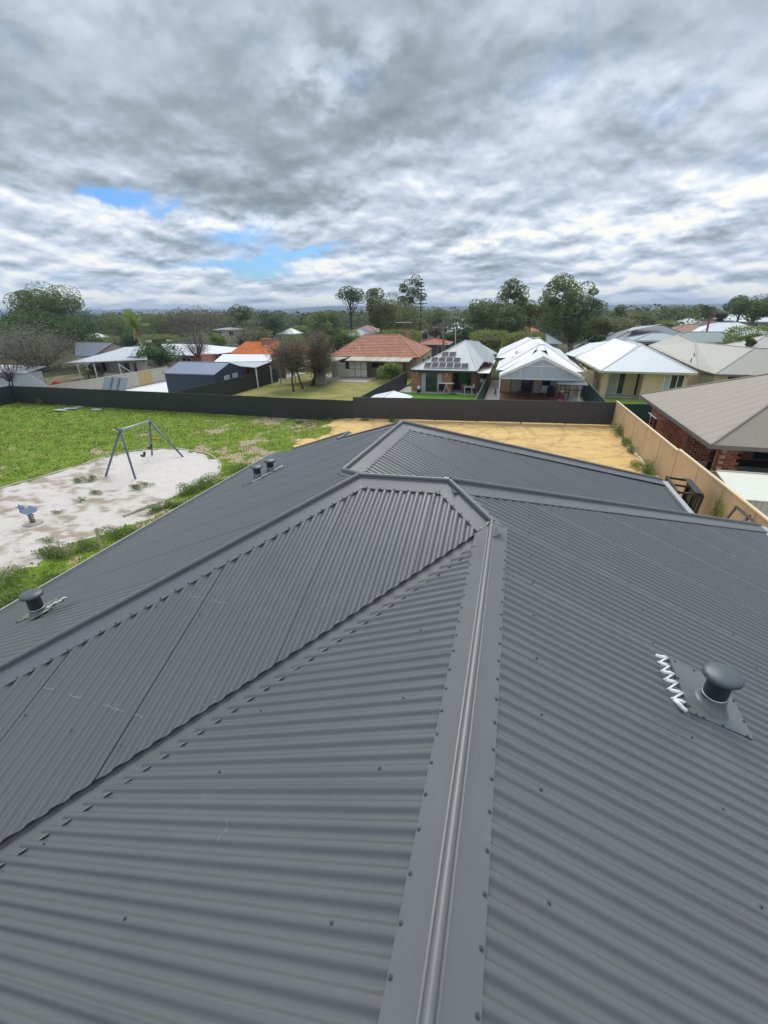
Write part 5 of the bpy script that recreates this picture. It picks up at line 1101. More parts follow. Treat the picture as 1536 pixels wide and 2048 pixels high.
# ---------------------------------------------------------------- brick house with the triangle of solar panels
def solar_brick():
    t = thing('solar_brick_house', 'orange brick house with pale steel roof carrying a triangle of solar panels', 'house', (-6, 50, 0)); y0 = 45.2; m = M_ROOFP
    L = PT(822, 741, y0); R = PT(954, 740, y0); ez = (L[2]+R[2])/2; x0, x1 = L[0], R[0]; A = PT(931, 681, 50.2); B = PT(965, 693, 57); S1 = PT(967.5, 722, 47.6); S2 = PT(985, 725, 49.8); S3 = PT(991, 715, 54)
    roof_faces(t, [[(x0, y0, ez), (x1, y0, ez), A]], m, 'roof', .05)
    roof_faces(t, [[(x1, y0, ez), S1, (A[0]+.1, A[1]+.3, A[2]-.03), A]], m, 'roof', .05); roof_faces(t, [[S1, S2, S3, (A[0]+.9, 58, A[2]-.6), (A[0]+.1, A[1]+.3, A[2]-.03)]], m, 'roof', .05)
    roof_faces(t, [[(x0, 60, ez), (x0, y0, ez), A]], m, 'roof', .05); roof_faces(t, [[(x0, 60, ez), A, (A[0]+.9, 58, A[2]-.6)]], m, 'roof', .05)
    p = PT(966, 689.5, 62); a, b, c = PT(958, 692, 60), PT(998, 708, 60), PT(984, 709, 58); roof_faces(t, [[a, c, b, p]], m, 'roof', .05); roof_faces(t, [[PT(952, 690, 60), PT(984, 709, 57.6), PT(968, 697, 60)]], m, 'roof', .05)
    capm = mat('pale_cap', (.48, .53, .54), .45); line_strip(t, [((x0, y0, ez), A), ((x1, y0, ez), A), (A, (A[0]+.9, 58, A[2]-.6))], .05, capm); roof_relief(t, ((x0, y0, ez), (x1, y0, ez), A, A), m)
    dk = mat('charcoal_gutter', (.035, .04, .045), .45); mb = MB(); mb.box(x0-.06, x1+.03, y0-.09, y0-.003, ez-.2, ez-.01); obj('gutter', mb, dk, t)
    wy = y0+.45; zt = ez-.2; X = lambda px: PT(px, 765, wy)[0]
    mb = MB(); mb.box(X(823), X(841), wy, wy+.25, 0, zt); mb.box(X(884.5), X(903), wy, wy+.25, 0, zt); mb.box(X(841)+.002, X(884.5)-.002, wy+.02, wy+.22, 1.95, zt); mb.box(X(940), X(953.5), wy+1.2, wy+1.4, 0, zt); mb.box(X(953.5), X(953.5)+.2, wy+1.2, 50, 0, ez-.1); mb.box(x0+.3, x0+.5, wy+.26, 58, 0, zt)
    mb.box(X(903)-.2, X(903)-.002, wy+.26, wy+2, 0, zt); mb.box(S2[0]-.5, S2[0]-.3, 50.2, 56, 0, ez); mb.box(X(953.5)+.2, S2[0]-.5, 50.4, 50.6, 0, ez+.3); obj('wall', mb, M_BRICKH, t)
    mb = MB(); mb.box(X(903), X(940), wy+2.0, wy+2.1, 0, zt); obj('alcove_back', mb, M_DARK, t); mb = MB(); mb.box(S1[0]-.15, S2[0]-.55, 50.3, 50.39, 0, 2.1); obj('side_door', mb, mat('dark_door', (.02, .03, .035), .4), t)  # the alcove back is painted near-black for the shade in the recess
    fr = mat('charcoal_frame', (.05, .05, .055), .4); window(t, 'f', wy+.1, X(841), X(884.5), .05, 1.95, fr, 3, (0, 3), .06); window(t, 'f', wy+2.0, X(912), X(939), .05, 2.0, fr, 2, (), .05)
    mb = MB(); mb.box(x0, S2[0], y0, 58, ez-.19, ez-.17); obj('soffit', mb, M_WHITEP, t); post(t, X(952.5), wy, 0, zt, .12, mat('charcoal_post', (.06, .06, .065), .5))
    for px in (833, 893): mb = MB(); x = X(px); mb.box(x-.05, x+.05, wy-.1, wy-.003, 1.75, 1.95); obj('wall_light', mb, M_WHITEP, t)
    # twelve panels, each its own part
    n = (Vector((x1, y0, ez))-Vector((x0, y0, ez))).cross(Vector(A)-Vector((x0, y0, ez))).normalized(); o = Vector((x0, y0, ez)); e = Vector((1, 0, 0)); up = n.cross(e).normalized(); up = up if up.z > 0 else -up
    def hit(px, py): d = Vector(ray(px, py)); s = (o-Vector((0, 0, CZ))).dot(n)/d.dot(n); return Vector((0, 0, CZ))+d*s
    mf = mat('panel_frame', (.5, .5, .5), .4); mc = mat('solar_cell', (.022, .024, .045), .55, .15, 3, spec=.15)
    for (xl, yl, xr, yr, cnt, yt) in ((847, 736, 937, 735.5, 6, 726), (861, 724.5, 921, 724, 4, 715.5), (882, 714, 911.5, 714, 2, 704.5)):
        a, b = hit(xl, yl), hit(xr, yr); b.z = a.z; b.y = a.y; tp = hit(xl+6, yt); h = (tp-a).dot(up); w = (b-a).length/cnt
        for i in range(cnt):
            q = a+e*(w*i)+n*.08; mb = MB(); mb.prism([q+e*.015, q+e*(w-.03), q+e*(w-.03)+up*h, q+e*.015+up*h], .04); pn = obj('solar_panel', mb, mf, t)
            mb = MB(); q2 = q+n*.004; mb.q(q2+e*.04+up*.03, q2+e*(w-.055)+up*.03, q2+e*(w-.055)+up*(h-.03), q2+e*.04+up*(h-.03)); obj('cells', mb, mc, pn)
    for px, py, u in ((946, 706, 51), (957, 697, 54), (949, 693, 55)): p = PT(px, py+3, u); part('vent_pipe', MB().tube([Vector(p)-Vector((0, 0, .2)), Vector(p)+Vector((0, 0, .3))], .07, 8), capm, t)
solar_brick()
def solar_patio():
    y = 45.0; X = lambda px, u=y: PT(px, 780, u)[0]; wood = mat('brown_timber', (.22, .11, .06), .6)
    t = thing('clothes_airer', 'folding white clothes airer with dark washing in front of the orange brick pier', 'airer', (X(892), y, .06)); x = X(892); mb = MB()
    for a, b in (((-.35, .06), (.12, 1.05)), ((.42, .06), (-.05, 1.05))):
        for yy in (y-.25, y+.25): mb.tube([Vector((x+a[0], yy, a[1])), Vector((x+b[0], yy, b[1]))], .02, 5)
    mb.box(x-.1, x+.75, y-.3, y+.3, 1.05, 1.08); obj('frame', mb, M_WHITEP, t)
    mb = MB(); n = 8
    for i in range(n):
        for j in (0, 1): mb.v.append((x-.75+.55*i/(n-1), y+.05*sin(i*2), 1.06-.75*j-.05*sin(i*1.7)*j))
    for i in range(n-1): mb.f.append((2*i, 2*i+2, 2*i+3, 2*i+1))
    obj('garment', mb, mat('black_cloth', (.015, .015, .018), .9), t); mb = MB(); mb.box(x-.78, x-.1, y-.28, y+.28, 1.05, 1.07); obj('side_rack', mb, M_WHITEP, t)
    x = X(837); t = thing('plant_pot', 'dark pot with a white round lid at the left corner of the orange brick wall', 'pot', (x, y+.1, .06)); obj('pot', MB().lathe((x, y+.1, .06), [(.16, 0), (.2, .3), (.18, .32)], 12), M_BLK, t); obj('lid', MB().lathe((x, y+.1, .38), [(.15, 0), (.2, .1), (.16, .25), (.04, .32)], 12), M_WHITEP, t)
    x = X(936); t = thing('patio_table', 'small white table with grey storage box in front of the brick alcove', 'table', (x, y+.3, .06)); mb = MB(); mb.box(x-.4, x+.4, y, y+.6, .72, .78); obj('table_top', mb, mat('pale_blue_plastic', (.45, .52, .56), .5), t)
    for sx in (-.36, .36):
        for sy in (.05, .55): post(t, x+sx, y+sy, .06, .72, .05, M_WHITEP, 'leg')
    x = X(926); t = thing('wooden_chair', 'brown wooden chair left of the white patio table', 'chair', (x, y+.6, .06)); mb = MB(); mb.box(x-.25, x+.25, y+.4, y+.9, .42, .47); obj('seat', mb, wood, t); mb = MB(); mb.box(x-.25, x+.25, y+.86, y+.92, .47, .95); obj('backrest', mb, wood, t)
    for sx in (-.22, .22):
        for sy in (.44, .86): post(t, x+sx, y+sy, .06, .42, .05, wood, 'leg')
    x = X(946); t = thing('folding_chair', 'dark folding chair with pink cloth over its back right of the patio table', 'chair', (x, y+.2, .06)); mb = MB(); mb.box(x-.2, x+.2, y, y+.4, .42, .46); obj('seat', mb, M_BLK, t); mb = MB(); mb.box(x-.2, x+.2, y+.36, y+.4, .46, .95); obj('backrest', mb, M_BLK, t); mb = MB(); mb.box(x-.12, x+.14, y+.33, y+.355, .6, 1.0); obj('pink_cloth', mb, mat('pale_pink_cloth', (.65, .38, .42), .9), t)
    for sx in (-.18, .18): post(t, x+sx, y+.2, .06, .42, .04, M_BLK, 'leg')
    x = X(906, 44.7); mb = MB(); mb.tube([Vector((x-.4, 44.75, .1)), Vector((x+.4, 44.65, .1))], .05, 8); one('rolled_mat', mb, M_BLK, 'black rolled mat lying at the edge of the bright green lawn', 'mat')
    x = PT(963, 760, 47)[0]; t = thing('wooden_hutch', 'brown slatted cabinet with white boxes in the side passage by the green fence', 'cabinet', (x, 47, .06)); mb = MB(); mb.box(x-.35, x+.35, 46.8, 47.3, .06, 1.0); obj('cabinet', mb, wood, t); mb = MB(); mb.box(x-.3, x+.2, 46.85, 47.2, 1.0, 1.35); obj('lid_box', mb, M_WHITEP, t)
solar_patio()
def small_shed():
    t = thing('garden_shed', 'low white garden shed behind the join of the olive and grey fences', 'shed', (-9.4, 33.6, 0)); m = mat('white_shed_steel', (.66, .69, .67), .5, .05); x0, x1, y0, y1 = -10.6, -7.6, 32.0, 34.9; a = Vector(G(735, 798, 1.5)); ez = 1.45; rx = -9.1; rz = 1.82
    mb = MB(); mb.box(x0, x1, y0+.01, y1, 0, ez); obj('wall', mb, m, t); mb = MB(); mb.q((x0, y0, 1.2), (x1, y0, 1.2), (x1, y0, ez), (rx, y0, rz-.03), (x0, y0, ez)); obj('gable_panel', mb, m, t)
    for f in ([(x0-.1, y0-.1, ez), (rx, y0-.1, rz), (rx, y1+.1, rz), (x0-.1, y1+.1, ez)], [(rx, y0-.1, rz), (x1+.1, y0-.1, ez), (x1+.1, y1+.1, ez), (rx, y1+.1, rz)]): roof_faces(t, [f], M_ROOFW, 'roof', .03)
    line_strip(t, [((rx, y0-.1, rz), (rx, y1+.1, rz))], .025, m)
small_shed()
# ---------------------------------------------------------------- old tiled bungalow
def tiled(t, f, m, rows, h=.055, bow=0.0):
    """tile courses as overlapping steps; f = eaveL, eaveR, ridgeR, ridgeL"""
    a, b, c, d = [Vector(p) for p in f]; mb = MB(); n = (b-a).cross(d-a).normalized(); n = n if n.z > 0 else -n
    for r in range(rows):
        t0, t1 = r/rows, (r+1.04)/rows; t1 = min(t1, 1)
        p0, p1 = a+(d-a)*t0, b+(c-b)*t0; q0, q1 = a+(d-a)*t1, b+(c-b)*t1; k = len(mb.v)
        mb.v += [tuple(p0+n*.0), tuple(p1+n*.0), tuple(p0+n*h), tuple(p1+n*h), tuple(q0+n*.004), tuple(q1+n*.004)]; mb.f += [(k, k+1, k+3, k+2), (k+2, k+3, k+5, k+4)]
    obj('tile_courses', mb, m, t, kind='stuff'); mb = MB(); mb.prism([a-n*.01, b-n*.01, c-n*.01, d-n*.01], .05); obj('roof', mb, m, t)
def tilemat(name, a, b, c):
    m = bpy.data.materials.new(name); m.use_nodes = True; t = NT(m.node_tree); p = t.n['Principled BSDF']; tc = t.node('ShaderNodeTexCoord').outputs['Object']
    vo = t.node('ShaderNodeTexVoronoi'); t.link(tc, vo.inputs['Vector']); vo.inputs['Scale'].default_value = 5.5; sp = t.node('ShaderNodeSeparateColor'); t.link(vo.outputs['Color'], sp.inputs[0])
    f = t.m('ADD', t.m('MULTIPLY', sp.outputs[0], .3), t.m('MULTIPLY', t.noise(tc, .5, 7, .7), .7)); t.link(t.ramp(f, [(.3, a), (.5, b), (.72, c)]), p.inputs['Base Color']); p.inputs['Roughness'].default_value = .85; return m
def terra():
    t = thing('tiled_bungalow', 'old cream bungalow with faded terracotta tile roof and rusty lean-to', 'house', (-17, 60, 0)); m = tilemat('faded_terracotta', (.28, .12, .07), (.42, .18, .10), (.48, .28, .18)); y0 = 56
    L = PT(660, 713, y0); R = PT(838, 716, y0); A = PT(731, 669, 62.5); B = PT(797, 668, 62.5); C = PT(864, 697, 68); ez = 2.4; L = (L[0], y0, ez); R = (R[0], y0, ez); A = (A[0], 62.5, A[2]); B = (B[0], 62.5, A[2]); C = (C[0], 68, ez+.1); D = (L[0], 69, ez)
    tiled(t, (L, R, B, A), m, 15); tiled(t, (R, C, B, B), m, 15); roof_faces(t, [[D, L, A, (A[0], 63, A[2])]], m); capm = mat('terracotta_cap', (.40, .20, .13), .85, .25, 5)
    line_strip(t, [(L, A), (A, B), (B, R), (B, C)], .1, capm)
    mb = MB(); mb.box(L[0]+.4, R[0]-.35, y0+.5, 67, 0, ez-.05); obj('wall', mb, mat('aged_cream', (.50, .44, .31), .9, .15, 1.5, .2, stain=(.35, .29, .2), sa=.6), t)
    mb = MB(); mb.box(B[0]+.5, B[0]+1.1, 64.5, 65.1, 3.6, 4.95); obj('chimney', mb, M_BRICKR, t)
    for px, py, u, z in ((733, 678, 61, .45), (719, 701, 57.5, .5)): p = PT(px, py, u); part('vent_pipe', MB().tube([Vector(p)-Vector((0, 0, .4)), Vector(p)+Vector((0, 0, z))], .05, 8), M_WHITEP, t)
    wy = y0+.5; X = lambda px, u=wy: PT(px, 735, u)[0]; Z = lambda py, u=wy, px=735: PT(px, py, u)[2]
    # lean-to: dirty sheets, each its own
    ml = [mat('leanto_a', (.40, .36, .27), .8, .2, 2, stain=(.25, .18, .11), sa=.8), mat('leanto_b', (.50, .45, .34), .8, .2, 2, stain=(.3, .22, .14), sa=.7), mat('leanto_c', (.36, .40, .36), .7, .2, 2, stain=(.25, .2, .13), sa=.6)]
    a, b = PT(690, 721, 53.6), PT(818, 718.5, 53.8); n = 15; rd = random.Random(9)
    for i in range(n):
        x0_ = a[0]+(b[0]-a[0])*i/n; x1_ = a[0]+(b[0]-a[0])*(i+1)/n+.05; h = .006*(i % 3); mb = MB(); mb.prism([(x0_, 53.5, 2.16+h), (x1_, 53.5, 2.16+h), (x1_, 56.2, 2.42+h), (x0_, 56.2, 2.42+h)], .02); obj('lean_to_sheet', mb, ml[rd.randrange(3)], t)
    mb = MB(); mb.box(a[0], b[0], 53.52, 53.6, 2.02, 2.13); obj('lean_to_beam', mb, mat('rusty_beam', (.2, .13, .09), .8), t)
    u = 54.2; X2 = lambda px: PT(px, 740, u)[0]
    mb = MB(); mb.box(X2(665), X2(672), u-.3, u+.3, 0, 2.1); obj('grey_pier', mb, mat('grey_render', (.36, .36, .36), .85), t)
    mb = MB(); mb.box(X2(672), X2(697), u+1.6, u+1.7, 0, 2.1); obj('porch_shade', mb, M_DARK, t)  # black panel painted as the shade in the porch opening
    mb = MB(); mb.box(X2(678), X2(690), u-.1, u+.4, .1, 1.75); obj('white_cupboard', mb, mat('off_white', (.62, .60, .50), .7), t); mb = MB(); mb.box(X2(690)+.02, X2(700), u-.1, u+.4, .1, 1.0); obj('white_cupboard', mb, mat('off_white', (.62, .60, .50), .7), t)
    bt = mat('brown_batten', (.17, .11, .08), .8); xs = [X2(p) for p in (698, 710, 722, 734)]
    for i in range(3):
        for z0, z1 in ((.15, 1.08), (1.13, 2.0)): mb = MB(); mb.box(xs[i]+.03, xs[i+1]-.03, u+.02, u+.06, z0, z1); obj('wall_sheet', mb, mat('off_white_board', (.66, .63, .54), .8, .08), t)
    mb = MB()
    for x in xs: mb.box(x-.03, x+.03, u, u+.08, .1, 2.05)
    mb.box(xs[0], xs[-1], u-.01, u+.075, 1.08, 1.13); obj('batten_frame', mb, bt, t)
    mb = MB(); mb.box(X(775), X(811), wy-.9, wy-.02, .0, 2.15); obj('cream_wall_bay', mb, mat('yellow_cream', (.56, .52, .33), .85, .1), t); mb = MB(); mb.box(X(775), X(811), wy-.93, wy-.905, 1.1, 1.13); mb.box(X(811)-.1, X(811)+.25, wy-.95, wy-.5, 0, 2.1); obj('bay_trim', mb, bt, t)
    window(t, 'f', wy, X(744), X(767), 1.05, 2.0, bt, 1, (), .06); window(t, 'r', R[0]-.35, 60, 61.4, 1.0, 2.0, M_WHITEP, 0); window(t, 'r', R[0]-.35, 63.5, 65, 1.0, 2.0, M_WHITEP, 0)
    mb = MB(); mb.box(X(655), X(762), 50.5, 56, -.1, .06); obj('back_step', mb, mat('dirty_concrete', (.42, .38, .30), .9, .2, 1.5), t)
terra()
def carport():
    t = thing('lean_to_carport', 'sagging skillion carport on a grey concrete pier behind the bare trees', 'carport', (-23, 48, 0)); a, b, c, d = PT(552, 730, 47.4), PT(655, 725, 47.8), PT(697, 714, 55), PT(650, 714, 55); ms = [MATS['leanto_a'], MATS['leanto_b'], MATS['leanto_c']]
    n = 9; a, b, c, d = [Vector(v) for v in (a, b, c, d)]
    for i in range(n):
        f0, f1 = i/n, (i+1.05)/n; mb = MB(); h = Vector((0, 0, .008*(i % 2)-.03*sin(i))); mb.prism([a+(b-a)*f0+h, a+(b-a)*f1+h, d+(c-d)*f1+h, d+(c-d)*f0+h], .025); obj('roof_sheet', mb, ms[i % 3], t)
    p0, p1 = PT(633, 760, 48.6), PT(653, 760, 48.6); mb = MB(); mb.box(p0[0], p1[0], 48.4, 48.65, 0, 2.2); obj('pier', mb, mat('grey_blockwork', (.40, .39, .35), .9, .12, 2, .2), t)
    mb = MB(); mb.box(a.x+.1, b.x, 47.5, 47.6, a.z-.15, a.z-.05); obj('beam', mb, MATS['rusty_beam'], t)
    for x in (a.x+.3, a.x+2.2): post(t, x, 47.55, 0, 2.0, .09, mat('grey_post', (.3, .3, .28), .8))
carport()
# ---------------------------------------------------------------- left yards
def blue_shed():
    t = thing('blue_grey_shed', 'blue grey steel shed with two small windows in its gable end', 'shed', (-31, 42, 0)); m = mat('blue_grey_steel', (.045, .062, .085), .5, .08, 2); mr_ = mat('blue_grey_roof', (.20, .24, .32), .45, .06)
    x0, x1, y0, y1, ry = -34.7, -28.7, 39.0, 44.4, 41.7; ez = 2.1; rz = 2.95; mb = MB(); n = 26
    for i in range(n): xa = x0+(x1-x0)*i/n; w = (x1-x0)/n; mb.box(xa, xa+w*.7, y0, y0+.04, 0, ez); mb.box(xa+w*.7, xa+w, y0+.02, y0+.04, 0, ez)
    obj('front_wall', mb, m, t); mb = MB(); mb.box(x0+.01, x1-.05, y0+.05, y1, 0, ez); obj('wall', mb, m, t)
    mb = MB(); mb.q((x1, y0, 0), (x1, y1, 0), (x1, y1, ez), (x1, ry, rz-.02), (x1, y0, ez)); obj('gable_wall', mb, m, t); mb = MB(); mb.q((x0, y1, 0), (x0, y0, 0), (x0, y0, ez), (x0, ry, rz-.02), (x0, y1, ez)); obj('gable_wall', mb, m, t)
    for f in ([(x0-.1, y0-.1, ez+.01), (x1+.1, y0-.1, ez+.01), (x1+.1, ry, rz), (x0-.1, ry, rz)], [(x0-.1, ry, rz), (x1+.1, ry, rz), (x1+.1, y1+.1, ez+.01), (x0-.1, y1+.1, ez+.01)]): roof_faces(t, [f], mr_, 'roof', .03)
    roof_relief(t, ((x0-.1, y0-.1, ez+.01), (x1+.1, y0-.1, ez+.01), (x1+.1, ry, rz), (x0-.1, ry, rz)), mr_); line_strip(t, [((x0, ry, rz), (x1, ry, rz))], .05, mr_)
    mb = MB(); mb.box(x0-.1, x1+.1, y0-.2, y0-.105, ez-.08, ez+.02); obj('gutter', mb, mr_, t); window(t, 'r', x1, 40.5, 41.4, 1.05, 1.75, M_WHITEP, 0, (0,), .06); window(t, 'r', x1, 42.0, 42.9, 1.1, 1.8, M_WHITEP, 0, (0,), .06)
blue_shed()
def left_bits():
    t = thing('patio_cover', 'white flat patio roof with grey lower sheet beside the orange tiled roof', 'patio roof', (-31, 47, 0)); w = mat('white_patio_sheet', (.72, .73, .74), .5, .04); a, b = PT(427, 724, 46.4), PT(544, 722, 47.6)
    roof_faces(t, [[a, b, PT(541, 709, 52.5), PT(446, 708, 51.8)]], w, 'roof', .05); roof_faces(t, [[PT(430, 727, 45.2), PT(511, 735, 44.4), PT(543, 723, 47.4), PT(427, 725, 46.2)]], mat('grey_patio_sheet', (.40, .44, .44), .5), 'lower_roof', .04); roof_relief(t, (a, b, PT(541, 709, 52.5), PT(446, 708, 51.8)), w)
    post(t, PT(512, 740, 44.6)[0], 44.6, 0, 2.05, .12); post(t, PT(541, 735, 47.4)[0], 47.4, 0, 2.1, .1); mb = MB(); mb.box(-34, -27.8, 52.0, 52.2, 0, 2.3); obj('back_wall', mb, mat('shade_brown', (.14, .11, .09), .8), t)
    t = thing('orange_tiled_house', 'house with bright orange tile roof and a red brick chimney', 'house', (-35, 60, 0)); m = tilemat('bright_orange_tile', (.48, .11, .02), (.62, .165, .035), (.68, .22, .06)); y0 = 56; ez = 2.5; L = (PT(461, 709, y0)[0], y0, ez); R = (-29.5, y0, ez); A = PT(493, 684, 61); B = PT(566, 683, 61); B = (B[0], 61, A[2])
    tiled(t, (L, R, B, A), m, 12); roof_faces(t, [[(L[0], 66, ez), L, A, (A[0]+.2, 62, A[2])]], m); roof_faces(t, [[R, (R[0], 66, ez), B]], m); line_strip(t, [(L, A), (A, B), (B, R)], .1, mat('orange_cap', (.55, .15, .05), .8)); mb = MB(); mb.box(L[0]+.5, R[0]-.5, y0+.5, 65, 0, ez-.05); obj('wall', mb, M_CREAM, t)
    c = PT(533, 683, 60.2); mb = MB(); mb.box(c[0]-.6, c[0]+.6, 59.7, 60.7, 3.2, c[2]+.25); mb.box(c[0]-.7, c[0]+.7, 59.6, 60.8, c[2]+.25, c[2]+.42); obj('chimney', mb, M_BRICKR, t); p = PT(532, 695, 58.8); part('roof_cowl', MB().lathe((p[0], p[1], p[2]-.3), [(.2, 0), (.3, .3), (.2, .55), (.05, .6)], 8), mat('cowl_grey', (.35, .35, .35), .5), t)
    c = PT(418, 722, 50); t = thing('brick_chimney', 'broad red brick chimney behind the blue grey shed', 'chimney', (c[0], 50, 0)); mb = MB(); mb.box(c[0]-.75, c[0]+.75, 49.6, 50.4, 0, 2.85); obj('stack', mb, M_BRICKR, t); mb = MB(); mb.box(c[0]-.83, c[0]+.83, 49.52, 50.48, 2.85, 3.0); obj('crown', mb, brickmat('red_brick_crown', (.36, .12, .07), (.4, .15, .09), (.5, .3, .25)), t); mb = MB(); mb.box(c[0]-2.4, c[0]+4, 50.5, 53, 0, 1.9); obj('wall', mb, M_BRICKR, t)
    t = thing('solar_cottage', 'white cottage with low pale roof and solar panels behind the cream fence', 'house', (-50, 48, 0)); w = mat('cottage_white', (.62, .60, .54), .85, .1, 2, stain=(.45, .42, .36), sa=.4); rf = mat('cottage_roof', (.52, .55, .57), .5, .08, 1.5, stain=(.4, .42, .44), sa=.5)
    a, b, c, d = PT(125, 727, 44.2), PT(294, 719, 47.8), PT(291, 693, 54.5), PT(249, 694, 54); e = PT(195, 711, 50); roof_faces(t, [[a, b, c, d, e]], rf, 'roof', .08); line_strip(t, [(a, b)], .07, M_WHITEP, 'fascia'); roof_faces(t, [[d, c, (c[0]+1, 60, 2.4), (d[0]-1, 60, 2.4)]], rf, 'roof', .05)
    y = 48.4; X = lambda px, u=y: PT(px, 738, u)[0]; mb = MB(); mb.box(X(187), X(293), y, y+.3, 0, 2.15); mb.box(X(293)-.2, X(293), y+.3, 56, 0, 2.2); obj('wall', mb, w, t); window(t, 'f', y, X(196), X(224), .7, 1.95, M_WHITEP, 2, (0, 2), .06); window(t, 'f', y, X(236), X(262), .7, 1.95, M_WHITEP, 1, (0,), .06); window(t, 'f', y, X(268), X(276), .1, 2.0, M_WHITEP, 0)
    for i in (0, 1, 2, 3): 
        p0 = Vector(PT(222+i*15, 718-i*.5, 48.6)); p1 = Vector(PT(235+i*15, 717.5-i*.5, 48.6)); q1 = Vector(PT(247+i*11, 708.5, 51.2)); q0 = Vector(PT(235+i*11, 708.5, 51.2)); up = Vector((0, 0, .12)); mb = MB(); mb.prism([p0+up, p1+up, q1+up, q0+up], .04); obj('solar_panel', mb, mat('old_solar', (.10, .115, .16), .5, spec=.2), t)
    for px, u in ((157, 44.6), (190, 45), (240, 46.3)): x = X(px, u); post(t, x, u, 0, 2.05, .11)
    mb = MB(); mb.tube([Vector((X(240, 46.3), 46.3, 1.9)), Vector((X(262, 46.8), 46.8, .9))], .05, 6); obj('brace', mb, M_WHITEP, t); mb = MB(); mb.box(X(196, 46), X(290, 47), 46.6, 46.7, 0, .75); obj('veranda_wall', mb, w, t)
    t = thing('slate_gable_house', 'cream house with slate grey gable roof behind the solar cottage', 'house', (-58, 53, 0)); m = mat('slate_roof', (.13, .15, .19), .5, .06); A, B = PT(157, 684, 55), PT(224, 687, 54); A = (A[0], 54.5, 3.95); B = (B[0], 54.5, 3.95); l, r = PT(150, 712, 50.5), PT(190, 712, 50.5); l = (l[0], 50.5, 2.4); r = (B[0], 50.5, 2.4)
    roof_faces(t, [[l, r, B, A]], m); roof_faces(t, [[(l[0], 58.5, 2.4), A, B, (r[0], 58.5, 2.4)]], m); mb = MB(); mb.q((B[0]-.3, 50.7, 0), (B[0]-.3, 58.3, 0), (B[0]-.3, 58.3, 2.4), (B[0]-.3, 54.5, 3.85), (B[0]-.3, 50.7, 2.4)); mb.q((l[0], 50.7, 0), (B[0]-.3, 50.7, 0), (B[0]-.3, 50.7, 2.35), (l[0], 50.7, 2.35)); obj('wall', mb, mat('pale_cream', (.58, .52, .42), .85), t); line_strip(t, [(A, B), (r, B)], .07, mat('brown_barge', (.16, .09, .07), .7))
    t = thing('white_roof_house', 'red brick house with white roof behind the dark bush and bare tree', 'house', (-47, 58, 0)); A, B = PT(343, 688, 60.5), PT(396, 688, 60.5); ez = 2.3; a, b = PT(340, 713, 55), PT(441, 703, 55); roof_faces(t, [[(a[0], 55, ez), (b[0]-3, 55, ez), (B[0], 60.5, 3.4), (A[0]-2, 60.5, 3.4)]], M_ROOFW); roof_faces(t, [[(b[0]-3, 55, ez), (b[0]-1, 66, ez), (B[0], 60.5, 3.4)]], M_ROOFW); mb = MB(); mb.box(a[0]+.4, b[0]-3.4, 55.5, 65, 0, 2.2); obj('wall', mb, M_BRICKR, t); x = PT(373, 716, 55.5)[0]; window(t, 'f', 55.5, x-.8, x+.8, 1.0, 1.9, M_WHITEP, 1)
    t = thing('white_shed', 'long white steel shed at the far left behind the bare shrub', 'shed', (-52, 40, 0)); y = 36.2; p = PT(104, 772, y); X = lambda px: PT(px, 750, y)[0]; mb = MB(); n = 30; x0, x1 = X(-60), X(104); xs_ = X(56)
    for i in range(n):
        xa = x0+(x1-x0)*i/n; ww = (x1-x0)/n; hh = lambda q: 2.05 if q < xs_ else max(.1, 2.05-1.95*(q-xs_)/(x1-xs_)); j = .012*(i % 2)
        mb.prism([(xa, y+j, hh(xa)), (xa+ww-.01, y+j, hh(xa+ww)), (xa+ww-.01, y+.05+j, hh(xa+ww)), (xa, y+.05+j, hh(xa))], .05); mb.q((xa, y+j, 0), (xa+ww-.01, y+j, 0), (xa+ww-.01, y+j, hh(xa+ww)-.05), (xa, y+j, hh(xa)-.05))
    obj('front_wall', mb, mat('white_wall_steel', (.60, .62, .64), .5, .06, stain=(.5, .5, .5), sa=.4), t); mb = MB(); mb.box(x0, xs_-.3, y+.08, 38, 0, 2.05); obj('wall', mb, mat('white_wall_steel2', (.58, .60, .62), .5), t); roof_faces(t, [[(x0-.1, y-.15, 2.08), (xs_, y-.15, 2.08), (xs_-.2, 38.6, 2.5), (x0-.1, 38.6, 2.5)]], M_ROOFW)
    g = (PT(112, 762, 38.6)[0], 38.6, 0); t = thing('red_tub', 'red plastic tub heaped beside the cream fence', 'tub', g); obj('tub', MB().lathe(g, [(.35, 0), (.5, .6), (.52, .66), (.45, .68)], 12), mat('red_plastic', (.62, .03, .05), .5), t); obj('heap', MB().lathe((g[0], g[1], .6), [(.46, 0), (.4, .2), (.15, .34)], 9), mat('red_plastic_dull', (.5, .05, .06), .7), t)
    g = (PT(95, 768, 37.6)[0]-.3, 37.6, 0); t = thing('tarp_heap', 'low heap under mottled grey and pink tarp left of the red tub', 'tarp', g); obj('tarp', MB().lathe(g, [(.9, 0), (.75, .4), (.4, .6), (.1, .66)], 9), mat('pink_grey_tarp', (.30, .22, .24), .7, .4, 6), t)
    c = PT(215, 772, 38.5); t = thing('leaning_sheets', 'pale corrugated sheets leaning inside the white concrete yard', 'sheets', (c[0], 36.5, 0)); 
    for i in range(3): a = PT(200+i*14, 768, 36.5)[0]; mb = MB(); mb.prism([(a, 36.3, .15), (a+1.2, 36.3, .15), (a+1.3, 37.2, 1.75), (a+.05, 37.2, 1.75)], .03); obj('sheet', mb, mat('pale_zinc', (.27, .32, .32), .5, .1), t)
left_bits()
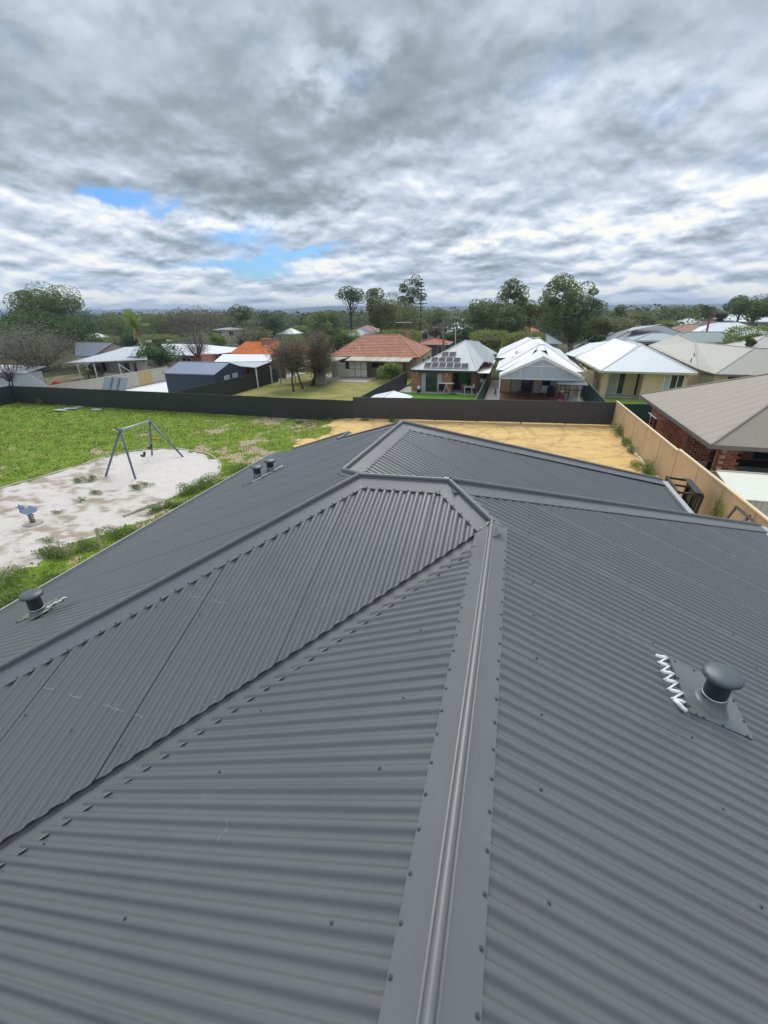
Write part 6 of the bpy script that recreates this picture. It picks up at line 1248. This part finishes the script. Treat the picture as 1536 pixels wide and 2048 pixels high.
# ---------------------------------------------------------------- far houses: each a thing with roof, wall, windows
M_FARW = mat('far_wall', (.52, .50, .45), .85, .1); M_RT = mat('far_red_tile', (.40, .10, .06), .8, .15)
def far(label, px, py, u, w, d, rm, k=.42, ez=None, h=None, wallm=None, nm='far_house', win=2):
    """ridge seen at px,py at distance u; w wide, d deep"""
    c = PT(px, py, u); hw = min(w, d)/2; rz = c[2]; e = rz-k*hw; t = thing(nm, label, 'house', (c[0], u, 0), 'houses beyond the trees'); e = max(e, 1.6)
    hip(t, c[0]-w/2, c[0]+w/2, u-d/2, u+d/2, e, (rz-e)/hw, rm, wallm or M_FARW, M_WHITEP, laps=False)
    for i in range(win): x = c[0]-w*.3+w*.6*i/max(1, win-1); window(t, 'f', u-d/2+.45, x-.7, x+.7, max(.5, e-1.6), e-.4, M_WHITEP, 1)
    return t
MS = mat('far_slate', (.13, .155, .19), .5, .06); MGs = mat('far_sage', (.22, .28, .25), .5, .06)
far('dark slate roofed house with pale solar array beyond the cream house', 1303, 651, 78, 16, 13, MS); t = kids(COL.objects[-1]) if 0 else None
th_ = [o for o in COL.objects if o.name.startswith('far_house')][-1]
for i in range(5):
    a = Vector(PT(1253+i*13, 664-i*2.6, 74.5)); b = Vector(PT(1266+i*13, 662-i*2.6, 74.8)); c = Vector(PT(1277+i*12, 655.5-i*1.4, 77)); d = Vector(PT(1264+i*12, 657-i*1.4, 76.7)); mb = MB(); up = Vector((0, 0, .12)); mb.prism([a+up, b+up, c+up, d+up], .05); obj('solar_panel', mb, mat('silver_solar', (.38, .42, .48), .5), th_)
far('sage green roofed house behind the taupe roof', 1408, 664, 72, 10, 6, MGs, .35)
far('low slate roofed house with pale panels left of the sage roof', 1318, 666, 68, 6.5, 5, mat('far_pale_slate', (.30, .36, .38), .4), .3)
far('terracotta tan roofed house behind the slate roofs', 1382, 649, 98, 9.5, 8, mat('far_tan_tile', (.34, .20, .13), .8, .15), .35)
far('wide white roofed house at the right behind the clipped hedge', 1455, 645, 95, 14, 11, M_ROOFW, .4)
far('white roofed house under the right hand gum tree', 1378, 636, 135, 9, 9, M_ROOFW, .35)
far('brown roofed house right of the far white roof', 1420, 641, 118, 9.5, 9, mat('far_brown', (.13, .09, .08), .7), .35)
far('white roofed two storey house under the trees at far right', 1470, 629, 150, 11, 9, M_ROOFW, .3)
far('second white roofed house under the trees at far right', 1522, 632, 140, 8, 9, M_ROOFW, .3)
far('white gabled house at the right frame edge above the hedge', 1528, 672, 62, 5.5, 6, mat('weathered_white_tile', (.50, .49, .45), .8, .2), .45)
far('grey green weatherboard house glimpsed under the large gum', 1172, 683, 84, 4.5, 5, mat('far_green_grey', (.12, .16, .16), .6), .7, wallm=mat('blue_grey_board', (.32, .37, .40), .7))
far('small white gabled house right of the large gum tree', 1215, 660, 92, 6, 6, M_ROOFW, .6)
far('white roofed shed between the two clipped hedges', 1092, 668, 76, 4.5, 5, mat('far_light_grey', (.48, .5, .52), .6), .5, win=1)
far('orange roofed house seen between the central gums', 1057, 652, 125, 5.2, 6, mat('far_orange', (.55, .15, .06), .8), .4)
far('red tiled house behind the utility poles', 870, 677, 82, 5.6, 6, M_RT, .25, wallm=mat('dark_wall', (.14, .12, .12), .8))
far('grey roofed long house behind the poles', 872, 653, 110, 7, 7, mat('far_grey', (.28, .29, .28), .7), .3)
far('blue grey roofed house behind the clipped green hedge', 722, 657, 88, 4.6, 5, mat('far_blue_grey', (.25, .29, .34), .5), .5)
far('white roofed cottage in the middle distance left of centre', 581, 657, 100, 4.2, 5, M_ROOFW, .5)
far('grey flat roofed shed beyond the brown trees at left', 458, 655, 108, 6, 5, mat('far_grey', (.28, .29, .28), .7), .15)
far('white roofed hut behind the left clipped hedge', 193, 667, 92, 3.3, 4, M_ROOFW, .5, win=1)
far('low white house behind the palm trunk', 315, 678, 84, 4.2, 4, mat('far_light_grey', (.48, .5, .52), .6), .2)
far('pale roofed house at the far left of the trees', 20, 676, 80, 12, 8, M_ROOFW, .4)
far('pink roofed house far behind the left clipped hedge', 735, 650, 120, 8, 8, mat('far_pinkish', (.4, .25, .22), .8), .4)
far('white roofed house right of the lone white post', 918, 645, 140, 9, 8, M_ROOFW, .4)
far('far orange roofed house at the right vista', 1290, 637, 190, 14, 10, mat('far_orange', (.55, .15, .06), .8), .4)
far('far grey roofed factory at the right vista', 1245, 634, 220, 30, 14, mat('far_light_grey', (.48, .5, .52), .6), .12)
far('far white roofed house beneath the hills right of the gum', 1262, 628, 330, 26, 14, M_ROOFW, .2)
far('far pale roofs beneath the distant hill slope', 1330, 625, 420, 40, 16, M_ROOFW, .15)
far('far white roofed house left of centre under the hills', 900, 634, 210, 14, 9, M_ROOFW, .3)
# ---------------------------------------------------------------- trees
BARK_G = mat('gum_bark', (.30, .26, .21), .85, .25, 3, .3, stain=(.15, .12, .1), sa=.6); BARK_D = mat('dark_bark', (.07, .055, .045), .9, .25, 4, .3)
LM = {'gum': leafmat('gum_leaves', (.040, .054, .020), (.118, .138, .058), .55), 'fig': leafmat('fig_leaves', (.018, .036, .012), (.055, .088, .027), .6),
      'olive': leafmat('olive_leaves', (.045, .055, .022), (.14, .14, .06), .5), 'grey': leafmat('grey_twigs', (.082, .074, .054), (.165, .15, .112), .8), 'hedge': leafmat('hedge_leaves', (.055, .08, .014), (.19, .20, .04), 1.2),
      'brown': leafmat('brown_twigs', (.056, .046, .034), (.12, .098, .072), .7), 'bright': leafmat('bright_leaves', (.05, .095, .018), (.15, .21, .045), 1.0), 'blue': leafmat('blue_green_leaves', (.03, .048, .030), (.08, .105, .058), .6)}
def crown_pts(r, style, R, h0, h1, n, nc, seedshape):
    """clump centres through the crown volume, then leaves round each"""
    c = []; k = 0
    while len(c) < nc and k < 8000:
        k += 1; p = r.uniform(-1, 1, 3); d = np.linalg.norm(p)
        if d > 1 or d < (.15 if style in ('gum',) else .2): continue
        if style == 'gum' and p[2] < -.8+.6*abs(p[0]): continue
        if style == 'umbrella' and p[2] < -.1: continue
        c.append(p)
    c = np.array(c); hz = (h1-h0)/2; C = np.stack([c[:, 0]*R, c[:, 1]*R, h0+hz+c[:, 2]*hz], -1); return C
def tree(label, px, ytop, hw, u, yb, style='gum', leaf='gum', n=3500, nc=26, size=.34, cat='tree', name='tree', trunk=.22, seed=0, group=None, limbs=True, cr=None, base=None, lean=0.0, flat=.55, spread=None):
    """tree whose crown spans px-hw..px+hw and ytop..yb as seen from the roof, at distance u"""
    r = np.random.RandomState(seed+int(px*3+u)); T = PT(px, ytop, u); Bm = PT(px, yb, u); R = abs(PT(px+hw, ytop, u)[0]-T[0]); x, y = Bm[0], u; h1, h0 = T[2], max(Bm[2], .3)
    t = thing(name, label, cat, (x, y, 0), group)
    C = crown_pts(r, style, R*.86, h0+.12*(h1-h0), h1-.10*(h1-h0), n, nc, 0); C[:, 0] += x+(T[0]-x)*((C[:, 2]-h0)/(h1-h0)); C[:, 1] += y
    k = r.randint(0, len(C), n); sg = (spread or (.30 if style == 'gum' else .36))*R*(.55+.9*r.rand(len(C)))*min(1, 2.6/np.sqrt(len(C))+.42)
    q = r.normal(0, 1, (n, 3)); q /= np.maximum(np.linalg.norm(q, axis=1), .7)[:, None]*.9
    L = C[k]+q*sg[k][:, None]*np.array([1, 1, .72]); L[:, 2] = np.maximum(L[:, 2], .15)
    V, F = leafquads(L, size, r, flat); npmesh('crown', V, F, LM[leaf], t)
    mb = MB(); bk = BARK_G if leaf in ('gum', 'olive') else BARK_D; top = Vector((x+lean, y, h0+(h1-h0)*.55)); mid = Vector((x+lean*.4+r.uniform(-.2, .2), y, h0*.8))
    mb.tube([Vector((x, y, -.2)), mid, top], [trunk, trunk*.8, trunk*.3], 7); obj('trunk', mb, bk, t, True)
    if limbs:
        mb = MB()
        for c in C[:14]:
            a = mid+(top-mid)*r.uniform(.0, .9); c = Vector(c); m_ = a+(c-a)*.5+Vector((0, 0, -.06*(c-a).length)); mb.tube([a, m_, c], [trunk*.38, trunk*.26, trunk*.09], 5, False)
        obj('limbs', mb, bk, t, True)
    return t
def hedge(label, x0, x1, ytop, yb, u, depth=3, leaf='hedge', n=3800, seed=1, group='clipped round hedge trees'):
    r = np.random.RandomState(seed); a, b = PT(x0, ytop, u), PT(x1, yb, u); c = ((a[0]+b[0])/2, u, 0); W, H = abs(b[0]-a[0])/2, (a[2]-max(b[2], .4)); zb = max(b[2], .4)
    t = thing('hedge_tree', label, 'hedge', c, group); q = r.uniform(-1, 1, (n*3, 3)); e = (np.abs(q)**4).sum(1); q = q[e < 1]; q = q/((np.abs(q)**4).sum(1)**.25)[:, None]*r.uniform(.80, 1.04, len(q))[:, None]; q = q[:n]
    P = np.stack([c[0]+q[:, 0]*W, u+q[:, 1]*depth, zb+H/2+q[:, 2]*H/2], -1); P += .10*r.normal(0, 1, P.shape); V, F = leafquads(P, .24, r); npmesh('crown', V, F, LM[leaf], t)
    obj('trunk', MB().tube([Vector((c[0], u, -.2)), Vector((c[0], u, zb+H*.6))], [.2, .12], 7), BARK_D, t, True)
    mb = MB(); Q = min(W, depth)*.75; mb.lathe((c[0], u, zb+H*.12), [(Q*.5, 0), (Q*.8, H*.2), (Q*.75, H*.42), (Q*.3, H*.55)], 14); obj('shade_core', mb, mat('inner_shade', (.03, .035, .012), .9), t)  # solid dark core that paints the shade inside the foliage
def bare(label, stems, px, ytop, hw, u, yb, leaf='grey', n=4200, size=.16, seed=3, name='bare_tree', group=None, nt=70):
    r = np.random.RandomState(seed); T = PT(px, ytop, u); B = PT(px, yb, u); R = abs(PT(px+hw, ytop, u)[0]-T[0]); x, y = T[0], u; h0, h1 = B[2], T[2]
    t = thing(name, label, 'tree', (x, y, 0), group); C = crown_pts(r, 'fig', R*.85, h0, h1, n, 40, 0)+np.array([x, y, 0]); mb = MB(); tw = MB(); L = []
    bases = [Vector((PT(a, b, c)[0], c, 0)) for a, b, c in stems]
    for b in bases: m = Vector((x+(b.x-x)*.5, y+(b.y-y)*.5, h0*.9+.2)); mb.tube([Vector((b.x, b.y, -.2)), b+(m-b)*.5+Vector((r.uniform(-.15, .15), 0, 0)), m], [.13, .10, .08], 7)
    obj('trunk', mb, BARK_D, t, True); mb = MB()
    for i, c in enumerate(C):
        b = bases[i % len(bases)]; m = Vector((x+(b.x-x)*.5, y+(b.y-y)*.5, h0*.9+.2)); c = Vector(c); mb.tube([m, m+(c-m)*.5+Vector((0, 0, -.1)), c], [.05, .035, .012], 5, False)
        for j in range(max(1, nt//20)): d = Vector(r.normal(0, 1, 3)).normalized()*R*.35; d.z = abs(d.z)*.6; tw.tube([m+(c-m)*r.uniform(.5, 1), c+d*.6, c+d+Vector((0, 0, r.uniform(-.1, .3)))], [.014, .010, .004], 3, False)
    obj('limbs', mb, BARK_D, t, True); obj('twigs', tw, BARK_D, t)
    k = r.randint(0, len(C), n); P = C[k]+r.normal(0, 1, (n, 3))*R*.24*np.array([1, 1, .8]); V, F = leafquads(P, size, r, .22); npmesh('crown', V, F, LM[leaf], t); return t
# the big gum behind the white and cream houses
tree('largest open crowned gum tree rising above the white gabled house', 1143, 527, 66, 78, 700, 'fig', 'gum', 24000, 80, .25, trunk=.45, seed=1, name='gum_tree', spread=.30)
tree('lower right hand spread of gum foliage beside the largest gum tree', 1195, 615, 42, 84, 692, 'gum', 'olive', 5200, 26, .30, trunk=.25, seed=2, name='gum_tree')
tree('tall narrow top of the gum left of the largest tree', 1026, 549, 30, 92, 650, 'fig', 'gum', 5000, 30, .34, trunk=.3, seed=3, name='gum_tree')
tree('rounded gum to the left of the narrow topped gum', 966, 592, 38, 88, 672, 'fig', 'gum', 5600, 30, .34, trunk=.28, seed=4, name='gum_tree')
tree('dense dark foliage between the narrow topped gum and the clipped hedge', 1022, 612, 38, 86, 682, 'fig', 'gum', 6200, 28, .32, trunk=.3, seed=5)
tree('pale loose gum between the narrow gum and the largest gum', 1058, 584, 24, 96, 665, 'gum', 'olive', 3400, 22, .34, trunk=.22, seed=6, name='gum_tree')
tree('olive gum with rounded top left of the thin stemmed gum', 763, 564, 36, 96, 668, 'fig', 'olive', 9500, 34, .34, trunk=.32, seed=7, name='gum_tree')
tree('thin stemmed gum with small high tufts against the sky', 822, 541, 34, 112, 628, 'gum', 'gum', 4200, 24, .34, trunk=.16, seed=8, name='gum_tree', spread=.2)
tree('umbrella shaped pale trunked gum standing alone left of centre', 702, 571, 30, 116, 622, 'umbrella', 'blue', 3600, 24, .36, trunk=.3, seed=9, name='gum_tree')
tree('dark gum with open flat top left of centre', 480, 608, 28, 118, 650, 'gum', 'gum', 3600, 22, .4, trunk=.3, seed=10, name='gum_tree')
tree('green gum right of the open flat topped gum', 536, 613, 32, 96, 690, 'gum', 'blue', 5600, 30, .34, trunk=.28, seed=11, name='gum_tree')
tree('rounded dark tree behind the bare shrubs and tiled bungalow', 655, 617, 42, 92, 690, 'fig', 'gum', 6400, 30, .36, trunk=.3, seed=12)
tree('small dark green tree left of the tiled bungalow roof', 668, 652, 24, 74, 706, 'fig', 'fig', 3600, 18, .28, trunk=.2, seed=13)
tree('spreading olive trees behind the tiled roof', 800, 612, 55, 104, 665, 'fig', 'olive', 5400, 30, .38, trunk=.26, seed=14)
tree('small green tree behind the red tiled roof and poles', 936, 650, 22, 96, 690, 'fig', 'fig', 2400, 14, .32, trunk=.18, seed=15)
tree('hazy brown tree right of the dark hills at left of centre', 385, 622, 46, 116, 660, 'fig', 'brown', 4400, 26, .40, trunk=.24, seed=16)
tree('pale olive tree behind the left clipped hedge', 322, 630, 32, 110, 662, 'fig', 'olive', 3200, 18, .38, trunk=.2, seed=17)
tree('dark tree row behind the left clipped hedge', 240, 632, 40, 108, 668, 'fig', 'gum', 4200, 24, .36, trunk=.24, seed=18)
tree('shadowed trees between the great fig and the hills', 172, 622, 38, 104, 665, 'fig', 'blue', 4000, 24, .38, trunk=.24, seed=19)
tree('small dark tree beside the leaning utility pole', 252, 658, 20, 82, 695, 'fig', 'fig', 2600, 14, .28, trunk=.16, seed=20)
tree('dark green bush with white flowers beside the solar cottage', 317, 684, 33, 51, 738, 'fig', 'fig', 6000, 24, .20, trunk=.12, seed=21, cat='bush', name='garden_bush')
tree('great dark fig tree at the far left', 92, 612, 66, 56, 735, 'fig', 'fig', 36000, 60, .25, trunk=.5, seed=22, name='fig_tree')
tree('tall feathery crown rising behind the great fig', 92, 570, 54, 72, 650, 'fig', 'gum', 30000, 46, .25, trunk=.4, seed=23)
tree('dark tree cut by the left frame edge', -12, 618, 60, 66, 735, 'fig', 'fig', 12000, 28, .30, trunk=.3, seed=24)
tree('small round green shrub beyond the orange roof', 441, 668, 22, 84, 695, 'fig', 'bright', 2600, 12, .28, trunk=.14, seed=25, cat='bush', name='garden_bush')
tree('bright green lemon tree in front of the tiled bungalow', 781, 728, 23, 51.5, 768, 'fig', 'bright', 5200, 18, .17, trunk=.10, seed=26, name='lemon_tree')
tree('green climber crown behind the brown bare shrubs', 582, 672, 24, 55, 705, 'fig', 'bright', 3600, 14, .20, trunk=.12, seed=27)
tree('gum tree over the white roofs at the far right', 1505, 590, 52, 118, 645, 'gum', 'gum', 6800, 34, .36, trunk=.4, seed=28, name='gum_tree')
tree('gum tree cut by the right frame edge', 1552, 584, 40, 108, 642, 'gum', 'gum', 4800, 26, .36, trunk=.35, seed=29, name='gum_tree')
tree('dark green gum left of the far right gum trees', 1478, 593, 26, 126, 632, 'gum', 'blue', 3200, 20, .38, trunk=.28, seed=30, name='gum_tree')
tree('rounded gum behind the red pole with cross arm', 1412, 611, 26, 140, 640, 'fig', 'gum', 3200, 20, .42, trunk=.26, seed=31)
tree('small brown tree right of the red pole', 1440, 620, 16, 130, 648, 'fig', 'brown', 1500, 10, .38, trunk=.16, seed=32)
tree('olive tree line right of the hill slope', 1350, 618, 40, 170, 640, 'fig', 'gum', 3600, 24, .5, trunk=.26, seed=33)
tree('brown green tree above the dark slate roof', 1290, 628, 34, 128, 655, 'fig', 'olive', 3200, 20, .42, trunk=.22, seed=34)
tree('dark conifer like tree at the right of the largest gum', 1236, 606, 18, 120, 660, 'fig', 'gum', 2600, 16, .36, trunk=.2, seed=35)
tree('low green trees between the largest gum and the slate roof', 1240, 640, 42, 98, 672, 'fig', 'olive', 4200, 24, .34, trunk=.2, seed=36)
tree('low dark bushes right of the gum trunk', 1190, 668, 26, 78, 700, 'fig', 'fig', 2800, 14, .28, trunk=.12, seed=37, cat='bush', name='garden_bush')
tree('green shrub in front of the right hand hedge', 1500, 672, 14, 60, 695, 'fig', 'bright', 1500, 8, .24, trunk=.1, seed=38, cat='bush', name='garden_bush')
tree('dark bush right of the bungalow chimney', 905, 668, 20, 92, 692, 'fig', 'fig', 1800, 10, .32, trunk=.12, seed=39, cat='bush', name='garden_bush')
tree('grey brown tree behind the bungalow roof', 872, 648, 24, 98, 672, 'fig', 'brown', 2000, 12, .34, trunk=.14, seed=40)
tree('low green trees left of the middle distance cottage', 515, 655, 30, 88, 692, 'fig', 'olive', 3000, 18, .32, trunk=.18, seed=41)
tree('dark green shrub under the veranda of the solar cottage', 178, 730, 17, 47, 752, 'fig', 'bright', 2400, 10, .16, trunk=.08, seed=42, cat='bush', name='garden_bush')
tree('broad olive crown filling between the rounded gum and the narrow topped gum', 1000, 588, 36, 100, 672, 'fig', 'olive', 7000, 34, .32, trunk=.26, seed=51)
tree('wide green crown left of the narrow conifer behind the tiled roof', 795, 592, 46, 118, 655, 'fig', 'gum', 7500, 34, .36, trunk=.28, seed=52)
tree('full olive crown behind the largest gum on its left', 1098, 575, 34, 96, 668, 'fig', 'olive', 7000, 32, .30, trunk=.26, seed=53)
tree('spreading green crown behind the poles and the red roof', 868, 620, 36, 124, 660, 'fig', 'gum', 4500, 24, .38, trunk=.24, seed=54)
hedge('large clipped round hedge behind the solar brick house', 942, 1016, 661, 702, 72); hedge('second clipped hedge right of the large round hedge', 1019, 1088, 664, 698, 73, seed=2)
hedge('clipped green hedge left above the slate gable roof', 155, 228, 671, 690, 80, 2.5, 'bright', 2600, 3); hedge('long clipped hedge behind the cottage solar panels', 284, 352, 669, 690, 82, 2.5, 'hedge', 2600, 4)
hedge('clipped hedge right behind the orange roofed house', 675, 714, 660, 692, 82, 2.5, 'bright', 2400, 5); hedge('yellow green clipped hedge behind the tiled bungalow ridge', 765, 842, 660, 684, 76, 2.5, 'hedge', 2600, 6)
hedge('small clipped hedge in the middle distance', 582, 618, 652, 668, 104, 2.5, 'bright', 1500, 7); hedge('small clipped hedge above the sage green roof', 1316, 1354, 642, 655, 110, 2.5, 'hedge', 1500, 8)
hedge('tall clipped hedge beside the right frame edge', 1462, 1560, 653, 700, 66, 3, 'bright', 4200, 9)
bare('grey leafless shrub with twin trunks at the far left', [(72, 772, 38), (88, 770, 38.5)], 52, 650, 62, 39, 745, 'grey', 17000, .20, 1, nt=140)
bare('dark bare stemmed shrub at the left frame edge', [(12, 775, 36), (22, 775, 36)], 8, 700, 34, 36.5, 765, 'brown', 900, .10, 2)
bare('brown bare tree with two leaning trunks on the dry lawn', [(588, 783, 43), (607, 777, 45)], 578, 678, 42, 44.5, 742, 'brown', 15000, .20, 3, nt=160)
bare('grey brown bare shrub right of the leaning trunks', [(622, 772, 47), (628, 772, 47.4)], 632, 668, 32, 47, 752, 'brown', 15000, .20, 4, nt=160)
bare('small pale bare tree behind the blue grey shed', [(396, 725, 52)], 386, 656, 24, 53, 712, 'grey', 4200, .17, 5)
bare('pale twiggy bush beyond the orange roof at left', [(480, 690, 80)], 480, 655, 24, 80, 690, 'grey', 1800, .22, 6)
def norfolk():
    u = 112; T = PT(843, 557, u); x = T[0]; H = T[2]; t = thing('norfolk_pine', 'tiered conifer with flat layered branches right of the thin gum', 'tree', (x, u, 0)); obj('trunk', MB().tube([Vector((x, u, 0)), Vector((x, u, H))], [.3, .04], 6), BARK_D, t); r = np.random.RandomState(4); L = []
    for k in range(13):
        z = H-.25-k*.72; R = .35+k*.20
        for b in range(7):
            a = b*.9+k*.5; n = 34; q = r.rand(n); L.append(np.stack([x+np.cos(a)*R*q, u+np.sin(a)*R*q, z+.12*q+r.normal(0, .05, n)], -1))
    V, F = leafquads(np.concatenate(L), .26, r, .5); npmesh('crown', V, F, LM['gum'], t)
norfolk()
def palm():
    u = 50; b = Vector((PT(297, 742, u)[0], u, 0)); m = Vector(PT(286, 700, u)); tp = Vector(PT(269, 655, u)); t = thing('palm_tree', 'leaning palm with brown dead skirt and upright green fronds', 'palm', tuple(b)); obj('trunk', MB().tube([b, m, tp], [.15, .12, .11], 8), mat('palm_trunk', (.34, .30, .24), .85, .2, 5), t, True); r = random.Random(5)
    for k in range(13):
        a = k*2.4; el = r.uniform(.55, 1.45); L = r.uniform(1.6, 2.6); mb = MB(); prev = tp; d = Vector((cos(a)*cos(el), sin(a)*cos(el), sin(el))); pts = [tp]
        for i in range(7): pts.append(pts[-1]+d*L/7); d = (d+Vector((0, 0, -.13))).normalized()
        for i in range(7):
            side = d.cross(Vector((0, 0, 1))).normalized()
            for s in (-1, 1):
                for j in (0, .5): p = pts[i]+(pts[i+1]-pts[i])*j; q = p+side*s*.48+d*.3-Vector((0, 0, .12)); mb.q(p, p+(pts[i+1]-pts[i])*.45, q)
        mb.tube(pts, .02, 3); obj('frond', mb, LM['bright'], t)
    mb = MB()
    for k in range(26): a = k*2.4; p = tp+Vector((cos(a)*.1, sin(a)*.1, -.1)); q = p+Vector((cos(a)*.33, sin(a)*.33, -r.uniform(.6, 1.5))); mb.q(p, p+Vector((.1, .0, 0)), q+Vector((.08, 0, 0)), q)
    obj('dead_fronds', mb, mat('dead_frond', (.38, .24, .10), .9, .3, 4), t)
palm()
# ---------------------------------------------------------------- poles, wires, aerial
def pole(label, px, yt, yb, u, w=.13, m=None, arm=0, pxb=None):
    a = PT(px, yt, u); b = PT(pxb or px, yb, u); t = thing('utility_pole', label, 'pole', (b[0], u, 0), 'poles over the far gardens'); d = (a[0]-b[0])/(a[2]-b[2]); obj('pole', MB().tube([Vector((b[0]-d*b[2], u, 0)), Vector(a)], w, 8), m or mat('pole_timber', (.22, .20, .17), .9), t)
    if arm: mb = MB(); mb.box(a[0]-arm, a[0]+arm, u-.06, u+.06, a[2]-.5, a[2]-.36); obj('cross_arm', mb, mat('pole_timber', (.22, .20, .17), .9), t); mb = MB(); [mb.lathe((a[0]+s*arm*.85, u, a[2]-.36), [(.07, 0), (.05, .16)], 6) for s in (-1, 0, 1)]; obj('insulator', mb, M_WHITEP, t)
    return a
g1 = mat('pole_timber', (.22, .20, .17), .9)
pole('leaning timber pole above the slate gable roof', 224, 658, 690, 82, .13, g1, .9, 232); a1 = (PT(224, 660, 82)); pole('timber pole with cross arm in front of the green gum', 509, 642, 690, 84, .14, g1, 1.2, 512)
pole('broad timber pole rising behind the solar brick house', 887, 634, 700, 74, .16, g1, 0); pole('slim white post right of the broad timber pole', 911, 656, 690, 84, .08, M_WHITEP, .5); pole('grey steel pole behind the clipped hedge', 898, 645, 690, 96, .12, g1); pole('thin white pole in the left middle distance', 584, 640, 655, 140, .12, M_WHITEP); pole('thin timber pole left of the thin white pole', 573, 640, 655, 138, .12, g1)
pole('red painted pole with cross arm above the sage roof', 1420, 632, 684, 76, .13, mat('red_oxide', (.30, .08, .05), .8), .9, 1409)
t = thing('tv_aerial', 'television aerial above the ridge of the tiled bungalow', 'aerial', (-14, 64, 3)); a = Vector(PT(808, 645, 64)); mb = MB(); mb.tube([Vector((a.x, 64, 4)), a], .03, 5); obj('mast', mb, g1, t); mb = MB(); mb.tube([a-Vector((1.1, 0, 0)), a+Vector((1.1, 0, .0))], .025, 4)
for k in range(7): mb.tube([a+Vector((-1+k*.33, -.5, 0)), a+Vector((-1+k*.33, .5, 0))], .012, 4)
obj('array', mb, M_WHITEP, t)
t = thing('roof_aerial', 'small grey aerial above the right clipped hedge', 'aerial', (4, 62, 3)); a = Vector(PT(1072, 675, 62)); mb = MB(); mb.tube([Vector((a.x, 62, 3.5)), a], .025, 5); mb.tube([a-Vector((.6, 0, 0)), a+Vector((.6, 0, 0))], .03, 4); obj('mast', mb, M_WHITEP, t)
def wire(label, a, b, sag=.6, r=.018):
    pts = [Vector(a)+(Vector(b)-Vector(a))*(i/16)+Vector((0, 0, -sag*4*(i/16)*(1-i/16))) for i in range(17)]; one('overhead_wire', MB().tube(pts, r, 4), mat('wire_grey', (.12, .12, .12), .6), label, 'wire', tuple(pts[0]), 'overhead wires')
wire('thin overhead wire from the leaning pole to the cross arm pole', PT(224, 660, 82), PT(509, 645, 84), .5); wire('thin overhead wire running right from the broad timber pole', PT(887, 636, 74), PT(1420, 634, 76), .5, .015); wire('thin overhead wire between cross arm pole and broad pole', PT(509, 645, 84), PT(887, 637, 74), .6, .015)
# ---------------------------------------------------------------- woods beyond, as one mass
def far_wood():
    r = np.random.RandomState(11); L = []; S = []
    N = 2600; u = 125*np.exp(r.rand(N)*np.log(1500/125)); 
    for i in range(N):
        a = u[i]; x = r.uniform(-1.35, 1.05)*a; 
        vista = (.30 < x/a < .75); h = r.uniform(4.5, 9.0)*(.72 if vista else 1)*(1 if a < 230 else .8); rr = r.uniform(2.2, 4.6)*(1+a/900); n = int(max(26, 170*125/a)); q = r.normal(0, 1, (n, 3)); q /= np.maximum(np.linalg.norm(q, axis=1), .8)[:, None]
        L.append(np.stack([x+q[:, 0]*rr, a+q[:, 1]*rr, h*.55+q[:, 2]*h*.42], -1)); S.append(np.full(n, .36+a/330))
    L = np.concatenate(L); S = np.concatenate(S); V, F = leafquads(L, S, r, .8); o = npmesh('distant_woods', V, F, leafmat('far_leaves', (.030, .042, .022), (.085, .095, .048), .06)); tag(o, 'distant mass of suburban trees in front of the hills', 'woodland', kind='stuff')
far_wood()
# ---------------------------------------------------------------- hills
def hills():
    xs = np.linspace(-9000, 9000, 260); keys = [(-9000, 22), (-3900, 30), (-3400, 32), (-2700, 36), (-2240, 34), (-1900, 31), (-1650, 24), (-1450, 30), (-1200, 41), (-1000, 40), (-700, 30), (-400, 31), (0, 29), (350, 25), (700, 27), (1000, 24), (1500, 20), (2600, 18), (9000, 16)]
    hx = np.interp(xs, [k[0] for k in keys], [k[1] for k in keys])+.8*np.sin(xs*.013)+.6*np.sin(xs*.031+1)+.35*np.sin(xs*.087); V = []; rows = [(2550, -.3), (2700, .35), (2850, .78), (3000, 1.0), (3300, .9)]
    for j, (y, f) in enumerate(rows):
        for i, x in enumerate(xs): V.append((x, y+60*sin(x*.004+j), max(-1, (hx[i]+1)*f-1)+(1.2*sin(x*.02+j*2) if 0 < j < 3 else 0)))
    n = len(xs); F = [(j*n+i, j*n+i+1, (j+1)*n+i+1, (j+1)*n+i) for j in range(len(rows)-1) for i in range(n-1)]
    m = bpy.data.materials.new('wooded_hill'); m.use_nodes = True; t = NT(m.node_tree); p = t.n['Principled BSDF']; tc = t.node('ShaderNodeTexCoord').outputs['Object']; t.link(t.ramp(t.noise(tc, .012, 8, .7), [(.35, (.025, .04, .03)), (.55, (.05, .07, .05)), (.7, (.11, .12, .08))]), p.inputs['Base Color']); p.inputs['Roughness'].default_value = 1
    o = npmesh('hills', V, F, m, smooth=True); tag(o, kind='structure')
hills()
# ---------------------------------------------------------------- air
def haze():
    mb = MB(); mb.box(-9500, 9500, -280, 9500, -1.12, 60); m = bpy.data.materials.new('haze_air'); m.use_nodes = True; t = NT(m.node_tree); t.n.remove(t.n['Principled BSDF']); v = t.node('ShaderNodeVolumePrincipled'); v.inputs['Color'].default_value = (.62, .78, 1.0, 1); v.inputs['Density'].default_value = HAZE; v.inputs['Anisotropy'].default_value = 0.0
    t.link(v.outputs[0], t.n['Material Output'].inputs['Volume']); obj('haze', mb, m, kind='stuff'); COL.objects['haze']['label'] = 'pale bluish air over the suburb fading the hills'; COL.objects['haze']['category'] = 'haze'
HAZE = .0003
haze()
